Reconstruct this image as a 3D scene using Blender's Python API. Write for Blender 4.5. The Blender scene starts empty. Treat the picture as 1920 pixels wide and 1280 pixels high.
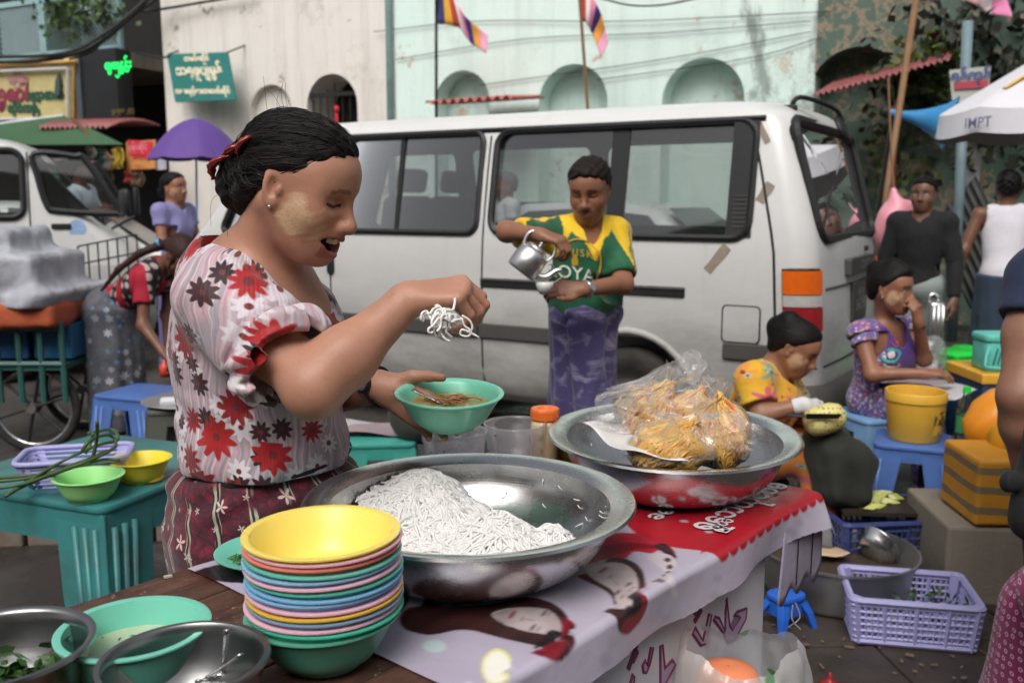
import bpy,bmesh,math,random
import numpy as np
from mathutils import Vector,Matrix,Euler
from mathutils.bvhtree import BVHTree
random.seed(7);rng=np.random.default_rng(7)
SC=bpy.context.scene
COL=SC.collection
R=math.radians
CAM_H,FPX,PITCH=1.42,1750.0,math.atan(262/1750.0)
cd=bpy.data.cameras.new('camera');cam=bpy.data.objects.new('camera',cd);COL.objects.link(cam)
cam.location=(0,0,CAM_H);cam.rotation_euler=(math.pi/2-PITCH,0,0)
cd.sensor_width=36;cd.lens=FPX/1920*36;cd.clip_start=.02;cd.clip_end=500
cd.dof.use_dof=True;cd.dof.focus_distance=1.52;cd.dof.aperture_fstop=5.6
SC.camera=cam
SUN_EL,SUN_AZ=R(50),R(196)
w=bpy.data.worlds.new('World');SC.world=w;w.use_nodes=True
wn=w.node_tree;sky=wn.nodes.new('ShaderNodeTexSky');sky.sky_type='NISHITA';sky.sun_disc=False
sky.sun_elevation=SUN_EL;sky.sun_rotation=SUN_AZ;sky.air_density=1.0;sky.dust_density=7.0;sky.ozone_density=1.0
bg=wn.nodes['Background'];bg.inputs[1].default_value=0.11
hs=wn.nodes.new('ShaderNodeHueSaturation');hs.inputs['Saturation'].default_value=.35
wn.links.new(sky.outputs[0],hs.inputs['Color']);wn.links.new(hs.outputs[0],bg.inputs[0])
sd=bpy.data.lights.new('sun','SUN');sd.energy=1.3;sd.angle=R(35);sd.color=(1,.985,.965)
sun=bpy.data.objects.new('sun',sd);COL.objects.link(sun)
sdir=Vector((math.sin(SUN_AZ)*math.cos(SUN_EL),math.cos(SUN_AZ)*math.cos(SUN_EL),math.sin(SUN_EL)))
sun.rotation_euler=sdir.to_track_quat('Z','Y').to_euler();sun.location=(0,-5,12)
vs=SC.view_settings;vs.view_transform='Standard';vs.look='None';vs.exposure=0.2;vs.gamma=1;vs.use_curve_mapping=False
SC.cycles.max_bounces=8;SC.cycles.transparent_max_bounces=24;SC.cycles.caustics_reflective=False;SC.cycles.caustics_refractive=False
SC.cycles.use_denoising=True
CT,ST=math.cos(PITCH),math.sin(PITCH)
def ray(u,v):
 a,b=(u-960)/FPX,(640-v)/FPX
 return np.array([a,CT+b*ST,-ST+b*CT])
def at(u,v,Y):
 d=ray(u,v);return np.array([0,0,CAM_H])+d*(Y/d[1])
def on(u,v,z):
 d=ray(u,v);return np.array([0,0,CAM_H])+d*((z-CAM_H)/d[2])
def plane_hit(u,v,p0,n):
 d=ray(u,v);o=np.array([0,0,CAM_H]);p0=np.array(p0,float);n=np.array(n,float)
 return o+d*(np.dot(p0-o,n)/np.dot(d,n))
V3=lambda*a:np.array(a,float)
def unit(v):v=np.array(v,float);return v/(np.linalg.norm(v)+1e-9)
def lin(c):
 c=c/255.0
 return c/12.92 if c<=.04045 else((c+.055)/1.055)**2.4
def S(r,g,b):return(lin(r),lin(g),lin(b))
def tag(o,label=None,cat=None,group=None,kind=None):
 if label:o['label']=label
 if cat:o['category']=cat
 if group:o['group']=group
 if kind:o['kind']=kind
 return o
ROOTS={}
def thing(name,label,cat,loc=(0,0,0),rz=0.0,group=None,mtx=None):
 o=bpy.data.objects.new(name,None);COL.objects.link(o);o.empty_display_size=.1
 M=mtx if mtx is not None else Matrix.Translation(Vector([float(x)for x in loc]))@Matrix.Rotation(rz,4,'Z')
 o.matrix_basis=M
 ROOTS[o.name]=M
 return tag(o,label,cat,group)
def link(name,me,mat=None,parent=None,world=True):
 """world=True: mesh data are world coordinates and get moved into the root's frame"""
 o=bpy.data.objects.new(name,me);COL.objects.link(o)
 if mat is not None:
  for m in(mat if isinstance(mat,(list,tuple))else[mat]):me.materials.append(m)
 if parent is not None:
  o.parent=parent
  if world:
   root=parent
   while root.parent:root=root.parent
   if root.name in ROOTS:me.transform(ROOTS[root.name].inverted())
 return o
def copy_tree(o,parent=None):
 c=o.copy();COL.objects.link(c);c.parent=parent
 for ch in list(o.children):copy_tree(ch,c)
 return c
class MB:
 """collects verts and faces for one mesh"""
 def __init__(s):s.v=[];s.f=[];s.m=[];s.mi=0
 def add(s,vs,fs):
  b=len(s.v);s.v+=[tuple(map(float,p))for p in vs]
  for f in fs:s.f.append(tuple(i+b for i in f));s.m.append(s.mi)
  return s
 def box(s,c,d,rot=None,taper=1.0):
  c=np.array(c,float);hx,hy,hz=d[0]/2,d[1]/2,d[2]/2
  P=np.array([(x*hx*(taper if z>0 else 1),y*hy*(taper if z>0 else 1),z*hz)for z in(-1,1)for y in(-1,1)for x in(-1,1)])
  if rot is not None:P=P@np.array(rot).T
  return s.add(P+c,[(0,2,3,1),(4,5,7,6),(0,1,5,4),(2,6,7,3),(0,4,6,2),(1,3,7,5)])
 def quad(s,a,b,c,d):return s.add([a,b,c,d],[(0,1,2,3)])
 def tube(s,pts,r,n=8,cap=True,flat=1.0,closed=False):
  pts=[np.array(p,float)for p in pts];m=len(pts)
  rs=r if isinstance(r,(list,tuple,np.ndarray))else[r]*m
  vs=[];prev=None
  for i,p in enumerate(pts):
   if closed:t=pts[(i+1)%m]-pts[i-1]
   else:t=pts[min(i+1,m-1)]-pts[max(i-1,0)]
   t=t/(np.linalg.norm(t)+1e-9)
   if prev is None:
    a=np.array([0,0,1.0])if abs(t[2])<.9 else np.array([1.0,0,0])
    nrm=np.cross(t,a)
   else:nrm=prev-t*np.dot(prev,t)
   nrm=nrm/(np.linalg.norm(nrm)+1e-9);prev=nrm;bi=np.cross(t,nrm)
   for k in range(n):
    q=2*math.pi*k/n
    vs.append(p+rs[i]*(math.cos(q)*nrm+math.sin(q)*bi*flat))
  fs=[]
  for i in range(m if closed else m-1):
   for k in range(n):
    j=(i+1)%m
    fs.append((i*n+k,i*n+(k+1)%n,j*n+(k+1)%n,j*n+k))
  if cap and not closed:fs+=[tuple(range(n))[::-1],tuple((m-1)*n+k for k in range(n))]
  return s.add(vs,fs)
 def lathe(s,prof,n=32,c=(0,0,0),M=None,wob=None,capb=False,capt=False):
  vs=[];fs=[]
  for(r,z)in prof:
   for k in range(n):
    q=2*math.pi*k/n;rr=r*(1+(wob(q,z)if wob else 0))
    vs.append((rr*math.cos(q),rr*math.sin(q),z))
  for i in range(len(prof)-1):
   for k in range(n):fs.append((i*n+k,i*n+(k+1)%n,(i+1)*n+(k+1)%n,(i+1)*n+k))
  if capb:fs.append(tuple(range(n))[::-1])
  if capt:fs.append(tuple((len(prof)-1)*n+k for k in range(n)))
  P=np.array(vs)
  if M is not None:P=P@np.array(M).T
  return s.add(P+np.array(c,float),fs)
 def prism(s,poly,z0,z1,fr=None):
  """poly (2D) extruded; fr maps (x,y,z)->world"""
  n=len(poly);vs=[(p[0],p[1],z0)for p in poly]+[(p[0],p[1],z1)for p in poly]
  if fr:vs=[fr(*p)for p in vs]
  fs=[tuple(range(n))[::-1],tuple(range(n,2*n))]+[(i,(i+1)%n,n+(i+1)%n,n+i)for i in range(n)]
  return s.add(vs,fs)
 def grid(s,fn,nu,nv):
  vs=[fn(i/nu,j/nv)for j in range(nv+1)for i in range(nu+1)]
  return s.add(vs,[(j*(nu+1)+i,j*(nu+1)+i+1,(j+1)*(nu+1)+i+1,(j+1)*(nu+1)+i)for j in range(nv)for i in range(nu)])
 def mesh(s,name='m',smooth=False):
  me=bpy.data.meshes.new(name);me.from_pydata(s.v,[],s.f)
  if any(s.m):me.polygons.foreach_set('material_index',s.m)
  if smooth:me.polygons.foreach_set('use_smooth',[True]*len(s.f))
  me.update();return me
 def build(s,name,mat,parent=None,smooth=False,bevel=0,world=True,seg=2,sharp=None):
  me=s.mesh(name,smooth)
  if bevel:
   bm=bmesh.new();bm.from_mesh(me);bmesh.ops.remove_doubles(bm,verts=bm.verts,dist=1e-5)
   ed=[e for e in bm.edges if len(e.link_faces)==2 and e.calc_face_angle(0)>R(25)]
   bmesh.ops.bevel(bm,geom=ed,offset=bevel,segments=seg,affect='EDGES',profile=.5,clamp_overlap=True)
   for f in bm.faces:f.smooth=smooth
   bm.to_mesh(me);bm.free()
  if sharp:
   me.set_sharp_from_angle(angle=R(sharp))
  return link(name,me,mat,parent,world)
def rotz(a):c,s=math.cos(a),math.sin(a);return np.array([[c,-s,0],[s,c,0],[0,0,1.0]])
def roty(a):c,s=math.cos(a),math.sin(a);return np.array([[c,0,s],[0,1.0,0],[-s,0,c]])
def rotx(a):c,s=math.cos(a),math.sin(a);return np.array([[1.0,0,0],[0,c,-s],[0,s,c]])
def frame_map(o,ex,ey,ez):
 o,ex,ey,ez=[np.array(q,float)for q in(o,ex,ey,ez)]
 return lambda x,y,z:o+ex*x+ey*y+ez*z
def rrect(w,h,r,n=5,cx=0,cy=0):
 pts=[]
 for(sx,sy,a0)in((1,1,0),(-1,1,90),(-1,-1,180),(1,-1,270)):
  for k in range(n+1):
   a=R(a0+90*k/n);pts.append((cx+sx*(w/2-r)+r*math.cos(a),cy+sy*(h/2-r)+r*math.sin(a)))
 return pts
def smooth_path(pts,per=6,closed=False):
 P=[np.array(p,float)for p in pts];n=len(P);out=[]
 rngi=range(n)if closed else range(n-1)
 for i in rngi:
  p0=P[i-1]if(closed or i>0)else 2*P[0]-P[1]
  p1=P[i];p2=P[(i+1)%n];p3=P[(i+2)%n]if(closed or i+2<n)else 2*P[-1]-P[-2]
  for k in range(per):
   t=k/per
   out.append(.5*((2*p1)+(p2-p0)*t+(2*p0-5*p1+4*p2-p3)*t*t+(3*p1-p0-3*p2+p3)*t**3))
 if not closed:out.append(P[-1])
 return out
class NT:
 def __init__(s,name):
  s.mat=bpy.data.materials.new(name);s.mat.use_nodes=True;s.t=s.mat.node_tree
  s.p=s.t.nodes['Principled BSDF'];s.out=s.t.nodes['Material Output']
 def put(s,sock,val):
  if val is None:return
  if isinstance(val,bpy.types.NodeSocket):s.t.links.new(val,sock)
  else:
   if isinstance(val,(tuple,list))and sock.type=='RGBA' and len(val)==3:val=(*val,1)
   sock.default_value=val
 def n(s,typ,ins=(),out=0,**attr):
  nd=s.t.nodes.new(typ)
  for k,v in attr.items():setattr(nd,k,v)
  items=ins.items()if isinstance(ins,dict)else enumerate(ins)
  for k,v in items:s.put(nd.inputs[k],v)
  s.last=nd
  return nd.outputs[out]
 def m(s,op,a,b=None,c=None,clamp=False):return s.n('ShaderNodeMath',[a,b,c]if c is not None else[a,b],operation=op,use_clamp=clamp)
 def vm(s,op,a,b=None,out=0):return s.n('ShaderNodeVectorMath',[a,b],out,operation=op)
 def mix(s,f,a,b,mode='MIX'):
  nd=s.t.nodes.new('ShaderNodeMix');nd.data_type='RGBA';nd.blend_type=mode;nd.clamp_factor=True
  s.put(nd.inputs[0],f);s.put(nd.inputs[6],a);s.put(nd.inputs[7],b);return nd.outputs[2]
 def ramp(s,f,stops,mode='LINEAR'):
  nd=s.t.nodes.new('ShaderNodeValToRGB');nd.color_ramp.interpolation=mode;e=nd.color_ramp.elements
  while len(e)<len(stops):e.new(.5)
  for i,(p,c)in enumerate(stops):
   e[i].position=p;e[i].color=(*c,1)if isinstance(c,(tuple,list))else(c,c,c,1)
  s.put(nd.inputs[0],f);return nd.outputs[0]
 def obj(s):return s.n('ShaderNodeTexCoord',out=3)
 def attr(s,name,out=0):return s.n('ShaderNodeAttribute',out=out,attribute_name=name)
 def map(s,v,scale=(1,1,1),loc=(0,0,0),rot=(0,0,0)):
  return s.n('ShaderNodeMapping',{'Vector':v,'Scale':scale,'Location':loc,'Rotation':rot})
 def noise(s,v,scale,detail=4,rough=.55,dist=0,out=0):return s.n('ShaderNodeTexNoise',{'Vector':v,'Scale':scale,'Detail':detail,'Roughness':rough,'Distortion':dist},out)
 def vor(s,v,scale,out=0,rnd=1.0,dim='3D',feat='F1'):
  return s.n('ShaderNodeTexVoronoi',{'Vector':v,'Scale':scale,'Randomness':rnd},out,voronoi_dimensions=dim,feature=feat)
 def wave(s,v,scale,dist=0,detail=2,dscale=1,dirn='X',typ='BANDS'):
  return s.n('ShaderNodeTexWave',{'Vector':v,'Scale':scale,'Distortion':dist,'Detail':detail,'Detail Scale':dscale},1,wave_type=typ,bands_direction=dirn)
 def bump(s,h,strength=.3,dist=.01,normal=None):return s.n('ShaderNodeBump',{'Height':h,'Strength':strength,'Distance':dist,'Normal':normal}if normal else{'Height':h,'Strength':strength,'Distance':dist})
 def set(s,**kw):
  names=dict(col='Base Color',rough='Roughness',metal='Metallic',spec='Specular IOR Level',nrm='Normal',trans='Transmission Weight',ior='IOR',alpha='Alpha',sss='Subsurface Weight',sssr='Subsurface Radius',ssss='Subsurface Scale',coat='Coat Weight',coatr='Coat Roughness',sheen='Sheen Weight',emit='Emission Color',emits='Emission Strength',aniso='Anisotropic')
  for k,v in kw.items():s.put(s.p.inputs[names[k]],v)
  return s.mat
def scl(c,k):return tuple(min(1.0,max(0,x*k))for x in c)
def pm(name,col,rough=.5,metal=0,var=.12,scale=9,bump=0,bscale=60,dirt=0,dirtcol=None,spec=None,coat=None,trans=None,sss=None,bdist=.004,rvar=.12,dscale=4):
 """plain painted / moulded surface with mottling, optional dirt and fine relief"""
 T=NT(name);o=T.obj();nz=T.noise(o,scale,5,.6)
 c=T.mix(nz,scl(col,1-var),scl(col,1+var))
 if dirt:
  d=T.ramp(T.noise(o,dscale,7,.7),[(.42,0.0),(.72,1.0)])
  c=T.mix(T.m('MULTIPLY',d,dirt),c,dirtcol or S(70,60,48))
 r=T.m('ADD',T.m('MULTIPLY',T.noise(o,scale*2.3,4),rvar*2),rough-rvar)
 kw=dict(col=c,rough=r,metal=metal)
 if bump:kw['nrm']=T.bump(T.noise(o,bscale,4,.6),bump,bdist)
 if spec is not None:kw['spec']=spec
 if coat is not None:kw['coat']=coat;kw['coatr']=.1
 if trans is not None:kw['trans']=trans
 if sss is not None:kw['sss']=sss;kw['sssr']=(.02,.012,.008);kw['ssss']=.6
 return T.set(**kw)
def glass(name,tint=(.75,.8,.78),refl=.12,rough=.02,fog=0.0,fogcol=(.4,.4,.4)):
 """thin pane: tinted see-through plus a mirror share that grows at grazing angles"""
 T=NT(name);fr=T.n('ShaderNodeFresnel',{'IOR':1.5})
 tr=T.n('ShaderNodeBsdfTransparent',{'Color':tint});gl=T.n('ShaderNodeBsdfGlossy',{'Color':(1,1,1),'Roughness':rough})
 f=T.m('ADD',T.m('MULTIPLY',fr,1.2),refl,clamp=True)
 sh=T.n('ShaderNodeMixShader',[f,tr,gl])
 if fog:
  nz=T.ramp(T.noise(T.obj(),2.5,6,.65),[(.3,.2),(.75,1.0)])
  df=T.n('ShaderNodeBsdfDiffuse',{'Color':fogcol})
  sh=T.n('ShaderNodeMixShader',[T.m('MULTIPLY',nz,fog),sh,df])
 T.t.links.new(sh,T.out.inputs[0]);return T.mat
def film(name,tint=(.95,.95,.95),haze=.12,refl=.1,col=(.9,.9,.9),bump=.4,bscale=40):
 T=NT(name);o=T.obj();b=T.bump(T.noise(o,bscale,3,.5,.6),bump,.004)
 fr=T.n('ShaderNodeFresnel',{'IOR':1.5,'Normal':b})
 tr=T.n('ShaderNodeBsdfTransparent',{'Color':tint});gl=T.n('ShaderNodeBsdfGlossy',{'Color':(1,1,1),'Roughness':.2,'Normal':b})
 df=T.n('ShaderNodeBsdfDiffuse',{'Color':col,'Normal':b});tl=T.n('ShaderNodeBsdfTranslucent',{'Color':col,'Normal':b})
 d2=T.n('ShaderNodeMixShader',[.5,df,tl])
 nz=T.ramp(T.noise(o,bscale*.7,4,.6,.8),[(.35,.5),(.7,1.6)])
 sh=T.n('ShaderNodeMixShader',[T.m('MULTIPLY',nz,haze,clamp=True),tr,d2])
 sh=T.n('ShaderNodeMixShader',[T.m('ADD',T.m('MULTIPLY',fr,.45),refl,clamp=True),sh,gl])
 T.t.links.new(sh,T.out.inputs[0]);return T.mat
def flowers(T,st,scale,size=.36,petals=8,rnd=.75,wav=.28,off=(0,0,0),warp=.0):
 """2D flower print: returns (mask, centre mask, per-flower random colour)"""
 v=T.map(st,(scale,scale,0),off)
 if warp:v=T.vm('ADD',v,T.vm('SCALE',T.noise(v,3,2,out=1),None))if False else v
 nd=T.n('ShaderNodeTexVoronoi',{'Vector':v,'Scale':1.0,'Randomness':rnd},voronoi_dimensions='2D');node=T.last
 dv=T.vm('SUBTRACT',v,node.outputs['Position']);sp=T.n('ShaderNodeSeparateXYZ',[dv]);sn=T.last
 ang=T.m('ARCTAN2',sn.outputs[1],sn.outputs[0]);r=T.vm('LENGTH',dv,out=1)
 cr=T.n('ShaderNodeSeparateColor',[node.outputs['Color']]);crn=T.last
 a2=T.m('ADD',T.m('MULTIPLY',ang,petals),T.m('MULTIPLY',crn.outputs[0],6.28))
 pet=T.m('ADD',T.m('MULTIPLY',T.m('COSINE',a2),wav*size),size*(1-wav))
 pet=T.m('MULTIPLY',pet,T.m('ADD',T.m('MULTIPLY',crn.outputs[1],.5),.65))
 mask=T.m('MULTIPLY',T.m('SUBTRACT',pet,r),16.0,clamp=True)
 cen=T.m('MULTIPLY',T.m('SUBTRACT',size*.22,r),30.0,clamp=True)
 return mask,cen,crn.outputs
def text_mesh(s,size,bold=0.0,depth=0.0,align='CENTER',shear=0,spacing=1.0):
 cu=bpy.data.curves.new('txt','FONT');cu.body=s;cu.size=size;cu.offset=bold;cu.extrude=depth
 cu.align_x=align;cu.align_y='CENTER';cu.shear=shear;cu.space_character=spacing;cu.resolution_u=3
 o=bpy.data.objects.new('txt',cu);COL.objects.link(o);dg=bpy.context.evaluated_depsgraph_get()
 me=bpy.data.meshes.new_from_object(o.evaluated_get(dg));bpy.data.objects.remove(o);bpy.data.curves.remove(cu)
 me.materials.clear();return me
def text_on(s,size,fr,mat,parent,name='lettering',bold=0.0,depth=0.0,spacing=1.0,shear=0,warp=None):
 me=text_mesh(s,size,bold,depth,spacing=spacing,shear=shear)
 for v in me.vertices:
  x,y,z=v.co
  if warp:x,y=warp(x,y)
  v.co=Vector(fr(x,y,z))
 o=link(name,me,mat,parent);o['kind']='stuff';return o
def eval_mods(o):
 dg=bpy.context.evaluated_depsgraph_get();me=bpy.data.meshes.new_from_object(o.evaluated_get(dg))
 o.modifiers.clear();o.data=me;return o
class Sdf:
 def __init__(s):s.pr=[]
 def add(s,fn,lo,hi,k=.01,op='u',M=None):
  s.pr.append((fn,np.array(lo,float),np.array(hi,float),k,op));return s
 def cap(s,a,b,r1,r2=None,k=.015,op='u'):
  a=np.array(a,float);b=np.array(b,float);r2=r1 if r2 is None else r2;ba=b-a;L=float(ba@ba)+1e-9;rm=max(r1,r2)
  def f(x,y,z):
   px,py,pz=x-a[0],y-a[1],z-a[2]
   t=np.clip((px*ba[0]+py*ba[1]+pz*ba[2])/L,0,1)
   return np.sqrt((px-t*ba[0])**2+(py-t*ba[1])**2+(pz-t*ba[2])**2)-(r1+(r2-r1)*t)
  return s.add(f,np.minimum(a,b)-rm,np.maximum(a,b)+rm,k,op)
 def ell(s,c,r,k=.02,rot=None,op='u'):
  c=np.array(c,float);r=np.array(r,float)if not np.isscalar(r)else np.array([r]*3,float);Rm=np.eye(3)if rot is None else np.array(rot)
  ext=np.abs(Rm)@r if rot is not None else r
  def f(x,y,z):
   px,py,pz=x-c[0],y-c[1],z-c[2]
   q=[Rm[0,i]*px+Rm[1,i]*py+Rm[2,i]*pz for i in range(3)]
   k0=np.sqrt(sum((q[i]/r[i])**2 for i in range(3)));k1=np.sqrt(sum((q[i]/r[i]**2)**2 for i in range(3)))+1e-6
   return k0*(k0-1)/k1
  return s.add(f,c-ext,c+ext,k,op)
 def rbox(s,c,h,rad,k=.01,rot=None,op='u'):
  c=np.array(c,float);h=np.array(h,float);Rm=np.eye(3)if rot is None else np.array(rot);ext=np.abs(Rm)@h
  def f(x,y,z):
   px,py,pz=x-c[0],y-c[1],z-c[2]
   q=[np.abs(Rm[0,i]*px+Rm[1,i]*py+Rm[2,i]*pz)-(h[i]-rad)for i in range(3)]
   o=np.sqrt(sum(np.maximum(t,0)**2 for t in q));return o+np.minimum(np.maximum(np.maximum(q[0],q[1]),q[2]),0)-rad
  return s.add(f,c-ext,c+ext,k,op)
 def half(s,p,n,k=.004):
  """keep only the side n points away from: intersect with n.(x-p) < 0"""
  p=np.array(p,float);n=np.array(n,float);n=n/np.linalg.norm(n)
  f=lambda x,y,z:(x-p[0])*n[0]+(y-p[1])*n[1]+(z-p[2])*n[2]
  return s.add(f,[-99]*3,[99]*3,k,'i')
 def disp(s,fn,lo=(-99,)*3,hi=(99,)*3):return s.add(fn,lo,hi,0,'d')
 def field(s,lo,hi,h):
  lo=np.array(lo,float);hi=np.array(hi,float)
  n=np.maximum(np.ceil((hi-lo)/h).astype(int)+1,3)
  ax=[(lo[i]+h*np.arange(n[i])).astype(np.float32)for i in range(3)]
  F=np.full(n,.25,np.float32)
  for fn,a,b,k,op in s.pr:
   mg=k*1.2+3*h if op in 'us' else 0
   i0=np.clip(np.floor((a-mg-lo)/h).astype(int),0,n);i1=np.clip(np.ceil((b+mg-lo)/h).astype(int)+1,0,n)
   if(i1<=i0).any():continue
   sl=tuple(slice(i0[i],i1[i])for i in range(3))
   x=ax[0][sl[0]][:,None,None];y=ax[1][sl[1]][None,:,None];z=ax[2][sl[2]][None,None,:]
   d=fn(x,y,z);g=F[sl]
   if op=='d':F[sl]=g+d;continue
   if op=='u':
    e=np.maximum(k-np.abs(g-d),0)/max(k,1e-6);F[sl]=np.minimum(g,d)-e*e*k*.25
   elif op=='s':
    e=np.maximum(k-np.abs(g+d),0)/max(k,1e-6);F[sl]=np.maximum(g,-d)+e*e*k*.25
   elif op=='i':
    e=np.maximum(k-np.abs(g-d),0)/max(k,1e-6);F[sl]=np.maximum(g,d)+e*e*k*.25
  return F,lo,h
 def mesh(s,lo,hi,h):
  F,lo,h=s.field(lo,hi,h);return surface_nets(F,lo,h)
def surface_nets(F,lo,h):
 Sg=F<0;n=F.shape
 cnt=np.zeros([q-1 for q in n],np.uint8);C=[(i,j,k)for i in(0,1)for j in(0,1)for k in(0,1)]
 sub=lambda A,c:A[c[0]:n[0]-1+c[0],c[1]:n[1]-1+c[1],c[2]:n[2]-1+c[2]]
 for c in C:cnt+=sub(Sg,c)
 act=np.argwhere((cnt>0)&(cnt<8))
 if len(act)==0:return np.zeros((0,3)),np.zeros((0,4),int)
 idx=np.full(cnt.shape,-1,np.int32);idx[act[:,0],act[:,1],act[:,2]]=np.arange(len(act))
 acc=np.zeros((len(act),3),np.float32);num=np.zeros(len(act),np.float32)
 val={c:F[act[:,0]+c[0],act[:,1]+c[1],act[:,2]+c[2]]for c in C}
 for c in C:
  for a in range(3):
   if c[a]:continue
   d=list(c);d[a]=1;d=tuple(d);f0,f1=val[c],val[d];cr=(f0<0)!=(f1<0)
   t=np.where(cr,f0/np.where(cr,f0-f1,1),0)
   p=np.zeros((len(act),3),np.float32);p[:]=c;p[:,a]=t
   acc[cr]+=p[cr];num[cr]+=1
 V=lo+h*(act+acc/num[:,None])
 Q=[]
 for a in range(3):
  b,c=(a+1)%3,(a+2)%3
  sl0=[slice(1,n[i]-1)for i in range(3)];sl1=list(sl0);sl0[a]=slice(0,n[a]-1);sl1[a]=slice(1,n[a])
  s0,s1=Sg[tuple(sl0)],Sg[tuple(sl1)]
  e=np.argwhere(s0!=s1);
  if len(e)==0:continue
  fl=s0[e[:,0],e[:,1],e[:,2]]
  base=e.copy();base[:,b]+=1;base[:,c]+=1
  def ci(db,dc):
   q=base.copy();q[:,b]+=db;q[:,c]+=dc;return idx[q[:,0],q[:,1],q[:,2]]
  quad=np.stack([ci(-1,-1),ci(0,-1),ci(0,0),ci(-1,0)],1)
  quad[~fl]=quad[~fl][:,::-1];Q.append(quad)
 Q=np.concatenate(Q);Q=Q[(Q>=0).all(1)]
 return V.astype(np.float64),Q
def np_mesh(name,V,Q,smooth=True):
 me=bpy.data.meshes.new(name);nv,nq=len(V),len(Q)
 me.vertices.add(nv);me.vertices.foreach_set('co',np.ascontiguousarray(V,np.float32).ravel())
 me.loops.add(nq*4);me.loops.foreach_set('vertex_index',np.ascontiguousarray(Q,np.int32).ravel())
 me.polygons.add(nq);me.polygons.foreach_set('loop_start',np.arange(nq,dtype=np.int32)*4)
 me.polygons.foreach_set('loop_total',np.full(nq,4,np.int32))
 me.update(calc_edges=True);me.validate()
 if smooth:me.polygons.foreach_set('use_smooth',np.ones(len(me.polygons),bool))
 return me
def set_col(me,C,name='Col'):
 a=me.color_attributes.new(name,'FLOAT_COLOR','POINT');D=np.ones((len(me.vertices),4),np.float32);D[:,:3]=C;a.data.foreach_set('color',D.ravel())
def set_vec(me,P,name='st'):
 a=me.attributes.new(name,'FLOAT_VECTOR','POINT');a.data.foreach_set('vector',np.ascontiguousarray(P,np.float32).ravel())
def join_np(parts):
 Vs,Qs,b=[],[],0
 for V,Q in parts:Vs.append(V);Qs.append(Q+b);b+=len(V)
 return np.concatenate(Vs),np.concatenate(Qs)
def vnoise(P,sc,seed=0):
 """cheap smooth pseudo noise on point arrays, -1..1"""
 r=np.random.default_rng(seed);o=0
 for i in range(5):
  k=r.normal(size=3)*sc;o=o+np.sin(P[...,0]*k[0]+P[...,1]*k[1]+P[...,2]*k[2]+r.uniform(0,6.28))
 return o/2.6
# ================================================================ SETTING
T=NT('asphalt');o=T.obj()
n1=T.noise(o,.9,7,.65);n2=T.noise(o,14,6,.7);n3=T.noise(o,190,3,.6)
c=T.mix(n2,S(34,31,28),S(62,57,53));c=T.mix(T.ramp(n1,[(.38,0.0),(.62,1.0)]),c,T.mix(n2,S(48,44,41),S(84,78,73)))
c=T.mix(T.ramp(T.vor(T.map(o,(1,1,0)),23,0),[(.0,1.0),(.09,0.0)]),c,S(30,27,24))
wet=T.ramp(T.noise(o,.75,5,.6),[(.5,0.0),(.6,1.0)])
c=T.mix(T.m('MULTIPLY',wet,.55),c,S(28,25,23))
ASPH=T.set(col=c,rough=T.m('SUBTRACT',.82,T.m('MULTIPLY',wet,.6)),nrm=T.bump(T.m('ADD',n3,T.m('MULTIPLY',n2,1.5)),.5,.006))
g=MB();g.quad((-90,-40,0),(90,-40,0),(90,140,0),(-90,140,0));go=g.build('ground',ASPH);tag(go,kind='structure')
STONE=pm('stone',S(120,108,98),.75,var=.25,scale=7,bump=.5,bscale=45,dirt=.75,dirtcol=S(72,63,54),dscale=3)
STONE2=pm('wet_stone',S(72,63,56),.5,var=.3,scale=9,bump=.5,bscale=50,dirt=.8,dirtcol=S(34,29,26),dscale=4)
kb=thing('kerb',None,None,(0,0,0));tag(kb,kind='structure')
for i in range(3):
 x0=-2.3+i*.52;rot=rotz(R(5))
 m=MB();m.box((x0,3.95+.045*(i-2)+random.uniform(-.01,.01),.055+random.uniform(-.006,.004)),(.508,.34,.11),rot)
 m.build('kerb_stone',STONE,kb,bevel=.012)
pv=thing('pavement',None,None,(0,0,0));tag(pv,kind='structure')
for i in range(6):
 for j in range(4):
  x=.95+i*.47+random.uniform(-.01,.01);y=1.75+j*.42+i*.05
  m=MB();m.box((x,y,.0),(.455,.405,.026+random.uniform(0,.014)),rotz(R(6+random.uniform(-1.2,1.2))))
  m.build('paving_stone',STONE2,pv,bevel=.008)
FO=V3(2.5,12.2,0);FX=V3(.9,-.44,0);FX/=np.linalg.norm(FX);FN=V3(-.44,-.9,0);FN/=np.linalg.norm(FN)
def Fp(u,v,off=0.0):
 return plane_hit(u,v,FO+FN*off,FN)
def Fs(u,v,off=0.0):
 p=Fp(u,v,off)-FO;return float(p@FX),float(p[2])
fmap=frame_map(FO,FX,V3(0,0,1),FN)
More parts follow.
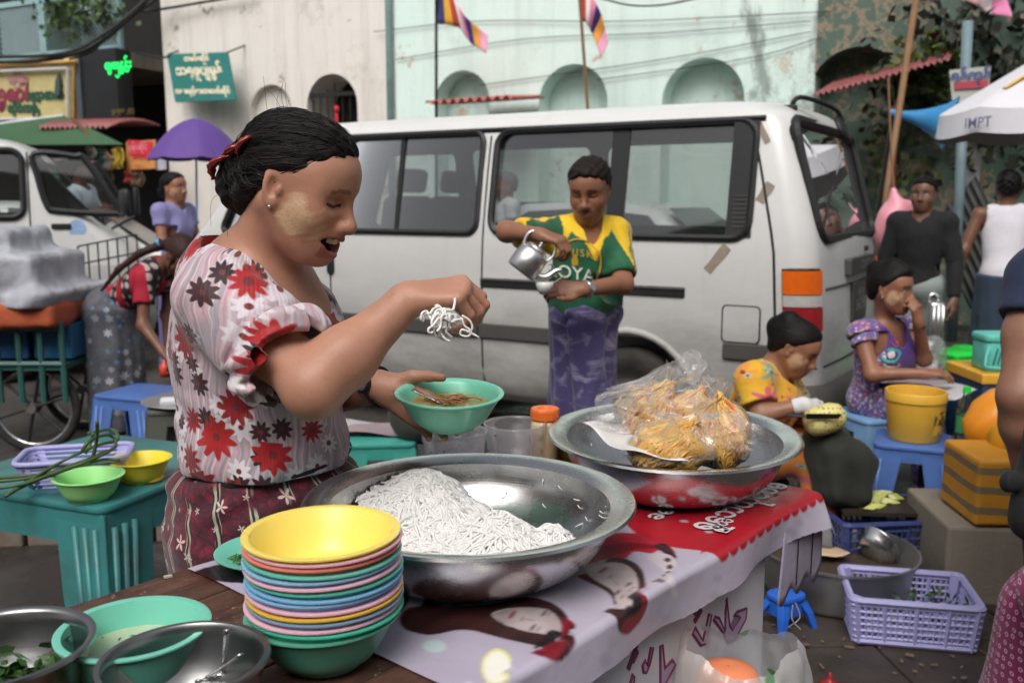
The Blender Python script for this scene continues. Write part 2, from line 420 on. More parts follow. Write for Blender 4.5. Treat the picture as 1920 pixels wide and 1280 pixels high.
def plaster(name,base,base2,stain,stain_amt,streak=.35,peel=None,peel_amt=0,rough=.85,moss=0,bs=.35,grime=None):
 T=NT(name);o=T.obj()
 big=T.noise(o,.55,6,.62);c=T.mix(T.ramp(big,[(.35,0.0),(.65,1.0)]),base,base2)
 st=T.noise(T.map(o,(2.2,2.2,.16)),1.6,6,.7);c=T.mix(T.m('MULTIPLY',T.ramp(st,[(.48,0.0),(.75,1.0)]),streak),c,stain)
 bl=T.noise(o,1.3,9,.75);c=T.mix(T.m('MULTIPLY',T.ramp(bl,[(.55,0.0),(.68,1.0)]),stain_amt),c,stain)
 if peel:
  pz=T.noise(o,2.6,7,.7);c=T.mix(T.ramp(pz,[(.66-peel_amt,0.0),(.68-peel_amt,1.0)]),c,peel)
 if moss:
  mz=T.noise(o,1.0,10,.78);c=T.mix(T.ramp(mz,[(.62-moss,0.0),(.68-moss,1.0)]),c,S(38,38,30))
  mz2=T.noise(o,3.1,8,.75,1.0);c=T.mix(T.ramp(mz2,[(.6,0.0),(.68,.8)]),c,S(64,72,38))
 if grime:
  s_=T.m('MULTIPLY',T.m('SUBTRACT',T.vm('DOT_PRODUCT',o,tuple(float(q)for q in FX),out=1),grime[0]),grime[1]);gn=T.m('ADD',T.noise(T.map(o,(1,1,.55)),.9,9,.72,.6),s_);c=T.mix(T.ramp(gn,[(.56,0.0),(.63,.75),(.8,1.0)]),c,T.mix(T.noise(o,5,6,.7),S(26,26,23),S(70,70,54)));pz2=T.m('ADD',T.noise(o,3.2,7,.7),T.m('MULTIPLY',s_,.35));c=T.mix(T.ramp(pz2,[(.64,0.0),(.66,.8),(.72,0.0)]),c,S(176,124,92))
 fine=T.noise(o,30,6,.7);c=T.mix(.25,c,T.mix(fine,scl(base,.7),scl(base,1.15)))
 return T.set(col=c,rough=rough,nrm=T.bump(T.m('ADD',T.noise(o,6,8,.7),T.m('MULTIPLY',fine,.4)),bs,.02))
SREF=(Fs(1530,100)[0]-Fs(742,150)[0])/2
MINT=plaster('mint_plaster',S(218,240,231),S(228,241,235),S(140,156,148),.5,.4,S(200,160,138),.025,grime=((SREF-.9),.16))
WHITEP=plaster('white_plaster',S(222,216,208),S(234,229,222),S(132,120,108),.55,.45,S(104,94,86),.015)
RUIN=plaster('mossy_plaster',S(140,182,166),S(168,204,190),S(40,40,34),.8,.8,S(150,104,78),.0,grime=(-4.6,.20))
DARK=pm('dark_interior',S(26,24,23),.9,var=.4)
def arch_poly(s0,s1,zt,zb,n=14):
 r=(s1-s0)/2;c=(s0+s1)/2
 return[(s1,zb)]+[(c+r*math.cos(math.pi*k/n),zt-r+r*math.sin(math.pi*k/n))for k in range(n+1)]+[(s0,zb)]
def wall_block(name,s0,s1,h,arches,mat,parent,off=0.0,thick=.9,depth=.4):
 m=MB();m.prism([(s0,0),(s1,0),(s1,h),(s0,h)],off-thick,off,fmap)
 o=m.build(name,mat,parent)
 for(a0,a1,zt,zb,dp)in arches:
  k=MB();k.prism(arch_poly(a0,a1,zt,zb),off-dp,off+.2,fmap);ko=k.build('cut',mat,None)
  Minv=ROOTS[parent.name].inverted()if parent else Matrix()
  ko.data.transform(Minv)
  for q in(o.data,ko.data):
   bm=bmesh.new();bm.from_mesh(q);bmesh.ops.recalc_face_normals(bm,faces=bm.faces);bm.to_mesh(q);bm.free()
  md=o.modifiers.new('b','BOOLEAN');md.object=ko;md.operation='DIFFERENCE';md.solver='EXACT'
  ko.parent=o.parent;bpy.context.view_layer.update();eval_mods(o)
  bpy.data.objects.remove(ko)
 return o
def Fr(u0,u1,v):return Fs(u0,v)[0],Fs(u1,v)[0]
sL=Fs(742,150)[0];sR=Fs(1530,100)[0];sE=9.0;sW=Fs(306,150)[0]
mint=thing('mint_building','pale mint plastered building with arched recesses behind the parked van','building',fmap((sL+sR)/2,0,0))
ar=[]
for(u0,u1,vt)in((816,918,132),(1010,1139,120),(1241,1396,108)):
 a0,a1=Fr(u0,u1,190);ar.append((a0,a1,Fs((u0+u1)/2,vt)[1],.2,.38))
wall_block('wall',sL,sR,8.5,ar,MINT,mint)
ruin=thing('ruined_building','dark mossy ruined wall overgrown with plants behind the black-shirted man','building',fmap(sR+3,0,0))
a0,a1=Fr(1508,1700,165)
wall_block('wall',sR+.002,sE,8.5,[(a0+.05,a1,Fs(1605,88)[1],.2,.55)],RUIN,ruin,off=.02)
wht=thing('white_building','off-white stained building with green signboard and small arched windows','building',fmap((sW+sL)/2,0,0))
a0,a1=Fr(466,546,200);b0,b1=Fr(573,668,200)
wall_block('wall',sW,sL-.002,8.5,[(a0,a1,Fs(505,158)[1],2.3,.14),(b0,b1,Fs(620,138)[1],1.0,.8)],WHITEP,wht,off=-.03)
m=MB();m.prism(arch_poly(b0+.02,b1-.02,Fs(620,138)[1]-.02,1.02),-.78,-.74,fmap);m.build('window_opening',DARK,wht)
GRILL=pm('iron_grille',S(40,38,36),.6,.3)
for k in range(7):
 s=b0+.06+(b1-b0-.12)*k/6;m=MB();m.tube([fmap(s,1.1,-.12),fmap(s,Fs(620,138)[1]-.12-.25*abs(k-3)/3,-.12)],.012,6);m.build('window_bar',GRILL,wht)
m=MB();m.box(fmap((b0+b1)/2,Fs(620,176)[1],-.1),((b1-b0)*.98,.05,.06),rotz(math.atan2(FX[1],FX[0])));m.build('window_rail',GRILL,wht)
PIPE=pm('pipe_paint',S(120,150,148),.5,var=.2,dirt=.5)
pp=MB();pp.tube([fmap(sL-.06,.02,.07),fmap(sL-.06,8.4,.07)],.05,10);tag(pp.build('downpipe',PIPE,None,smooth=True),'grey-blue downpipe between the white and the mint building','pipe')
GREEN=pm('sign_green',S(36,118,112),.45,var=.12,dirt=.25)
CREAM=pm('sign_letter',S(226,218,190),.5,var=.06)
o0=.35
q=[Fp(313,102,.22),Fp(424,98,.4),Fp(441,187,.62),Fp(328,191,.44)]
sg=thing('signboard','dark green signboard with cream Burmese lettering on the white wall','signboard',q[3])
qn=np.cross(q[1]-q[0],q[3]-q[0]);qn/=np.linalg.norm(qn);qn=qn if qn@V3(0,-1,0)>0 else-qn
m=MB();m.add([p for p in q]+[p-qn*.05 for p in q],[(0,1,2,3),(4,7,6,5),(0,4,5,1),(1,5,6,2),(2,6,7,3),(3,7,4,0)]);m.build('board',GREEN,sg)
ex=q[1]-q[0];Lx=np.linalg.norm(ex);ex/=Lx;ey=q[0]-q[3];Ly=np.linalg.norm(ey);ey/=Ly
cc=(q[0]+q[1]+q[2]+q[3])/4
text_on('သရဖူပျံမွန်',Ly*.27,frame_map(cc+ey*Ly*.12+qn*.012,ex,ey,qn),CREAM,sg,bold=.012)
text_on('ထမင်းဆိုင်',Ly*.15,frame_map(cc+ey*Ly*.37+qn*.012,ex,ey,qn),CREAM,sg,bold=.008)
text_on('ကဖေးနှင့်စားသောက်ဆိုင်',Ly*.14,frame_map(cc-ey*Ly*.3+qn*.012,ex,ey,qn),CREAM,sg,bold=.008)
for(a,b)in((q[0],0),(q[1],0)):
 m=MB();m.tube([a-qn*.02,a-qn*.02-FN*.5+V3(0,0,.2)],.014,6);m.build('bracket',GRILL,sg)
SHOP=plaster('shop_plaster',S(120,112,100),S(150,140,122),S(60,56,50),.6,.5)
shp=thing('shophouse','cluttered shophouse with lattice balcony and dark ground floor far down the street','building',fmap(sW-5,0,0))
sS0=-22.0;s1=Fs(275,150)[0]
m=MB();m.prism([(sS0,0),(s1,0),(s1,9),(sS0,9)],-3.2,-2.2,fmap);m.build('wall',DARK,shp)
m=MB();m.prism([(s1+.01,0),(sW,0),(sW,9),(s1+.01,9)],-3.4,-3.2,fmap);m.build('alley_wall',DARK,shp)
zb=Fs(100,108)[1];zt2=Fs(100,-120)[1]
m=MB();m.prism([(sS0,zb-.25),(Fs(228,50)[0],zb-.25),(Fs(228,50)[0],zb),(sS0,zb)],-2.2,.1,fmap);m.build('balcony_slab',SHOP,shp)
sc=Fs(228,50)[0]
m=MB();m.prism([(sc,0),(Fs(258,50)[0],0),(Fs(258,50)[0],8),(sc,8)],-2.19,-1.6,fmap);m.build('pier',plaster('pier_plaster',S(150,140,112),S(120,112,90),S(50,46,38),.7,.6),shp)
LATT=pm('lattice_paint',S(140,165,168),.5,var=.12,dirt=.3)
LATB=pm('lattice_back',S(70,88,92),.7,var=.2)
for(u0,u1)in((-70,80),(84,225)):
 a,b=Fr(u0,u1,60);zt=zb+1.0
 m=MB();m.prism([(a,zb+.08),(b,zb+.08),(b,zt),(a,zt)],-.02,0,fmap);m.build('lattice_backing',LATB,shp)
 m=MB();w_=b-a
 for k in range(46):
  for sg_ in(1,-1):
   x0=a+(k-18)*.09
   for(c0,c1)in((a,(a+b)/2),((a+b)/2,b)):
    dirn=1 if c0==a else-1
    pts=[]
    xs=x0 if dirn==1 else a+b-x0
    p0=(xs,zb+.08);p1=(xs+dirn*.92,zt)
    lo_,hi_=c0,c1
    t0=(lo_-p0[0])/(p1[0]-p0[0]);t1=(hi_-p0[0])/(p1[0]-p0[0]);t0,t1=max(0,min(t0,t1)),min(1,max(t0,t1))
    if t1-t0>.03 and sg_==1:
     A=fmap(p0[0]+(p1[0]-p0[0])*t0,p0[1]+(p1[1]-p0[1])*t0,.012);B=fmap(p0[0]+(p1[0]-p0[0])*t1,p0[1]+(p1[1]-p0[1])*t1,.012)
     m.tube([A,B],.012,4)
 lo=m.build('lattice_slats',LATT,shp);tag(lo,kind='stuff')
 m=MB()
 for(x,z,dx,dz)in(((a+b)/2,zt,b-a,.09),((a+b)/2,zb+.06,b-a,.09),(a,(zb+zt)/2,.09,1.0),(b,(zb+zt)/2,.09,1.0)):
  m.prism([(x-dx/2,z-dz/2),(x+dx/2,z-dz/2),(x+dx/2,z+dz/2),(x-dx/2,z+dz/2)],-.03,.04,fmap)
 m.build('balcony_frame',pm('frame_teal',S(150,186,190),.5,var=.1,dirt=.25),shp)
YEL=pm('sign_yellow',S(214,198,140),.5,var=.08,dirt=.2)
q=[Fp(-60,122,.5),Fp(146,112,.5),Fp(146,222,.35),Fp(-60,226,.35)]
ys=thing('shop_sign','cream-yellow shop sign with pink and green lettering above the green awning','signboard',q[3])
qn=np.cross(q[1]-q[0],q[3]-q[0]);qn/=np.linalg.norm(qn);qn=qn if qn@V3(0,-1,0)>0 else-qn
m=MB();m.add([p for p in q]+[p-qn*.2 for p in q],[(0,1,2,3),(4,7,6,5),(0,4,5,1),(1,5,6,2),(2,6,7,3),(3,7,4,0)]);m.build('board',YEL,ys)
ORG=pm('sign_border',S(208,160,92),.5,var=.1,dirt=.2);SIL=pm('neon_tube',S(200,200,205),.3,var=.05)
def q_at(q,qn,x,y,d=.02):return(q[0]*(1-x)+q[1]*x)*(1-y)+(q[3]*(1-x)+q[2]*x)*y+qn*d
m=MB();m.tube([q_at(q,qn,0,.04),q_at(q,qn,1,.04)],.07,6,flat=.4);m.tube([q_at(q,qn,.985,.04),q_at(q,qn,.985,1)],.06,6,flat=.4);m.build('border',ORG,ys)
m=MB();m.tube([q_at(q,qn,0,.14,.06),q_at(q,qn,.94,.14,.06)],.025,6);m.tube([q_at(q,qn,.94,.14,.06),q_at(q,qn,.945,.98,.06)],.03,6);m.tube([q_at(q,qn,0,.99,.08),q_at(q,qn,.95,.99,.08)],.03,6);m.build('tube_trim',SIL,ys)
ex=q[1]-q[0];Lx=np.linalg.norm(ex);ex/=Lx;ey=q[0]-q[3];Ly=np.linalg.norm(ey);ey/=Ly
MAG=pm('letter_magenta',S(150,60,84),.5,var=.15);DGR=pm('letter_green',S(44,92,74),.5,var=.15);PNK=pm('letter_pink',S(196,150,150),.5,var=.1)
fr=lambda x,y:frame_map(q_at(q,qn,x,y,.02),ex,ey,qn)
text_on('မြန်မာ',Ly*.2,fr(.48,.28),PNK,ys,bold=.01);text_on('ရွှေဝါ',Ly*.36,fr(.43,.55),MAG,ys,bold=.02);text_on('စားသောက်',Ly*.22,fr(.7,.58),DGR,ys,bold=.016);text_on('ဆိုင်ကြီး',Ly*.22,fr(.52,.8),DGR,ys,bold=.016)
m=MB();m.prism([(-.02,0),(.06,.05),(.05,.3),(0,.42),(-.06,.3),(-.07,.05)],0,.05,fr(.85,.62));m.build('emblem',LATB,ys)
m=MB();a,b=Fr(150,188,160);m.prism([(a,Fs(160,226)[1]),(b,Fs(160,226)[1]),(b,Fs(160,106)[1]),(a,Fs(160,106)[1])],.0,.3,fmap);tag(m.build('side_panel',YEL,None),'plain cream panel between the yellow shop sign and the black display','panel')
led=thing('display_board','tall black electronic display board with green glowing characters','display',fmap(Fs(222,230)[0],Fs(222,230)[1],.3))
a,b=Fr(186,258,160);za,zb_=Fs(222,228)[1],Fs(222,99)[1]
m=MB();m.prism([(a,za),(b,za),(b,zb_),(a,zb_)],.1,.45,fmap);m.build('case',pm('display_case',S(34,36,38),.4,var=.2),led,bevel=.02)
m=MB();m.prism([(a,za),(a+.12,za),(a+.12,zb_),(a,zb_)],.452,.49,fmap);m.build('case_edge',pm('display_edge',S(72,82,88),.4),led)
T=NT('led_green');LEDM=T.set(col=(0,.05,.01),emit=(.02,1.0,.16),emits=1.6)
T=NT('led_amber');LEDA=T.set(col=(.05,.03,.0),emit=(.5,.42,.08),emits=.25)
fl=lambda u,v:frame_map(Fp(u,v,.462),FX,V3(0,0,1),FN)
text_on('ဈေးနှုန်း',.19,fl(221,122),LEDM,led,bold=.006);text_on('၅၀၀',.17,fl(229,130),LEDM,led,bold=.006);text_on('::',.14,fl(201,125),LEDM,led);text_on('ရွှေဈေး ၂၄၅',.1,fl(230,207),LEDA,led)
REDC=pm('red_corrugated',S(150,84,86),.55,var=.15,dirt=.45,bump=.15)
def corrugated(name,label,P0,P1,D,n,amp,mat,parent=None,thick=.006,curve=0.0):
 """sheet from edge P0-P1 hanging by vector D, waves across the edge"""
 m=MB();L=np.linalg.norm(P1-P0);ex=(P1-P0)/L;nn=np.cross(ex,D);nn/=np.linalg.norm(nn);nn=nn if nn[2]>0 else-nn
 f=lambda x,y:P0+ex*L*x+D*y+nn*(amp*math.sin(x*n*2*math.pi)+curve*4*y*(1-y))
 m.grid(f,n*6,4);o=m.build(name,mat,parent,smooth=True)
 md=o.modifiers.new('s','SOLIDIFY');md.thickness=thick;eval_mods(o)
 if label:tag(o,label,'awning')
 return o
corrugated('corrugated_awning','dusty red corrugated awning over the dark alley beside the display board',Fp(172,236,.1),Fp(300,234,.1),FN*1.1+V3(0,0,-.12),14,.03,REDC,curve=.1)
corrugated('corrugated_awning','red corrugated awning under the overgrown arch behind the blue loudspeaker',Fp(1562,172,.02)+V3(0,0,.1),Fp(1785,154,.02)+V3(0,0,.35),FN*1.5+V3(0,0,-.3),22,.016,REDC)
corrugated('corrugated_awning','low red tin roof edge showing above the van below the arches',Fp(866,199,.1)+V3(0,0,.05),Fp(1022,186,.1)+V3(0,0,.03),FN*1.0+V3(0,0,-.1),10,.03,pm('red_tin',S(178,92,84),.5,var=.15,dirt=.3))
TARP=pm('green_tarp',S(56,92,62),.75,var=.14,bump=.2,bscale=12)
m=MB();A,B,C_,D_=Fp(-40,238,1.2),Fp(120,217,.6),Fp(232,271,1.9),Fp(-40,272,2.4)
def tf(x,y):
 p=(A*(1-x)+B*x)*(1-y)+(D_*(1-x)+C_*x)*y;return p+V3(0,0,-.12*math.sin(math.pi*x)*math.sin(math.pi*y))
m.grid(tf,20,10);tw=thing('tarp_awning','dark green tarpaulin awning stretched below the yellow shop sign','awning',D_);oo=m.build('tarp',TARP,tw,smooth=True)
m=MB();m.tube([A,B],.03,6);m.build('ridge_pole',SIL,tw)
m=MB();m.tube([Fp(135,222,1.0),Fp(212,300,2.0)],.03,6);m.build('bamboo_prop',pm('bamboo_dark',S(104,74,48),.6),tw)
def flat_panel(name,label,cat,pts,mat,thick=.015,parent=None):
 pts=[np.array(p)for p in pts];n_=np.cross(pts[1]-pts[0],pts[2]-pts[0]);n_/=np.linalg.norm(n_);n_=n_ if n_@V3(0,-1,0)>0 else-n_
 k=len(pts);m=MB();m.add(pts+[p-n_*thick for p in pts],[tuple(range(k)),tuple(range(2*k-1,k-1,-1))]+[(i,k+i,k+(i+1)%k,(i+1)%k)for i in range(k)])
 o=m.build(name,mat,parent)
 if label:tag(o,label,cat)
 return o,n_
ps=thing('poster','orange poster with red print hanging under the red corrugated awning','poster',Fp(264,316,.8))
po,n_=flat_panel('sheet',None,None,[Fp(236,266,.8),Fp(291,262,.8),Fp(291,316,.8),Fp(237,319,.8)],pm('poster_orange',S(206,146,84),.6,var=.1),parent=ps)
fp_=lambda u,v:frame_map(Fp(u,v,.815),FX,V3(0,0,1),FN)
RED=pm('poster_red',S(206,52,66),.6,var=.08)
m=MB();m.prism([(-.26,-.1),(.1,-.1),(.16,-.22),(.24,-.08),(.3,.1),(-.26,.14)],0,.003,fp_(262,278));m.build('print',RED,ps)
text_on('ဖုန်းဆိုင်',.13,frame_map(Fp(258,276,.822),FX,V3(0,0,1),FN),pm('poster_pink',S(232,170,180),.6),ps);text_on('အရောင်း',.13,fp_(268,292),RED,ps,bold=.006);text_on('၀၉၅၁၂',.07,fp_(262,311),RED,ps)
flat_panel('notice','white printed notice pinned beside the orange poster','notice',[Fp(292,294,.75),Fp(311,293,.75),Fp(311,318,.75),Fp(292,319,.75)],pm('notice_white',S(176,172,186),.6,var=.4,scale=6))
goods=[(S(196,170,60),222,300,18,34),(S(70,130,120),193,297,10,26),(S(188,186,176),205,308,9,22),(S(120,126,60),176,318,14,24),(S(168,58,48),240,336,12,16),(S(200,196,190),168,290,8,20),(S(86,90,48),200,336,22,20),(S(96,72,52),260,340,22,22),(S(70,66,60),150,310,14,40)]
nm=['yellow','teal','pale','olive','red','white','dark olive','brown','charcoal']
for i,(cl,u,v,dw,dh)in enumerate(goods):
 m=MB();A=Fp(u-dw/2,v+dh/2,1.0);wd=dw/110;hd=dh/110
 m.grid(lambda x,y:A+FX*(x-.0)*wd+V3(0,0,1)*y*hd+FN*(.05*math.sin(9*x+i)+.03*math.sin(7*y)),8,6)
 o=m.build('hanging_goods',pm('goods_%d'%i,cl,.6,var=.3,scale=12),None,smooth=True);md=o.modifiers.new('s','SOLIDIFY');md.thickness=.08;eval_mods(o)
 tag(o,nm[i]+' goods hanging in the shop front below the green tarpaulin','goods','goods hanging in the shop front')
WIRE=pm('cable_black',S(22,22,22),.6)
for i,(pts,r)in enumerate(((((-30,118,2.0),(90,112,1.5),(180,85,1.0),(255,25,.5),(320,-20,.2)),.035),(((-30,108,2.0),(120,100,1.4),(200,60,.9),(262,10,.5),(290,-20,.3)),.03),(((130,112,1.2),(180,92,1.0),(205,50,.6),(230,38,.4)),.02),(((255,100,.5),(300,108,.3),(330,104,.2)),.018),(((250,22,.4),(300,18,.2),(380,5,.1),(480,-12,.1)),.022),(((1120,-4,.3),(1180,10,.35),(1240,10,.35),(1310,-3,.3)),.012),(((700,60,.04),(900,40,.04),(1180,40,.05),(1560,22,.05)),.006),(((742,112,.04),(980,74,.04),(1240,62,.04),(1520,40,.04)),.006),(((900,160,.04),(1240,112,.04),(1520,60,.04)),.006),(((1120,150,.04),(1400,110,.04),(1540,70,.04)),.006))):
 m=MB();m.tube(smooth_path([Fp(*p)for p in pts],6),r,6)
 ds=['thick black cable bundle sweeping across the lattice balcony','second black cable just above the thick bundle at the balcony','short black cable loop beside the lattice balcony','short cable between display board and green signboard','cable running along the top of the white building','sagging cable at the top of the mint wall','uppermost thin wire along the mint wall','second thin wire along the mint wall','thin wire crossing above the middle arch','lowest thin wire above the third arch']
 tag(m.build('cable',WIRE,None,smooth=True),ds[i],'cable')
nb=thing('blocker_building','unseen building added behind the viewer to block sky light and darken reflections','building',(0,-8.5,0))  # unseen block, added to shade upright faces and darken reflections
NBM=plaster('blocker_plaster',S(150,140,126),S(120,112,102),S(60,56,52),.6,.5)
m=MB();m.box((0,-9.0,4.2),(34,1.0,8.4));m.build('wall',NBM,nb)
m=MB();m.box((0,-7.9,3.1),(34,1.2,.12));m.build('canopy_slab',NBM,nb)
for k in range(9):
 m=MB();m.box((-12+3*k,-8.48,1.3),(1.9,.06,2.4));m.build('shop_opening',DARK,nb)
 m=MB();m.box((-12+3*k,-8.48,5.4),(1.1,.06,1.6));m.build('window',DARK,nb)
# ================================================================ VANS
VO=V3(*at(1450,178,4.75));VDIR=V3(-.86,.51,0);VDIR/=np.linalg.norm(VDIR);VSIDE=V3(-.51,-.86,0);VSIDE/=np.linalg.norm(VSIDE)
VAN0=V3(VO[0],VO[1],0)-VDIR*.30-VSIDE*.72
def vkeys(z,tab):
 zs=[t[0]for t in tab];return[float(np.interp(z,zs,[t[i]for t in tab]))for i in range(1,len(tab[0]))]
VT=[(.24,.10,4.58,.74,.125),(.30,.02,4.66,.80,.125),(.42,.0,4.69,.835,.125),(.6,.015,4.68,.845,.115),(.9,.03,4.64,.845,.115),(1.05,.04,4.56,.842,.115),(1.18,.05,4.42,.835,.115),(1.3,.075,4.30,.82,.115),(1.6,.15,4.04,.77,.115),(1.8,.205,3.87,.728,.115),(1.86,.235,3.80,.705,.125),(1.905,.29,3.68,.66,.2),(1.935,.38,3.5,.58,.25),(1.955,.55,3.2,.42,.3),(1.965,.9,2.8,.2,.18)]
VZ=[.24,.27,.30,.36,.42,.5,.6,.7,.8,.9,.98,1.05,1.12,1.18,1.24,1.3,1.4,1.5,1.6,1.7,1.8,1.84,1.86,1.885,1.905,1.92,1.935,1.947,1.955,1.961,1.965]
def plan(z,inset=0.0,n=6,nx=26,ny=10):
 xr,xf,hw,cr=vkeys(z,VT);xr+=inset;xf-=inset;hw-=inset;cr=max(.03,cr-inset)
 pts=[]
 for(cx,cy,a0)in((xf-cr,hw-cr,0),(xr+cr,hw-cr,90),(xr+cr,-hw+cr,180),(xf-cr,-hw+cr,270)):
  arc=[(cx+cr*math.cos(R(a0+90*k/n)),cy+cr*math.sin(R(a0+90*k/n)))for k in range(n+1)]
  pts+=arc
  m=nx if a0 in(0,180)else ny
  nxt={0:(xr+cr,hw),90:(xr,-hw+cr),180:(xf-cr,-hw),270:(xf,hw-cr)}[a0]
  for k in range(1,m):t=k/m;pts.append((arc[-1][0]*(1-t)+nxt[0]*t,arc[-1][1]*(1-t)+nxt[1]*t))
 out=[]
 for x,y in pts:
  b=.05*(1-(y/hw)**2);L=(x-xr)/(xf-xr)
  out.append((x-b*max(0,1-L*8)+b*1.6*max(0,1-(1-L)*8),y))
 return out
def loft(zs,inset):
 m=MB();rings=[plan(z,inset)for z in zs];n=len(rings[0])
 vs=[(x,y,z)for ring,z in zip(rings,zs)for(x,y)in ring]
 fs=[(i*n+k,i*n+(k+1)%n,(i+1)*n+(k+1)%n,(i+1)*n+k)for i in range(len(zs)-1)for k in range(n)]
 fs+=[tuple(range(n))[::-1],tuple((len(zs)-1)*n+k for k in range(n))]
 m.add(vs,fs);return m
def side_y(z):return vkeys(z,VT)[2]
def mk(name,m,mat,parent,**k):return m.build(name,mat,parent,world=False,**k)
def paint(name,col,dirt_h):
 """white van paint: road dirt that thickens towards the sills, faint streaks"""
 T=NT(name);o=T.obj();z=T.n('ShaderNodeSeparateXYZ',[o]);zz=T.last.outputs[2]
 c=T.mix(T.noise(o,3,5),scl(col,.95),scl(col,1.03))
 film_=T.m('MULTIPLY',T.ramp(T.m('MULTIPLY',zz,.5),[(.05,1.0),(.34,.85),(.46,.40),(dirt_h*.5,.05)]),T.ramp(T.noise(T.map(o,(1.2,1.2,3)),2.2,7,.65),[(.25,.5),(.75,1.0)]))
 c=T.mix(T.m('MULTIPLY',film_,.92),c,S(96,92,86))
 st=T.ramp(T.noise(T.map(o,(9,9,.5)),1.0,6,.7),[(.55,0.0),(.8,.4)]);c=T.mix(T.m('MULTIPLY',st,.5),c,S(150,138,120))
 sp=T.ramp(T.noise(o,38,4,.7),[(.66,0.0),(.74,.6)]);c=T.mix(T.m('MULTIPLY',sp,.5),c,S(120,100,80))
 return T.set(col=c,rough=T.m('ADD',.28,T.m('MULTIPLY',film_,.45)),coat=.25,coatr=.12)
VPAINT=paint('van_paint',S(216,216,214),1.5);VPAINT2=paint('van_paint_clean',S(214,214,212),.8)
RUB=pm('black_rubber',S(26,26,27),.55,var=.25);TRIM=pm('grey_trim',S(70,68,66),.6,var=.2,dirt=.3);SEAT=pm('seat_cloth',S(60,62,74),.9,var=.25,bump=.2)
TYRE=pm('tyre_rubber',S(30,29,28),.85,var=.3,dirt=.5,dirtcol=S(84,76,66),bump=.3);RIM=pm('steel_rim',S(120,118,114),.5,.5,dirt=.5)
VGL=glass('van_glass',(.62,.65,.64),.04,fog=.05,fogcol=(.3,.3,.3));VGLB=glass('van_rear_glass',(.20,.22,.22),.06,fog=.22,fogcol=(.22,.23,.23))
CHROME=pm('chrome',S(200,200,200),.2,.9,var=.05)
def wheel_at(parent,x,y,r=.315,w=.19):
 wt=MB();prof=[(r*.62,-w/2+.02),(r*.8,-w/2),(r*.95,-w/2+.012),(r,-w/2+.04),(r,w/2-.04),(r*.95,w/2-.012),(r*.8,w/2),(r*.62,w/2-.02)]
 Mx=rotx(R(90));wt.lathe(prof,36,(x,y,r),Mx);ty=mk('tyre',wt,TYRE,parent,smooth=True)
 rm=MB();s_=1 if y>0 else-1
 rm.lathe([(r*.62,w/2-.02),(r*.58,w/2-.03),(r*.5,w/2-.06),(r*.3,w/2-.05),(r*.16,w/2-.02),(0.001,w/2-.015)],28,(x,y,r),rotx(R(-90*s_)))
 mk('rim',rm,RIM,ty,smooth=True)
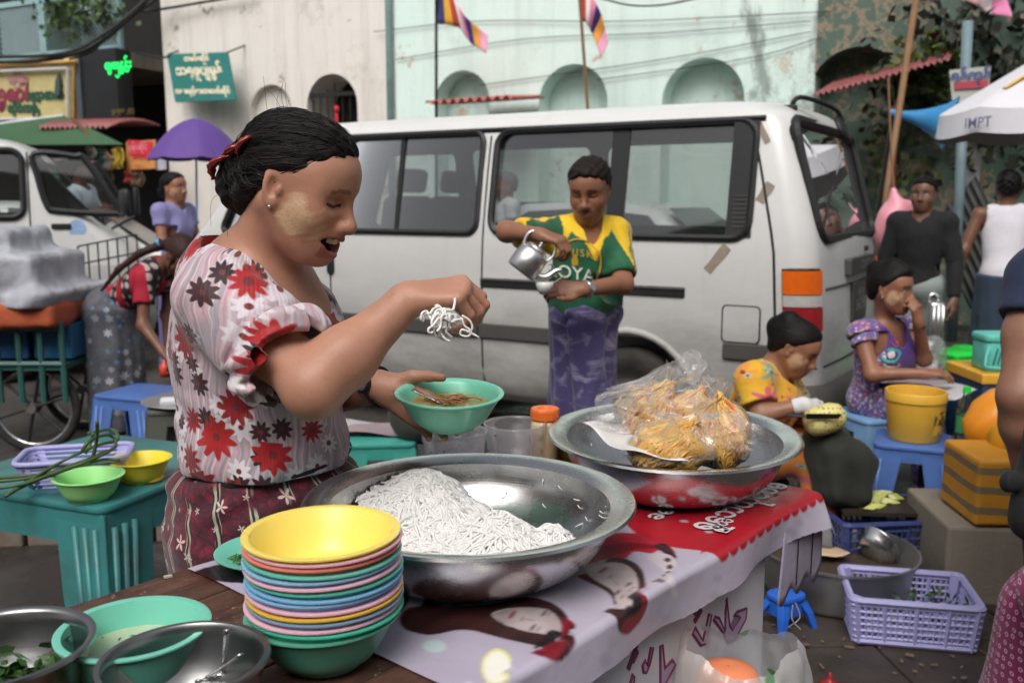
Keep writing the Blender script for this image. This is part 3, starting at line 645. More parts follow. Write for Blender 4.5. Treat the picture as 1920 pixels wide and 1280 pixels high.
def build_van(name,label,M4,detail,paintm):
 root=thing(name,label,'van',mtx=M4)
 outer=loft(VZ,0).mesh();inner=loft([z for z in VZ if .40<=z<=1.92],.045).mesh()
 for q in(outer,inner):
  bm=bmesh.new();bm.from_mesh(q);bmesh.ops.recalc_face_normals(bm,faces=bm.faces);bm.to_mesh(q);bm.free()
 body=link('body',outer,paintm,root,world=False)
 cuts=[link('cut',inner,None,None)]
 for c_ in cuts:c_.matrix_basis=M4
 def cutter(poly,axis,a,b):
  m=MB()
  if axis=='y':m.prism(poly,a,b,lambda x,y,z:(x,z,y))
  else:m.prism(poly,a,b,lambda x,y,z:(z,x,y))
  q=m.mesh();bm=bmesh.new();bm.from_mesh(q);bmesh.ops.recalc_face_normals(bm,faces=bm.faces);bm.to_mesh(q);bm.free()
  c_=link('cut',q,None,None);c_.matrix_basis=M4;cuts.append(c_)
 for(poly,sides)in detail['win']:
  for s in sides:cutter(poly,'y',*((.3,1.2)if s>0 else(-1.2,-.3)))
 cutter(detail['rear'],'x',-.4,.75)
 cutter(detail['front'],'x',3.3,5.4)
 for xw in detail['wheels']:
  for s in(1,-1):cutter([(xw+.39*math.cos(R(a)),.33+.39*math.sin(R(a)))for a in range(0,360,12)],'y',*((.58,1.2)if s>0 else(-1.2,-.58)))
 for c_ in cuts:
  md=body.modifiers.new('b','BOOLEAN');md.object=c_;md.operation='DIFFERENCE';md.solver='EXACT'
 bpy.context.view_layer.update();eval_mods(body)
 for c_ in cuts:bpy.data.objects.remove(c_)
 me=body.data;me.polygons.foreach_set('use_smooth',[True]*len(me.polygons));me.set_sharp_from_angle(angle=R(32))
 def loop3(poly,s,off):return[(x,s*(side_y(z)+off),z)for x,z in poly]
 for(poly,sides)in detail['win']:
  for s in sides:
   gk=MB();gk.tube(loop3(poly,s,.004),detail.get('gasket',.019),6,closed=True);w_=mk('window_gasket',gk,RUB,root)
   gl=MB();zs_=[z for _,z in poly];za_,zb_=min(zs_),max(zs_);L=[(x,s*(side_y(za_)+(side_y(zb_)-side_y(za_))*(z-za_)/(zb_-za_)-.016),z)for x,z in poly];c_=np.mean(L,0);gl.add([c_]+L,[(0,i+1,(i+1)%len(L)+1)for i in range(len(L))]);mk('window_pane',gl,VGL,w_)
 def rear_x(y,z):xr,xf,hw,cr=vkeys(z,VT);return xr-.05*(1-(y/hw)**2)
 L=[(rear_x(y,z)-.004,y,z)for y,z in detail['rear']];gk=MB();gk.tube(L,.024,6,closed=True);rg=mk('rear_window_gasket',gk,RUB,root)
 L=[(x+.02,y,z)for x,y,z in L];c_=np.mean(L,0);gl=MB();gl.add([c_]+L,[(0,i+1,(i+1)%len(L)+1)for i in range(len(L))]);mk('rear_window_pane',gl,VGLB,rg)
 def front_x(y,z):xr,xf,hw,cr=vkeys(z,VT);return xf+.08*(1-(y/hw)**2)
 L=[(front_x(y,z)-.02,y,z)for y,z in detail['front']];gk=MB();gk.tube([(x+.02,y,z)for x,y,z in L],.02,6,closed=True);fg=mk('windscreen_gasket',gk,RUB,root)
 gl=MB();c_=np.mean(L,0);gl.add([c_]+L,[(0,i+1,(i+1)%len(L)+1)for i in range(len(L))]);mk('windscreen',gl,glass('screen_glass_'+name,(.7,.75,.74),.06),fg)
 for xw in detail['wheels']:
  for s in(1,-1):wheel_at(root,xw,s*.74)
  ax=MB();ax.box((xw,0,.36),(.12,1.4,.1));mk('axle',ax,RUB,root)
 fl=MB();fl.box((2.3,0,.43),(4.3,1.5,.04));mk('floor_pan',fl,TRIM,root)
 for k,(sx,n)in enumerate(detail['seats']):
  for j in range(n):
   lo_s=-.22 if sx<3 else 0
   y=(j-(n-1)/2)*.52;b=MB();b.box((sx,y,.78),(.46,.48,.16));st_=mk('seat',b,SEAT,root,bevel=.05,smooth=True)
   b=MB();b.box((sx-.26,y,1.13+lo_s*.5),(.13,.48,.66+lo_s),roty(R(-10)));bk=mk('backrest',b,SEAT,st_,bevel=.05,smooth=True)
   if lo_s==0:b=MB();b.box((sx-.33,y,1.56),(.09,.28,.16),roty(R(-10)));mk('headrest',b,SEAT,bk,bevel=.035,smooth=True)
 d=MB();d.box((4.15,0,1.02),(.4,1.45,.24),roty(R(8)));mk('dashboard',d,RUB,root,bevel=.06)
 sw=MB();sw.tube([(3.86+.06*math.cos(a)*.5,detail['steer']+.19*math.sin(a),1.12+.19*math.cos(a))for a in np.linspace(0,2*math.pi,24)[:-1]],.014,6,closed=True);mk('steering_wheel',sw,RUB,root)
 return root
def wpoly(x0,x1,z0,z1,r=.07,dx=0.0):
 """rounded window outline (x,z); dx leans the front edge"""
 p=rrect(x1-x0,z1-z0,r,5,(x0+x1)/2,(z0+z1)/2);return[(x+(dx*(z-z0)/(z1-z0)if x>(x0+x1)/2 else 0),z)for x,z in p]
vinv=np.array([VDIR,VSIDE,(0,0,1)])
def vpx(u,v,y=None):
 y=.80 if y is None else y
 for _ in range(4):
  p=plane_hit(u,v,VAN0+VSIDE*y,VSIDE);q=vinv@(p-VAN0);y=side_y(min(max(q[2],.25),1.9))
 return float(q[0]),float(q[2])
xa,z1=vpx(930,244);xb,z0=vpx(1400,440)
big_l=vpx(927,330)[0];big_r=vpx(1413,330)[0];zt=(vpx(1170,236)[1]);zbm=vpx(1170,443)[1]
mid_l=vpx(905,330)[0];
xm_r=vpx(901,340)[0];xm_l=xm_r+1.06
xd_r=xm_l+.12
W1=wpoly(big_r,big_l,zbm,zt,.09);W2=wpoly(xm_r,xm_l,zbm,zt,.07);W3=wpoly(xd_r,min(4.12,xd_r+.95),zbm-.03,zt-.02,.07,-.28)
det=dict(win=[(W1,(1,-1)),(W2,(1,-1)),(W3,(1,-1))],rear=rrect(1.40,.60,.09,5,0,1.53),front=rrect(1.30,.50,.08,5,0,1.49),wheels=(1.0,3.62),seats=((1.25,2),(2.25,2),(3.2,2)),steer=-.38)
MV=Matrix(((VDIR[0],VSIDE[0],0,VAN0[0]),(VDIR[1],VSIDE[1],0,VAN0[1]),(0,0,1,0),(0,0,0,1)))
van=build_van('parked_van','large dirty white van parked behind the man pouring from a kettle',MV,det,VPAINT)
print('van windows',big_r,big_l,xm_r,xm_l,xd_r,zbm,zt)
def vstrip(name,uv0,uv1,h,mat,out=.012,parent=van,th=.02,x0=None,x1=None):
 (xA,zA),(xB,zB)=vpx(*uv0),vpx(*uv1);z=(zA+zB)/2
 m=MB();xA,xB=(xA if x0 is None else x0),(xB if x1 is None else x1);m.box(((xA+xB)/2,side_y(z)+out-th/2,z),(abs(xB-xA),th,h));return mk(name,m,mat,parent,bevel=.004)
for(u,w_)in((1155,.10),):
 x,_=vpx(u,340);m=MB();m.box((x,side_y(1.5)-.035,(zt+zbm)/2),(w_,.02,zt-zbm),rotx(R(9.5)));mk('window_pillar',m,RUB,van)
x,_=vpx(747,340);m=MB();m.box((x,side_y(1.5)-.03,(zt+zbm)/2),(.03,.02,zt-zbm),rotx(R(9.5)));mk('window_divider',m,RUB,van)
x,_=vpx(1392,340);m=MB();m.box((x,side_y(1.5)-.012,(zt+zbm)/2),(.13,.02,zt-zbm),rotx(R(9.5)));vb=mk('vent_panel',m,RUB,van)
for k in range(8):
 zz=zbm+.06+k*.022;m=MB();m.box((x,side_y(zz)+.002,zz),(.075,.012,.009));mk('vent_slat',m,TRIM,vb)
vstrip('door_rail',(902,528),(1284,549),.052,RUB,.012)
vstrip('door_rail_lip',(902,522),(1284,543),.012,TRIM,.02)
rx,rz=vpx(900,640);
rd=MB();zst=vpx(760,607)[1]
for(x0,x1)in((.02,.47),(1.37,xm_r-.03),(xm_r-.02,xd_r-.06),(xd_r-.05,3.2),(4.05,4.5)):
 m=MB();m.box(((x0+x1)/2,side_y(zst)+.004,zst),(x1-x0,.03,.085));mk('rub_strip',m,TRIM,van,bevel=.006)
dr=MB();dr.tube([(x,side_y(1.835)+.008,1.835)for x in np.linspace(.33,3.7,20)],.013,6);mk('drip_rail',dr,RUB,van)
def seam(x,za,zb,name='door_seam',r=.006):
 m=MB();m.tube([(x,side_y(z)+.0005,z)for z in np.linspace(za,zb,14)],r,5);return mk(name,m,RUB,van)
xs1=(xm_r+big_l)/2;xs2=(xm_l+xd_r)/2
seam(xs1,.36,1.8);seam(xs2,.36,1.8);seam(4.2,.5,1.15)
m=MB();m.tube([(vkeys(z,VT)[0]+.185,side_y(z)+.0015,z)for z in np.linspace(.4,1.84,16)],.007,5);mk('rear_seam',m,RUB,van)
for xw in(1.0,3.62):
 m=MB();m.tube([(xw+.40*math.cos(R(a)),side_y(.5)+.006,.33+.40*math.sin(R(a)))for a in range(-8,190,11)],.022,6);mk('wheel_arch_lip',m,VPAINT,van,smooth=True)
(xA,zA),(xB,zB)=vpx(1357,573),vpx(1422,643)
m=MB();m.prism(rrect(abs(xA-xB),zA-zB,.02,4),0,.006,frame_map(((xA+xB)/2,side_y(.85)+.001,(zA+zB)/2),(1,0,0),(0,0,1),(0,1,0)));ff=mk('fuel_flap',m,VPAINT,van)
m=MB();m.tube([(x,side_y(.85)+.004,z)for x,z in rrect(abs(xA-xB)+.008,zA-zB+.008,.022,4,(xA+xB)/2,(zA+zB)/2)],.004,5,closed=True);mk('flap_gap',m,RUB,ff)
TAPE=pm('brown_tape',S(140,128,112),.6,var=.25,scale=30)
for k,(p0,p1,wd)in enumerate((((1326,508),(1364,462),.05),((1424,378),(1446,344),.05),((1424,232),(1440,268),.03))):
 (xA,zA),(xB,zB)=vpx(*p0),vpx(*p1);d=V3(xB-xA,0,zB-zA);L=np.linalg.norm(d);d/=L;nrm=V3(-d[2],0,d[0])
 m=MB();n_=6
 for i in range(n_):
  for s in(-1,1):
   zz=zA+d[2]*L*i/(n_-1)+nrm[2]*s*wd/2;m.v.append((xA+d[0]*L*i/(n_-1)+nrm[0]*s*wd/2*(1+.15*math.sin(i*5)),side_y(zz)+.003,zz))
 for i in range(n_-1):m.f.append((2*i,2*i+1,2*i+3,2*i+2));m.m.append(0)
 mk('tape_strip',m,TAPE,van)
(xh,zh)=vpx(621,490)
m=MB();m.prism(rrect(.055,.16,.02,4),0,.018,frame_map((xh,side_y(zh),zh),(1,0,0),(0,0,1),(0,1,0)));mk('door_handle',m,RUB,van,bevel=.003)
m=MB();xq,zq=vpx(420,452);m.prism([(.055*math.cos(R(a)),.055*math.sin(R(a)))for a in range(0,360,15)],.002,.004,frame_map((min(xq,4.1),side_y(zq),zq),(1,0,0),(0,0,1),(0,1,0)));mk('door_crest',m,pm('crest_blue',S(150,178,214),.5,var=.3,scale=30),van)
AMB=pm('lamp_amber',S(214,96,24),.2,var=.15,scale=40,coat=.6);LRED=pm('lamp_red',S(142,30,32),.2,var=.15,scale=40,coat=.6);LCLR=pm('lamp_clear',S(176,172,168),.2,var=.2,scale=40,coat=.6)
def rearp(y,z,off=0.0):
 ring=plan(min(max(z,.24),1.96),-off,10,10,40);best=None
 for x,yy in ring:
  if x<.7 and(best is None or abs(yy-y)<abs(best[1]-y)):best=(x,yy)
 return(best[0],y,z)
def corner_pt(a,z,off):
 xr,xf,hw,cr=vkeys(z,VT);cr2=cr+off
 if a<=0:return(xr+cr-a/90*.16,hw+off,z)
 aa=R(90+min(a,90));x,y=xr+cr+cr2*math.cos(aa),hw-cr+cr2*math.sin(aa)
 if a>90:y-=(a-90)/90*.16;x=xr-off-.05*(1-(y/hw)**2)
 else:x-=.05*(1-min(1,y/hw)**2)*(a/90)
 return(x,y,z)
for s in(1,-1):
 lamp=None
 for(za,zb2,mt,nm_)in((.97,1.085,AMB,'indicator_lens'),(.91,.965,LCLR,'reversing_lens'),(.79,.905,LRED,'brake_lens')):
  m=MB();na=10
  vs_=[]
  for k,off in enumerate((.004,.022)):
   for zz in np.linspace(za,zb2,4):
    for a in np.linspace(-14,78,na):x,y,z=corner_pt(a,zz,off);vs_.append((x,s*y,z))
  fs_=[(16*0+40+j*na+i,40+j*na+i+1,40+(j+1)*na+i+1,40+(j+1)*na+i)for j in range(3)for i in range(na-1)]
  rim_=list(range(0,na))+[na-1+na*j for j in range(1,4)]+list(range(4*na-2,3*na-1,-1))+[na*j for j in(2,1)]
  fs_+=[(rim_[i],rim_[(i+1)%len(rim_)],40+rim_[(i+1)%len(rim_)],40+rim_[i])for i in range(len(rim_))]
  m.add(vs_,fs_);lamp=mk(nm_,m,mt,van,smooth=True);lamp.data.set_sharp_from_angle(angle=R(40))
 m=MB();m.tube([(x,s*y,z)for x,y,z in[corner_pt(a,z,.004)for a,z in[(-14,1.09),(10,1.09),(45,1.09),(78,1.09),(78,1.0),(78,.9),(78,.785),(45,.785),(10,.785),(-14,.785),(-14,.9),(-14,1.0)]]],.008,5,closed=True);mk('lamp_surround',m,RUB,van)
bmp=MB();ring=[p for p in plan(.42,-.035,8,10,14)if p[0]<.45];ring=sorted(ring,key=lambda p:math.atan2(p[1],p[0]-1.2)%(2*math.pi))
for k,(x,y)in enumerate(ring):bmp.v+=[(x,y,.30),(x-.02,y*1.01,.34),(x-.02,y*1.01,.47),(x+.03,y,.52)]
for k in range(len(ring)-1):
 for j in range(3):bmp.f.append((k*4+j,(k+1)*4+j,(k+1)*4+j+1,k*4+j+1));bmp.m.append(0)
bo=mk('rear_bumper',bmp,TRIM,van,smooth=True)
def on_rear(name,y,z,w_,h_,mat,off=.012,parent=van,th=.02,rad=.01):
 xr,xf,hw,cr=vkeys(z,VT);x=xr-.05*(1-(y/hw)**2)
 m=MB();m.prism(rrect(w_,h_,rad,3),off-th,off,frame_map((x,y,z),(0,-1,0),(.0,0,1),(-1,0,0)));return mk(name,m,mat,parent)
gar=on_rear('plate_garnish',0.0,1.075,.62,.09,TRIM,.03,th=.05)
PLATE=pm('number_plate',S(58,56,54),.5,var=.2);pl=on_rear('number_plate',.02,.88,.36,.22,PLATE,.02)
PL=pm('plate_letter',S(150,148,142),.5)
def rtext(s_,size,y,z,off,mat,parent):
 xr,xf,hw,cr=vkeys(z,VT);x=xr-.05*(1-(y/hw)**2);me=text_mesh(s_,size)
 f_=frame_map((x-off,y,z),(0,-1,0),(0,0,1),(-1,0,0))
 for v in me.vertices:v.co=Vector(f_(*v.co))
 return link('lettering',me,mat,parent,world=False)
rtext('TOYOTA',.075,-.08,1.075,.034,PL,gar);rtext('ရန်ကုန်',.06,.02,.935,.024,PL,pl);rtext('5H/2987',.09,.02,.86,.024,PL,pl)
on_rear('tailgate_lock',-.25,1.155,.03,.03,RUB,.02)
m=MB();m.tube([rearp(y,.985,.0)for y in np.linspace(.66,-.66,16)],.007,5);mk('tailgate_crease',m,TRIM,van)
m=MB();m.tube([rearp(y,.60,.0)for y in np.linspace(.78,-.78,16)],.006,5);mk('tailgate_gap',m,RUB,van)
mr=MB();mp=[(.27,.50,1.89),(.24,.49,1.945),(.18,.40,1.94),(.10,.24,1.90),(.07,.20,1.84)]
mr.tube(smooth_path(mp,5),.013,6);ma=mk('mirror_arm',mr,RUB,van,smooth=True)
m=MB();m.box((.27,.51,1.88),(.07,.05,.06));mk('mirror_foot',m,RUB,ma,bevel=.01)
m=MB();m.lathe([(.001,.02),(.07,.015),(.105,.0),(.1,-.012),(.001,-.015)],24,(.06,.21,1.80),roty(R(-62))@np.diag([.8,.95,1]));mk('parking_mirror',m,RUB,ma,smooth=True)
M2a=R(20)
c2,s2=math.cos(M2a),math.sin(M2a)
x2f=at(275,500,7.6)[0]
org=V3(x2f-.30,8.35,0)-V3(c2,s2,0)*4.69
MV2=Matrix(((c2,s2,0,org[0]),(s2,-c2,0,org[1]),(0,0,1,0),(0,0,0,1)))
MV2=Matrix(((c2,-s2,0,org[0]),(s2,c2,0,org[1]),(0,0,1,0),(0,0,0,1)))
def v2px(u,v):
 y=-.8
 for _ in range(4):
  p=plane_hit(u,v,org+V3(-s2,c2,0)*y,V3(-s2,c2,0));q=p-org;y=-side_y(min(max(q[2],.25),1.9))
 return float(q@V3(c2,s2,0)),float(q[2])
p_=[v2px(*q)for q in((64,288),(140,293),(160,300),(222,392),(216,401),(110,396),(88,385),(70,330))]
print('van2',p_,v2px(50,290),v2px(50,405))
d2x0,d2z0=v2px(46,408);_,d2z1=v2px(40,282)
W2a=[(float(a),float(b))for a,b in smooth_path(p_,4,closed=True)]
W2b=wpoly(d2x0-1.1,d2x0,d2z0,d2z1,.09)
det2=dict(win=[(W2b,(1,-1)),(W2a,(1,-1))],rear=rrect(1.26,.60,.09,5,0,1.52),front=rrect(1.30,.50,.08,5,0,1.49),wheels=(.92,3.62),seats=((2.25,2),(3.2,2)),steer=-.38,gasket=.026)
van2=build_van('parked_van','second white van facing the umbrella, behind the sheeted handcart',MV2,det2,VPAINT2)
def seam2(x,za,zb):
 m=MB();m.tube([(x,-side_y(z)-.0005,z)for z in np.linspace(za,zb,12)],.007,5);mk('door_seam',m,RUB,van2)
xs_,_=v2px(52,330);seam2(xs_,.4,1.8)
m=MB();m.tube([(x,-side_y(1.84)-.008,1.84)for x in np.linspace(.4,3.7,20)],.012,6);mk('drip_rail',m,RUB,van2)
xq,zq=v2px(145,430);m=MB();m.prism([(.062*math.cos(R(a)),.062*1.25*math.sin(R(a)))for a in range(0,360,15)],.002,.004,frame_map((xq,-side_y(zq),zq),(1,0,0),(0,0,1),(0,-1,0)));mk('door_crest',m,pm('crest_blue2',S(150,178,214),.5,var=.4,scale=25),van2)
xq,zq=v2px(115,424);m=MB();m.box((xq,-side_y(zq)-.01,zq),(.14,.02,.04));mk('door_handle',m,RUB,van2,bevel=.006)
m=MB();xm_,zm_=v2px(231,378);m.box((xm_+.02,-.98,zm_),(.06,.14,.2),rotz(R(20)));mm_=mk('door_mirror',m,RUB,van2,bevel=.03,smooth=True)
m=MB();m.tube([(xm_-.05,-.80,zm_-.12),(xm_,-.9,zm_-.1)],.014,6);mk('mirror_arm',m,RUB,mm_)
m=MB();m.box((4.66,-.62,1.42),(.05,.1,.24));mk('corner_mirror',m,RUB,van2,bevel=.03,smooth=True)
m=MB();m.tube([(4.46,-.6,1.2),(4.64,-.62,1.3)],.012,6);mk('mirror_arm',m,RUB,van2)
# ================================================================ FOOD COUNTER
TZ=.85
E1=V3(.64065,.76783,0);EN=V3(.76783,-.64065,0)
NL,NR=-1.292,-.690;A0,A1=.30,1.765
tab=frame_map((0,0,0),E1,EN,(0,0,1))
def abn(p):return float(p@E1),float(p@EN)
T=NT('counter_wood');o=T.obj();q_=T.map(o,(1,1,1),rot=(0,0,-math.atan2(E1[1],E1[0])))
gr=T.noise(T.map(q_,(2,26,10)),1.6,8,.7,.6);c=T.mix(T.ramp(gr,[(.3,0.0),(.7,1.0)]),S(58,38,30),S(112,78,62))
c=T.mix(T.ramp(T.noise(o,9,6,.7),[(.5,0.0),(.66,.75)]),c,S(40,27,22));c=T.mix(T.ramp(T.noise(o,60,3),[(.66,0.0),(.7,.7)]),c,S(170,160,148))
wetw=T.ramp(T.noise(o,6,5,.6),[(.48,.0),(.6,1.0)])
WOOD=T.set(col=c,rough=T.m('SUBTRACT',.62,T.m('MULTIPLY',wetw,.35)),nrm=T.bump(gr,.25,.003))
WHITEW=plaster('white_board',S(214,210,214),S(196,192,198),S(150,140,140),.5,.35,S(110,100,92),-.05,rough=.6,bs=.06)
ctr=thing('food_counter','wooden food counter with white painted side, draped with a printed banner','counter',tab((A0+A1)/2,-1.0,0))
npl=5;wpl=(NR-NL)/npl
for i in range(npl):
 m=MB();n0=NL+i*wpl
 m.prism([(A0,n0+.0012),(A1,n0+.0012),(A1,n0+wpl-.0012),(A0,n0+wpl-.0012)],TZ-.03,TZ-(.0008*(i%2)),tab);m.build('plank',WOOD,ctr,bevel=.002)
ae=1.60
def sidep(u,v,off=0.0):
 return plane_hit(u,v,EN*(NR-.02+off),EN)
m=MB();m.prism([(A0,.0),(ae,.0),(ae,TZ-.032),(A0,TZ-.032)],NR-.045,NR-.02,lambda a,z,n:tab(a,n,z));sd_=m.build('side_board',WHITEW,ctr,bevel=.003)
m=MB();m.prism([(A0,.0),(ae,.0),(ae,TZ-.032),(A0,TZ-.032)],NL+.02,NL+.045,lambda a,z,n:tab(a,n,z));m.build('side_board',WHITEW,ctr)
m=MB();m.prism([(NL+.046,0),(NR-.046,0),(NR-.046,TZ-.032),(NL+.046,TZ-.032)],ae-.025,ae,lambda n,z,a:tab(a,n,z));m.build('end_board',WHITEW,ctr)
z7=lambda pts:[sidep(900+x/2.909,980+y/2.909,.0012)for x,y in pts]
GLY=[[(1455,465),(1450,522),(1388,640),(1347,650),(1330,600),(1275,525),(1282,510),(1305,517),(1336,588),(1340,480),(1346,410),(1362,560),(1376,582),(1422,512),(1384,502),(1402,484)],
[(1160,602),(1175,570),(1216,640),(1250,494),(1263,500),(1236,656),(1205,666)],[(1166,492),(1204,428),(1208,440),(1172,500)],[(1168,536),(1206,468),(1210,480),(1174,542)],
[(806,792),(852,668),(860,664),(814,800)],[(830,752),(858,690),(862,706),(838,760)],[(893,812),(888,775),(902,748),(914,782),(934,676),(946,680),(926,772),(908,815)],[(985,668),(997,666),(1008,792),(1050,745),(1066,770),(1012,872),(985,880)],[(818,880),(834,822),(842,838),(836,900)]]
PUR=pm('paint_purple',S(112,40,78),.6,var=.15);MAU=pm('paint_mauve',S(168,146,168),.6,var=.15)
for g_ in GLY:
 P=z7(g_);m=MB();k=len(P)
 bm=bmesh.new();vs_=[bm.verts.new(p)for p in P];bm.faces.new(vs_);bmesh.ops.triangulate(bm,faces=bm.faces);me=bpy.data.meshes.new('glyph');bm.to_mesh(me);bm.free();go_=link('brushed_letter',me,MAU,ctr)
 m.tube([p-EN*.001 for p in P],.0028,6,closed=True);m.build('letter_outline',PUR,go_)
step=.0019;DROP=.088
aa=np.arange(.742,A1+.03,step);bb=np.arange(NL+.012,NR+DROP+.01,step)
AA,BB=np.meshgrid(aa,bb,indexing='ij')
def drape(A,B):
 """banner parameter -> world; beyond the fold it turns down with a small radius"""
 r=.012;over=B-NR;
 n=np.where(over<0,B,NR+r*np.sin(np.clip(over/r,0,math.pi/2)));z=np.where(over<0,0,-r*(1-np.cos(np.clip(over/r,0,math.pi/2)))-np.maximum(over-r*math.pi/2,0))
 wv=.0016*np.sin(A*19+B*23)*np.sin(A*31-B*11)+.0012*np.sin(A*47+2)*np.clip(over/.05,0,1)
 lo_edge=np.clip((A-1.70)/.08,0,1)*0
 n2=n+np.where(over>0,.006+.010*np.sin(A*15)*np.clip(over/.08,0,1)+.02*np.clip((A-1.55)/.2,0,1)*np.clip(over/.08,0,1),0)
 ov2=np.maximum(A-A1+.01,0);z=z-ov2*1.2
 zz=TZ+.0035+wv*np.where(over<0,1,.3)+z
 return A[...,None]*E1+n2[...,None]*EN+zz[...,None]*V3(0,0,1)
P=drape(AA,BB);na,nb=AA.shape
idx=np.arange(na*nb).reshape(na,nb);Q=np.stack([idx[:-1,:-1],idx[1:,:-1],idx[1:,1:],idx[:-1,1:]],-1).reshape(-1,4)
hem=NR+DROP*(.86+.05*np.sin(AA*6.0+.5)+.03*np.sin(AA*37));keep=(BB<hem)
fold_cut=keep.reshape(-1)[Q].all(1);Q=Q[fold_cut]
def bpx(u,v):
 p=on(u,v,TZ+.003);a,n=abn(p)
 if n>NR:
  p=plane_hit(u,v,EN*(NR+.012),EN);a,_=abn(p);n=NR+.006+(TZ-p[2])
 return a,n
def inpoly(poly):
 pts=np.array([bpx(*p)for p in poly]);full=np.zeros(AA.shape,bool);j=len(pts)-1
 lo,hi=pts.min(0),pts.max(0);sl=(slice(max(0,int((lo[0]-aa[0])/step)),max(1,int((hi[0]-aa[0])/step)+2)),slice(max(0,int((lo[1]-bb[0])/step)),max(1,int((hi[1]-bb[0])/step)+2)));x,y=AA[sl],BB[sl];ins=np.zeros(x.shape,bool)
 for i in range(len(pts)):
  xi,yi=pts[i];xj,yj=pts[j]
  ins^=((yi>y)!=(yj>y))&(x<(xj-xi)*(y-yi)/(yj-yi+1e-12)+xi);j=i
 full[sl]=ins;return full
def sm(poly,per=4):
 return[tuple(p)for p in smooth_path([(x,y,0)for x,y in poly],per,closed=True)]
PC=np.zeros((na,nb,3));PC[:]=S(190,182,198)
PN=np.stack([AA,BB,AA*0],-1)
PC*=(1+.06*vnoise(PN,9,3)+.05*vnoise(PN,30,4))[...,None]
fadeA=np.clip((.95-AA)/.25,0,1);PC=PC*(1-.22*fadeA[...,None])+np.array(S(170,150,190))*.22*fadeA[...,None]
def paint_poly(poly,col,smooth=True,soft=None,var=.08):
 msk=inpoly([(p[0],p[1])for p in sm(poly)]if smooth else poly);c=np.array(col)*(1+var*vnoise(PN,60,9))[...,None];PC[msk]=np.clip(c[msk],0,1);return msk
def stroke(p,q,w,col):
 p,q=np.array(p,float),np.array(q,float);d=unit(q-p);n=np.array([-d[1],d[0]])*w/2;m_=(p+q)/2;paint_poly([tuple(p),tuple(m_+n),tuple(q),tuple(m_-n)],col,var=0)
def FEAT(k):
 dk,br,lp,sh_=S(30,22,24),S(84,58,56),S(168,72,84),S(186,160,160)
 if k==1:L_=[((1028,1142),(1014,1157),6,S(150,128,130)),((1026,1144),(1016,1156),3.4,dk),((1037,1141),(1026,1158),2.2,br),((1006,1168),(992,1182),6,S(150,128,130)),((1004,1170),(994,1181),3.2,dk),((1016,1170),(1004,1186),2.2,br),((1006,1163),(980,1160),3.0,sh_),((983,1154),(976,1165),3.4,S(140,108,108)),((968,1143),(953,1161),7,lp),((966,1146),(955,1159),1.6,S(96,30,40)),((934,1160),(946,1170),3,sh_)]
 else:L_=[((1186,1091),(1171,1103),6,S(150,128,130)),((1184,1093),(1173,1101),3.2,dk),((1193,1098),(1178,1110),2.2,br),((1164,1106),(1151,1118),6,S(150,128,130)),((1162,1108),(1153,1116),3.0,dk),((1172,1114),(1160,1126),2.2,br),((1162,1100),(1145,1084),3.0,sh_),((1150,1077),(1140,1086),3.4,S(140,108,108)),((1140,1061),(1121,1076),6.5,lp),((1137,1064),(1124,1074),1.5,S(96,30,40))]
 for a_ in L_:stroke(*a_)
paint_poly([(355,1082),(400,1060),(500,1045),(620,1050),(760,1095),(740,1150),(600,1150),(480,1098),(420,1092)],S(24,21,24))
paint_poly([(788.7,1148.6),(795.5,1125.7),(826.1,1111.4),(894.1,1114.5),(962.1,1099.0),(968.9,1114.5),(951.9,1122.0),(894.1,1128.2),(853.3,1133.1)],S(26,20,24))
paint_poly([(800,1112),(842,1104),(872,1120),(850,1138),(812,1128)],S(150,146,156));paint_poly([(770,1120),(790,1112),(795,1122),(775,1130)],S(160,150,165))
red=S(176,26,40);aR=bpx(1312,1030)[0]-.01
rm_=(AA>aR+.02+.09*np.clip((-.80-BB)/.2,0,1)-.03*np.sin(BB*14))&(BB<NR-.004)
PC[rm_]=np.array(red)*(1+.1*vnoise(PN,14,5))[rm_][...,None]
paint_poly([(1184,978),(1184,940),(1300,930),(1460,880),(1520,918),(1330,1036),(1316,1012),(1298,1000),(1250,986)],red,smooth=False)
for k in range(15):
 a=aR+.03+k*.036;rr=.0225;msk=(AA-a)**2+(BB-(NR-.0))**2*.8<rr**2;PC[msk]=np.array(red)*(1+.1*vnoise(PN,14,5))[msk][...,None]
for(u,v)in((1232,966),(1282,977),(1329,996)):
 a,b=bpx(u,v);msk=(np.abs(AA-a)+np.abs(BB-b))<.009;PC[msk]=S(176,172,180)
paint_poly([(752,1172),(765,1138),(860,1136),(925,1130),(985,1120),(1035,1132),(1066,1160),(1062,1192),(1040,1215),(1010,1210),(940,1197),(870,1182),(800,1190)],S(58,30,30),var=.5)
paint_poly([(1053,1158),(1078,1170),(1080,1192),(1062,1222),(1036,1242),(1018,1232),(1018,1208),(1042,1200),(1054,1185)],S(128,22,34));paint_poly([(1070,1172),(1081,1180),(1074,1206),(1050,1234),(1034,1240),(1060,1210),(1068,1190)],S(70,14,22))
paint_poly([(922,1152),(945,1141),(985,1139),(1020,1143),(1044,1156),(1053,1178),(1040,1187),(1012,1186),(975,1180),(940,1168)],S(216,202,203),var=.05)
paint_poly([(1000,1215),(1020,1190),(1032,1180),(1050,1184),(1040,1200),(1022,1208)],S(30,16,20))
FEAT(1)
paint_poly([(1062,1070),(1105,1030),(1128,1004),(1200,1000),(1246,1014),(1266,1036),(1240,1028),(1222,1037),(1190,1034),(1170,1046),(1115,1062)],S(182,30,48));paint_poly([(1100,1045),(1140,1022),(1200,1018),(1240,1026),(1190,1030),(1130,1046)],S(128,18,34))
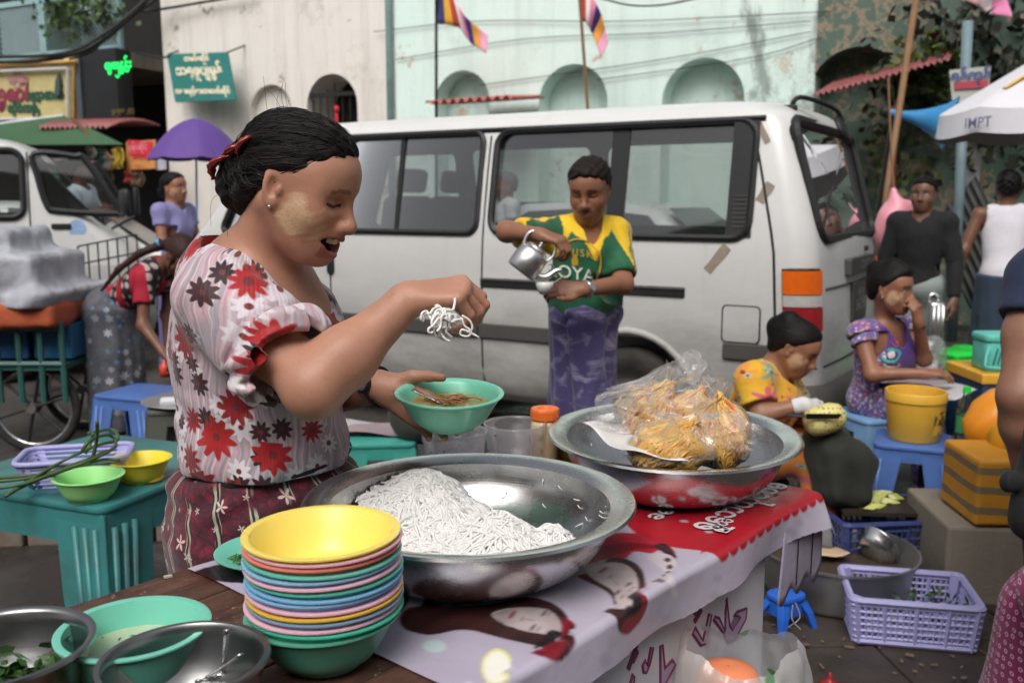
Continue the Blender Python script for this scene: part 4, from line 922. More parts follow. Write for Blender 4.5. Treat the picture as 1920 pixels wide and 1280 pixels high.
paint_poly([(1225,1022),(1248,1018),(1268,1040),(1262,1048),(1240,1032)],S(40,22,28))
paint_poly([(1060,1075),(1100,1058),(1150,1044),(1170,1050),(1150,1062),(1110,1078),(1080,1084)],S(176,160,160))
paint_poly([(1140,1046),(1172,1046),(1200,1062),(1210,1092),(1208,1130),(1196,1168),(1172,1192),(1152,1184),(1150,1150),(1148,1120),(1120,1100),(1085,1082),(1092,1076),(1125,1070)],S(58,30,30),var=.5)
paint_poly([(1206,1098),(1211,1132),(1198,1168),(1172,1192),(1160,1188),(1164,1168),(1190,1152),(1202,1128)],S(132,24,36))
paint_poly([(1100,1072),(1122,1058),(1152,1052),(1178,1060),(1194,1080),(1196,1108),(1186,1136),(1170,1142),(1156,1132),(1148,1108),(1122,1092)],S(216,202,203),var=.05)
paint_poly([(1170,1142),(1186,1134),(1197,1108),(1204,1120),(1192,1150),(1176,1158)],S(30,16,20))
FEAT(2)
paint_poly([(1215,1042),(1240,1036),(1262,1044),(1268,1066),(1262,1096),(1268,1126),(1258,1120),(1250,1090),(1242,1068),(1226,1056)],S(206,196,200));
for(u,v)in((1252,1050),(1256,1064),(1254,1076),(1248,1086)):paint_poly([(u-7,v),(u,v-5),(u+6,v),(u,v+5)],S(70,58,62))
for(u,v,ru,rv,cl,cg)in((932,1250,26,30,S(255,252,238),S(236,226,150)),(814,1211,21,11,S(196,214,216),S(186,196,206)),(880,1290,12,12,S(220,214,226),S(210,200,220))):
 poly=lambda k:[(u+ru*k*math.cos(t),v+rv*k*math.sin(t))for t in np.linspace(0,2*math.pi,18)[:-1]]
 paint_poly(poly(1.18),cg,False,var=0);paint_poly(poly(1.0),cl,False,var=0)
for _ in range(2):PC=(PC+np.roll(PC,1,0)+np.roll(PC,-1,0)+np.roll(PC,1,1)+np.roll(PC,-1,1))/5
sm2=lambda q:[(p[0],p[1])for p in sm(q)]
fcs=inpoly(sm2([(922,1152),(985,1137),(1044,1154),(1055,1178),(1040,1189),(975,1182),(940,1168)]))|inpoly(sm2([(1098,1072),(1152,1050),(1196,1080),(1197,1108),(1186,1138),(1156,1132),(1122,1092)]));shd=np.clip(.80+.13*vnoise(PN,38,21)+.05*vnoise(PN,90,22),.55,1.0);PC[fcs]=PC[fcs]*shd[fcs][...,None]*np.array((1.0,.97,.96))
crs=np.exp(-(np.abs(np.sin(AA*9+BB*3))/.02)**2)*.05;PC=np.clip(PC*(1-crs[...,None])+crs[...,None]*.55,0,1)
dirtm=np.clip(vnoise(PN,22,12)*.6+vnoise(PN,60,13)*.5,0,1)*np.clip((BB-NR+.0)/.05,0,1);PC=PC*(1-.45*dirtm[...,None])+np.array(S(96,84,88))*.45*dirtm[...,None]
me=np_mesh('banner',P.reshape(-1,3),Q);set_col(me,PC.reshape(-1,3))
T=NT('vinyl_print');o=T.obj();VINYL=T.set(col=T.attr('Col'),rough=T.m('ADD',.3,T.m('MULTIPLY',T.noise(o,20,4),.2)),nrm=T.bump(T.m('ADD',T.noise(o,11,5,.6),T.m('MULTIPLY',T.noise(T.map(o,(1,1,1),rot=(0,0,.8)),70,3),.15)),.5,.006),coat=.15)
BAN=thing('printed_banner','lilac and red vinyl banner with two women in red caps, draped on the counter','banner',tab(1.25,-.9,TZ))
link('sheet',me,VINYL,BAN)
def ttop(a,n):return frame_map(tab(a,n,TZ+.0065),E1,-EN,(0,0,1))
WLT=pm('banner_letter',S(224,216,222),.4,var=.05)
aT,nT=bpx(1392,948)
text_on('ရွှေဘဲထိုင်ဝမ်',.062,ttop(aT,nT+.0),WLT,BAN,bold=.0016);text_on('ဝဝဝ',.03,ttop(bpx(1356,985)[0],bpx(1345,990)[1]),WLT,BAN,bold=.001)
text_on('ခေါက်ဆွဲ',.05,ttop(bpx(1270,950)[0],bpx(1270,950)[1]),WLT,BAN,bold=.001)
STRIP=pm('torn_plastic',S(172,164,182),.45,var=.25,scale=20,dirt=.4);
m=MB();m.grid(lambda x,y:tab(1.60+.185*x-.02*y*(1-x),NR+.014+.0008*math.sin(9*x)*y,TZ-.02-(.15+.012*math.sin(17*x))*y),24,8);o_=m.build('torn_strip',STRIP,BAN,smooth=True);md=o_.modifiers.new('s','SOLIDIFY');md.thickness=.0015;eval_mods(o_)
for a in(1.66,1.73):m=MB();m.tube([tab(a,NR+.018,TZ-.03),tab(a-.008,NR+.02,TZ-.155)],.0012,4);m.build('seam',RUB,BAN)
for k in range(2):
 m=MB();p0=tab(1.66+.012*k,NR+.012,TZ-.20);m.tube(smooth_path([p0,p0+V3(.012*math.sin(k),0,-.03),p0+V3(.02*math.cos(2*k),.01,-.055)],4),.0016,4);m.build('frayed_thread',STRIP,BAN)
def melamine(name,col,rough=.22):
 T=NT(name);o=T.obj();nz=T.noise(o,40,4);c=T.mix(T.m('MULTIPLY',nz,.25),col,scl(col,.82))
 return T.set(col=c,rough=T.m('ADD',rough,T.m('MULTIPLY',T.noise(o,25,3),.15)),sss=.12,sssr=(.02,.02,.02),ssss=.5,spec=.5)
def steel(name,base=.62,rough=.2,circ=True):
 T=NT(name);o=T.obj();s=T.n('ShaderNodeSeparateXYZ',[o]);sp=T.last
 r=T.m('SQRT',T.m('ADD',T.m('POWER',sp.outputs[0],2.0),T.m('POWER',sp.outputs[1],2.0)))
 v=T.n('ShaderNodeCombineXYZ',[T.m('MULTIPLY',r,420.0),T.m('MULTIPLY',sp.outputs[2],420.0),0.0]);sc_=T.noise(v,1.0,3,.7)
 sm_=T.noise(o,14,6,.65);fg=T.ramp(sm_,[(.45,0.0),(.7,1.0)])
 col=T.mix(fg,(base,base*.99,base*.98),(base*.92,base*.92,base*.93))
 return T.set(col=col,metal=1.0,rough=T.m('ADD',T.m('ADD',rough,T.m('MULTIPLY',fg,.07)),T.m('MULTIPLY',sc_,.1)),nrm=T.bump(T.m('ADD',sc_,T.m('MULTIPLY',T.noise(o,9,3),1.2)),.05,.002))
STEEL=steel('stainless');STEELD=steel('stainless_worn',.34,.24);ALU=steel('aluminium',.6,.38)
def bowl_profile(D,h,foot,t=.0032,lip=.004):
 r=D/2;p=[]
 for k in range(11):
  q=k/10;p.append((foot+(r-lip-foot)*(q**.62)*(1-.10*math.sin(math.pi*q)),.006+(h-.006)*(q**1.25)))
 out=[(.001,.004),(foot-.008,.004),(foot-.006,0),(foot-.001,0),(foot,.006)]+p[1:]+[(r,h+.0008),(r,h+.003),(r-.003,h+.0036)]
 inn=[(x-t-.002,z+t*.8)for x,z in p[::-1]];inn=[q for q in inn if q[0]>.01]+[(.001,p[0][1]+t)]
 return out+inn
def put_lathe(name,prof,mat,c,n=48,parent=None,tilt=None,world=True):
 m=MB();m.lathe(prof,n,(0,0,0));o=m.build(name,mat,parent,smooth=True,world=False)
 if parent is None:o.matrix_basis=Matrix.Translation(Vector([float(x)for x in c]))@(tilt if tilt is not None else Matrix())
 o.data.set_sharp_from_angle(angle=R(50));return o
def unproj_bowl(u,v,wpx,z):
 p=on(u,v,z);zc=p[1]*CT+(CAM_H-p[2])*ST;return p,wpx*zc/FPX
pS,DS=unproj_bowl(606,1017,282,1.006);DS=.192
cols=[('yellow',S(250,224,110)),('pale pink',S(238,186,196)),('coral',S(240,138,120)),('teal',S(112,192,172)),('pale blue',S(146,192,222)),('pink',S(240,188,204)),('sea green',S(104,196,172)),('sky blue',S(132,182,220)),('light blue',S(140,186,222)),('rose',S(238,184,198)),('mustard yellow',S(224,184,76)),('grey blue',S(140,168,196)),('soft pink',S(236,186,200)),('bright teal',S(80,190,158)),('deep sea-green',S(92,172,148))]
prof=bowl_profile(DS,.062,.048);ordn=['top','second','third','fourth','fifth','sixth','seventh','eighth','ninth','tenth','eleventh','twelfth','thirteenth','fourteenth','bottom']
mbb=MB();mbb.lathe(prof,64);base_me=mbb.mesh('bowl',True);base_me.set_sharp_from_angle(angle=R(50))
zc_=TZ+.0035
for i in range(14,-1,-1):
 me=base_me.copy();me.materials.append(melamine('melamine_%d'%i,cols[i][1]));o_=bpy.data.objects.new('melamine_bowl',me);COL.objects.link(o_)
 k=14-i;o_.matrix_basis=Matrix.Translation((pS[0]+random.uniform(-.0018,.0018),pS[1]+random.uniform(-.0018,.0018),zc_+(.0072*k if i!=14 else 0)))@Euler((random.uniform(-.012,.012),random.uniform(-.012,.012),random.uniform(0,6))).to_matrix().to_4x4()
 if i<14:o_.location.z+=.003
 tag(o_,'%s plastic bowl, %s of the tall stack'%(cols[i][0],ordn[i])+(' from its top' if 0<i<14 else ' on the counter'),'bowl','stacked plastic bowls')
def basin_profile(D,h,base,fl=.03):
 r=D/2;p=[(.001,.0),(base*.8,.0),(base,.004)]
 for k in range(1,13):
  q=k/12;p.append((base+(r-fl-base)*(math.sin(q*math.pi/2)**.8),.004+(h-.012)*(q**1.25)))
 p+=[(r-fl+.006,h-.004),(r-.008,h+.002),(r-.002,h+.0025),(r,h),(r-.002,h+.0045),(r-.008,h+.005),(r-fl+.008,h+.0005)]
 inn=[(x-.0035,z+.0025)for x,z in p[::-1]if x<r-fl+.001 and x>.01];return p+inn+[(.001,.003)]
pB,DB=unproj_bowl(880,932,622,TZ+.112);print('big',pB,DB)
HB=.104
big=put_lathe('steel_basin',basin_profile(DB,HB,DB*.29,.036),STEEL,(pB[0],pB[1],TZ+.0045),96);tag(big,'large stainless steel basin holding the white noodles','basin','steel basins on the counter')
pG,DG=unproj_bowl(1262,815,469,TZ+.112)
bgt=Matrix.Rotation(R(2.0),4,'X')
bagb=put_lathe('steel_basin',basin_profile(DG,.102,DG*.3,.034),STEEL,(pG[0],pG[1],TZ+.012),96,tilt=bgt);tag(bagb,'stainless steel basin holding clear bags of orange noodles','basin','steel basins on the counter')
NOOD=NT('rice_noodle');o=NOOD.obj();NOODLE=NOOD.set(col=NOOD.mix(NOOD.noise(o,30,3),S(232,229,224),S(242,240,237)),rough=.34,sss=.22,sssr=(.01,.01,.008),ssss=.5,spec=.5)
prb=basin_profile(DB,HB,DB*.29,.036);ipr=sorted([(x,z)for x,z in prb[-13:]],key=lambda t:t[0]);ix=[t[0]for t in ipr];iz=[t[1]for t in ipr]
def bowl_floor(x,y):return float(np.interp(math.hypot(x,y),ix,iz))+.0045
hc=on(762,962,.88)-V3(pB[0],pB[1],0);h2=on(930,992,.90)-V3(pB[0],pB[1],0);h3=on(1035,990,.90)-V3(pB[0],pB[1],0)
def heap(x,y):
 g=.080*math.exp(-(((x-hc[0]+.01)/.140)**2+((y-hc[1])/.122)**2)**2.1)*(1+.13*math.sin(34*x+2)*math.sin(29*y)+.06*math.sin(61*x-40*y))
 g2=.062*math.exp(-(((x-h2[0])/.075)**2+((y-h2[1])/.05)**2));g3=.040*math.exp(-(((x-h3[0])/.04)**2+((y-h3[1])/.038)**2))
 return max(g,g2,g3)+.4*min(g,g2)
RB=DB/2-.045
def heap_z(x,y):
 return max(bowl_floor(x,y),.004+heap(x,y))
mb=MB();N_=60
hv={}
for i in range(N_+1):
 for j in range(N_+1):
  x=-RB+2*RB*i/N_;y=-RB+2*RB*j/N_
  if heap(x,y)+.004>bowl_floor(x,y)-.004 and math.hypot(x,y)<RB:hv[(i,j)]=len(mb.v);mb.v.append((x,y,.004+heap(x,y)-.0045))
for(i,j)in hv:
 q4=[(i,j),(i+1,j),(i+1,j+1),(i,j+1)]
 if all(k in hv for k in q4):mb.f.append(tuple(hv[k]for k in q4));mb.m.append(0)
strands=[]
for s_ in range(820):
 for _ in range(40):
  x,y=random.uniform(-RB,RB),random.uniform(-RB,RB)
  if heap(x,y)+.004>bowl_floor(x,y)+.002 and math.hypot(x,y)<RB-.005:break
 ang=random.uniform(0,6.28);pts=[];kz=random.uniform(-.002,.007);cv=random.uniform(-1,1)
 for k in range(27):
  if heap(x,y)+.006<bowl_floor(x,y)-.002 or math.hypot(x,y)>RB:break
  lift=.0025*math.sin(k*.9+s_)+kz
  pts.append((x,y,max(heap_z(x,y),bowl_floor(x,y))+max(lift,-.005)+.001));x+=.0085*math.cos(ang);y+=.0085*math.sin(ang);ang+=random.gauss(cv*.16,.17)
 if len(pts)>4:strands.append(pts)
for pts in strands:mb.tube(smooth_path(pts,2),random.uniform(.0017,.0023),6)
noodle=mb.build('rice_noodles',NOODLE,None,smooth=True,world=False);noodle.location=(pB[0],pB[1],TZ+.0045)
tag(noodle,'heap of white rice noodles in the large steel basin','noodles',kind='stuff')
scr=MB()
for(u,v)in((1017,905),(1050,916),(944,930),(1082,938),(1086,952),(1130,930),(1137,950),(1128,970),(1020,950),(1100,975),(1085,985),(1140,915),(1128,962),(1145,935)):
 d=ray(u,v);best=None
 for t in np.linspace(.9,1.9,500):
  p=V3(0,0,CAM_H)+d*t;x,y=p[0]-pB[0],p[1]-pB[1]
  if math.hypot(x,y)<RB+.012 and p[2]-TZ-.0045<np.interp(math.hypot(x,y),ix,iz)+.002:best=p;break
 if best is not None:
  a=random.uniform(0,6.28);tt=V3(math.cos(a),math.sin(a)*.3,math.sin(a))*.006;scr.tube(smooth_path([best-tt,best+V3(0,-.003,.002),best+tt+V3(.003,0,.003)],4),.0011,5)
so=scr.build('noodle_scraps',NOODLE,None,smooth=True);tag(so,'tiny noodle scraps stuck to the inside of the large basin','noodles',kind='stuff')
ONOOD=pm('orange_noodle',S(252,186,92),.42,var=.14,scale=40,sss=.12);CNOOD=pm('cream_noodle',S(238,214,140),.4,var=.1,sss=.1);GRN=pm('green_scrap',S(70,110,50),.5,var=.2)
FILM=film('clear_bag',(.985,.985,.985),.20,.02,(.97,.97,.97),.6,45)
FILM2=film('thin_bag',(.99,.99,.99),.05,.0,(.97,.97,.97),.6,60)
gz=TZ+.115
def bundle(name,label,u,v,z,r,nst,stretch=(1,1,1.0),kn=(0,0,1.0),pale=.3):
 """tied bag: strands run down from the knot over a slumped, uneven body"""
 c=on(u,v,z);root=thing(name,label,'food bag',c,group='clear bags of noodles in the far basin');st_=np.array(stretch)*r;ph=random.uniform(0,6)
 shp=lambda d:c+d*st_*(1+.13*math.sin(3*math.atan2(d[1],d[0])+ph)*(1-d[2]**2)+.06*math.sin(7*d[0]+5*d[2]+ph))
 ms=[MB(),MB(),MB()];kd_=unit(V3(*kn));tip=shp(kd_)+kd_*r*.22
 for k in range(nst):
  p=unit(kd_+rng.normal(0,.16,3));q=unit(rng.normal(0,1,3)+V3(0,-.3,0));pts=[tip+rng.normal(0,.004,3)];n_=random.randint(6,10);ax=unit(np.cross(p,q));s0=random.uniform(0,.5)
  for i in range(n_):
   t_=s0+i*.24+random.gauss(0,.02);d=unit(p*math.cos(t_)+np.cross(ax,p)*math.sin(t_)+rng.normal(0,.05,3));pts.append(shp(d)*.97+c*.03)
  if random.random()<.55:pts=pts[1:]
  ms[0 if random.random()>pale else(1 if random.random()>.35 else 2)].tube(smooth_path(pts,2),random.uniform(.0016,.0028),5)
 for m_,mt in zip(ms,(ONOOD,CNOOD,ONOOD2)):
  if m_.v:m_.build('noodle_strands',mt,root,smooth=True)['kind']='stuff'
 core=MB();core.grid(lambda x,y:shp(V3(math.cos(6.2832*x)*math.sin(math.pi*y),math.sin(6.2832*x)*math.sin(math.pi*y),math.cos(math.pi*y)))*.93+c*.07,24,14);core.build('noodle_core',ONOOD,root,smooth=True)
 fm_=MB();fm_.grid(lambda x,y:shp(unit(V3(math.cos(6.2832*x)*math.sin(1.9*y),math.sin(6.2832*x)*math.sin(1.9*y),math.cos(1.9*y)+1e-6)))*1.05-c*.05+V3(0,0,.004*math.sin(40*x+9*y)),60,24);fm_.build('plastic_film',FILM2,root,smooth=True)
 rf=MB();rf.grid(lambda x,y:tip+unit(np.cross(kd_,V3(.3,1,.2)))*(x-.5)*(.012+.05*y)+kd_*.035*y+V3(0,-.008*math.sin(9*x)*y,.004*math.sin(14*x)),16,8);rf.build('bag_neck',FILM,root,smooth=True)
 bd=MB();bd.lathe([(.004,-.004),(.006,0),(.004,.004)],12,tip);bd.build('rubber_band',pm('band_yellow',S(226,170,40),.5),root,smooth=True)
ONOOD2=pm('red_noodle',S(226,120,70),.42,var=.2,scale=40,sss=.1)
bundle('noodle_bag','clear bag of orange noodles in front in the far basin',1250,838,gz+.010,.064,460,(1.2,.95,.80),(.5,-.2,.8),.15)
bundle('noodle_bag','clear bag of stretched orange strands beside the green scraps',1350,818,gz+.020,.066,460,(.95,.9,1.0),(-.1,-.2,1),.3)
bundle('noodle_bag','clear bag with cream and orange noodles at the back of the far basin',1212,778,gz+.052,.060,380,(1.0,.9,1.0),(.5,-.2,.8),.55)
bundle('noodle_bag','small clear bag of pale cream noodles atop the orange ones',1300,775,gz+.055,.048,240,(1.1,.8,.9),(.2,-.3,.9),.7)
m=MB();pa,pb,pc_,pd=at(1092,792,1.72),at(1175,795,1.74),at(1292,868,1.60),at(1165,846,1.60)
def pf(x,y):
 p=(pa*(1-x)+pd*x)*(1-y)+(pb*(1-x)+pc_*x)*y;return p+V3(0,0,.006*math.sin(7*x+4*y)*math.sin(3*y+1))
m.grid(pf,18,10);po=m.build('paper_sheet',pm('white_paper',S(232,230,228),.7,var=.04,bump=.1),None,smooth=True);md=po.modifiers.new('s','SOLIDIFY');md.thickness=.0008;eval_mods(po);tag(po,'white paper sheet lining the basin under the noodle bags','paper')
ob=thing('plastic_bag','large crumpled clear plastic bag standing open above the orange noodles','plastic bag',on(1250,780,gz))
def bag_surface(outline_lo,outline_hi,depth,seed,nu=46,nv=26,fold=.009):
 """outline_lo/hi: pixel polylines with depth Y; the sheet is a wrinkled surface stretched between them"""
 lo=smooth_path([at(u,v,Y)for u,v,Y in outline_lo],8);hi=smooth_path([at(u,v,Y)for u,v,Y in outline_hi],8);r_=np.random.default_rng(seed)
 ph=r_.uniform(0,6.28,12);m=MB()
 def f(x,y):
  a=lo[min(len(lo)-1,int(x*(len(lo)-1)))];b=hi[min(len(hi)-1,int(x*(len(hi)-1)))];i=x*(len(lo)-1);i0=int(min(i,len(lo)-2));a=lo[i0]*(1-i+i0)+lo[i0+1]*(i-i0)
  i=x*(len(hi)-1);i0=int(min(i,len(hi)-2));b=hi[i0]*(1-i+i0)+hi[i0+1]*(i-i0)
  p=a*(1-y)+b*y;k=math.sin(math.pi*min(1,y*1.05))
  d=depth*k+fold*(math.sin(21*x+6*math.sin(5*y+ph[0])+ph[1])+.7*math.sin(33*y*(1-.4*x)+5*x+ph[2])+.6*abs(math.sin(13*(x+y)+ph[3]))+.5*abs(math.sin(27*(x-.6*y)+ph[4])))
  return p+V3(.25*d,-d,.15*d)
 m.grid(f,nu,nv);return m
b1=bag_surface([(1118,745,1.66),(1180,770,1.60),(1250,790,1.58),(1320,785,1.60),(1342,760,1.66)],[(1135,728,1.70),(1205,705,1.71),(1262,672,1.71),(1298,652,1.70),(1322,678,1.70)],.012,3);b1 .build('bag_wall',FILM,ob,smooth=True)
b2=bag_surface([(1120,752,1.66),(1190,742,1.78),(1260,735,1.82),(1320,740,1.78),(1345,765,1.68)],[(1128,735,1.72),(1205,706,1.73),(1265,674,1.73),(1300,654,1.72),(1325,680,1.71)],-.01,5);b2 .build('bag_wall',FILM,ob,smooth=True)
b3=bag_surface([(1085,790,1.58),(1110,800,1.54),(1150,812,1.52),(1190,815,1.52)],[(1118,748,1.64),(1140,752,1.60),(1170,770,1.57),(1205,785,1.55)],.015,8,26,14);b3 .build('bag_wall',FILM,ob,smooth=True)
b4=bag_surface([(1290,800,1.54),(1330,830,1.50),(1380,845,1.50),(1412,838,1.54)],[(1310,770,1.60),(1340,775,1.58),(1380,770,1.58),(1405,800,1.58)],.015,11,30,16);b4 .build('bag_wall',FILM,ob,smooth=True)
m=MB();m.tube(smooth_path([at(1122,742,1.66),at(1118,752,1.65),at(1130,742,1.64),at(1165,735,1.65),at(1205,728,1.66)],5),[.004]*21,6,flat=.6);m.build('bag_lip',FILM,ob,smooth=True)
TUB=film('clear_tub',(.97,.97,.98),.22,.0,(.92,.92,.95),.1,8);FL=pm('flecks',S(120,82,50),.6)
def tub(label,u,v,wpx,h):
 p,D=unproj_bowl(u,v,wpx,TZ+h);r=D/2;root=thing('plastic_tub',label,'tub',(p[0],p[1],TZ+.005),group='clear plastic tubs behind the basin')
 m=MB();m.lathe([(.001,0),(r*.8,0),(r*.84,.004),(r*.95,h-.02),(r,h-.018),(r,h-.002),(r-.003,h),(r-.005,h-.004),(r*.93,h-.02),(r*.82,.006),(.001,.004)],48,(p[0],p[1],TZ+.005));m.build('tub_wall',TUB,root,smooth=True)
 m=MB();m.tube([(p[0]+r*math.cos(a),p[1]+r*math.sin(a),TZ+.005+h-.001)for a in np.linspace(0,6.283,49)[:-1]],.0022,6,closed=True);m.build('tub_rim',TUB,root,smooth=True)
 m=MB()
 for k in range(36):
  a,z=random.uniform(0,6.28),random.uniform(.03,h-.01);rr=r*(.84+.11*z/h)+.0006;m.box((p[0]+rr*math.cos(a),p[1]+rr*math.sin(a),TZ+.005+z),(random.uniform(.001,.003),)*3,rotz(a))
 fo=m.build('food_flecks',FL,root);fo['kind']='stuff';return root,p,r
tub('empty clear plastic tub below the turquoise soup bowl',852,812,122,.112)
_,pt,rt=tub('clear plastic tub speckled with chilli next to the noodle-bag basin',966,797,116,.112)
pj=on(1022,764,TZ+.14);jr=.030;oj=thing('sauce_jar','jar with an orange lid behind the clear tubs','jar',(pj[0],pj[1],TZ));
m=MB();m.lathe([(.001,0),(jr*.95,0),(jr,.006),(jr,.1),(jr*.92,.112),(.001,.112)],28,(pj[0],pj[1],TZ+.004));m.build('jar_body',pm('jar_cream',S(210,190,150),.3),oj,smooth=True)
m=MB();m.lathe([(.001,.112),(jr*1.06,.112),(jr*1.06,.13),(jr*1.0,.136),(jr*.5,.136),(jr*.45,.132),(.001,.132)],12,(pj[0],pj[1],TZ+.004));m.build('lid',pm('lid_orange',S(232,110,44),.35,var=.08),oj,bevel=.002)
pl_,Dl=unproj_bowl(1062,818,130,TZ+.06);lb=put_lathe('plastic_bowl',bowl_profile(.135,.055,.034),melamine('lime_plastic',S(176,226,96)),(pl_[0],pl_[1],TZ+.004));tag(lb,'lime green bowl tucked between the clear tubs and the far basin','bowl')
m=MB();cpk=V3(pl_[0],pl_[1],TZ+.055)
m.grid(lambda x,y:cpk+V3((x-.5)*.1,(y-.5)*.08-.03,.012*math.sin(9*x+3)*math.sin(6*y)+.008),12,8);ko=m.build('snack_packet',pm('packet',S(220,206,190),.35,var=.5,scale=26,coat=.3),None,smooth=True);md=ko.modifiers.new('s','SOLIDIFY');md.thickness=.006;eval_mods(ko);tag(ko,'crumpled printed packet lying in the lime bowl','packet')
pp_,Dp=unproj_bowl(504,1033,165,TZ+.02);pl2=put_lathe('plastic_plate',[(.001,.002),(.05,.002),(.052,0),(.056,0),(.058,.004),(.078,.014),(.0835,.017),(.084,.019),(.081,.019),(.06,.009),(.05,.006),(.001,.0055)],melamine('plate_teal',S(118,206,184)),(pp_[0]+.0,pp_[1],TZ+.0045),tilt=Matrix.Rotation(R(0),4,'X'));tag(pl2,'turquoise plate with chopped herbs behind the bowl stack','plate')
HERB=pm('herb_green',S(62,104,40),.5,var=.3,scale=50)
m=MB()
for k in range(60):
 c=V3(pp_[0]-.03+random.gauss(0,.012),pp_[1]-.012+random.gauss(0,.012),TZ+.012+random.uniform(0,.006));a=random.uniform(0,6.28);d=V3(math.cos(a),math.sin(a),random.uniform(-.2,.4))*random.uniform(.005,.012);s_=V3(-math.sin(a),math.cos(a),.3)*.003
 m.add([c-d,c+s_,c+d,c-s_,c+V3(0,0,.0015)],[(0,1,4),(1,2,4),(2,3,4),(3,0,4)])
tag(m.build('chopped_herbs',HERB,None),'small heap of chopped green herbs on the turquoise plate','herbs',kind='stuff')
pu,Du=unproj_bowl(251,1172,278,TZ+.075);sb=put_lathe('plastic_bowl',bowl_profile(Du,.07,.05),melamine('soup_teal',S(122,206,182)),(pu[0],pu[1],TZ+.001),64);tag(sb,'turquoise bowl of cloudy broth beside the two steel bowls','bowl')
T=NT('broth');o=T.obj();BROTH=T.set(col=T.mix(T.noise(o,18,4),S(176,192,158),S(206,212,178)),rough=.06,spec=.5,sss=.1,nrm=T.bump(T.noise(o,30,3),.06,.002))
m=MB();m.lathe([(.001,0),(Du*.36,0),(Du*.4,-.001)],48,(pu[0],pu[1],TZ+.045));tag(m.build('broth',BROTH,None,smooth=True),'cloudy greenish broth filling the turquoise bowl','broth')
m=MB()
for k in range(16):
 a,r_=random.uniform(0,6.28),random.uniform(.01,.06);c=V3(pu[0]+r_*math.cos(a),pu[1]+r_*math.sin(a),TZ+.0462);b_=random.uniform(0,6.28);d=V3(math.cos(b_),math.sin(b_),0)*random.uniform(.002,.008);s_=V3(-math.sin(b_),math.cos(b_),0)*.0015
 m.add([c-d,c+s_,c+d,c-s_],[(0,1,2,3)])
tag(m.build('herb_flecks',HERB,None),'green herb flecks floating on the broth','herbs',kind='stuff')
def steel_bowl(label,u,v,wpx,h):
 p,D=unproj_bowl(u,v,wpx,TZ+h);r=D/2
 pr=[(.001,0),(r*.45,0),(r*.55,.003)]+[(r*(.55+.37*math.sin(q*math.pi/2)),.003+(h-.006)*q**1.3)for q in np.linspace(.1,1,9)]+[(r-.006,h-.001),(r-.001,h+.001),(r,h-.0005),(r-.001,h+.003),(r-.007,h+.003)]
 pr+=[(r*(.55+.37*math.sin(q*math.pi/2))-.0025,.005+(h-.006)*q**1.3)for q in np.linspace(1,.1,9)]+[(r*.5,.004),(.001,.003)]
 o_=put_lathe('steel_bowl',pr,STEELD,(p[0],p[1],TZ+.001),64);tag(o_,label,'bowl','steel bowls in the near corner of the counter');return p,r
pl3,rl3=steel_bowl('stainless bowl with leafy greens at the near corner of the counter',-6,1214,346,.085)
m=MB()
for k in range(260):
 a,r_=random.uniform(0,6.28),abs(random.gauss(0,.04));c=V3(pl3[0]+.02+r_*math.cos(a),pl3[1]+r_*math.sin(a)-.01,TZ+.025+random.uniform(0,.04));b_=random.uniform(0,6.28);d=V3(math.cos(b_),math.sin(b_),random.uniform(-.5,.5))*random.uniform(.008,.017);s_=np.cross(d,V3(random.gauss(0,1),random.gauss(0,1),1));s_=s_/np.linalg.norm(s_)*np.linalg.norm(d)*.45
 m.add([c-d,c-d*.3+s_,c+d*.4+s_*.8,c+d,c+d*.4-s_*.8,c-d*.3-s_,c+V3(0,0,.003)],[(0,1,6),(1,2,6),(2,3,6),(3,4,6),(4,5,6),(5,0,6)])
tag(m.build('leafy_greens',pm('leaf_dark',S(48,82,32),.4,var=.5,scale=60),None),'dark leafy greens in the near stainless bowl','greens',kind='stuff')
pr3,rr3=steel_bowl('dark stainless bowl holding metal spoons in front of the broth',345,1238,316,.08)
def spoon(label,u,v,z,tip_uv,ztip,n=0):
 a=on(*tip_uv,ztip);b=on(u,v,z);L=b-a;m=MB();pts=[a+L*t for t in np.linspace(0,1,10)];m.tube(pts,[.0042,.004,.0034,.003,.003,.003,.0034,.0036,.004,.003],8,flat=.45)
 d=L/np.linalg.norm(L);s_=np.cross(d,V3(0,0,1));s_/=np.linalg.norm(s_);up=np.cross(s_,d);
 m.grid(lambda x,y:b+d*(.022-.024*math.cos(math.pi*x))+s_*(y-.5)*.032*math.sin(math.pi*min(max(x,.04),.96))**.6-up*.009*math.sin(math.pi*x)*(1-(2*y-1)**2),10,8)
 o_=m.build('spoon',STEEL,None,smooth=True);md=o_.modifiers.new('s','SOLIDIFY');md.thickness=.0009;eval_mods(o_);tag(o_,label,'spoon','spoons in the dark steel bowl')
spoon('upright spoon rising above the rim of the dark steel bowl',418,1262,TZ+.03,(426,1180),TZ+.115)
spoon('spoon leaning across the dark steel bowl with its handle towards the stack',385,1270,TZ+.03,(452,1226),TZ+.085)
spoon('spoon lying lowest in the dark steel bowl',395,1280,TZ+.028,(372,1275),TZ+.07)
m=MB();m.box(on(315,1080,TZ+.003),(.012,.006,.003),rotz(.5));tag(m.build('paper_scrap',pm('scrap',S(190,180,170),.7),None),'tiny pale scrap on the brown planks','scrap')
cb=at(1385,1262,1.42);
st_top=.50
cbg=thing('carrier_bag','white carrier bag with green print holding an orange melon, beside the counter','carrier bag',(cb[0],cb[1],st_top))
m=MB()
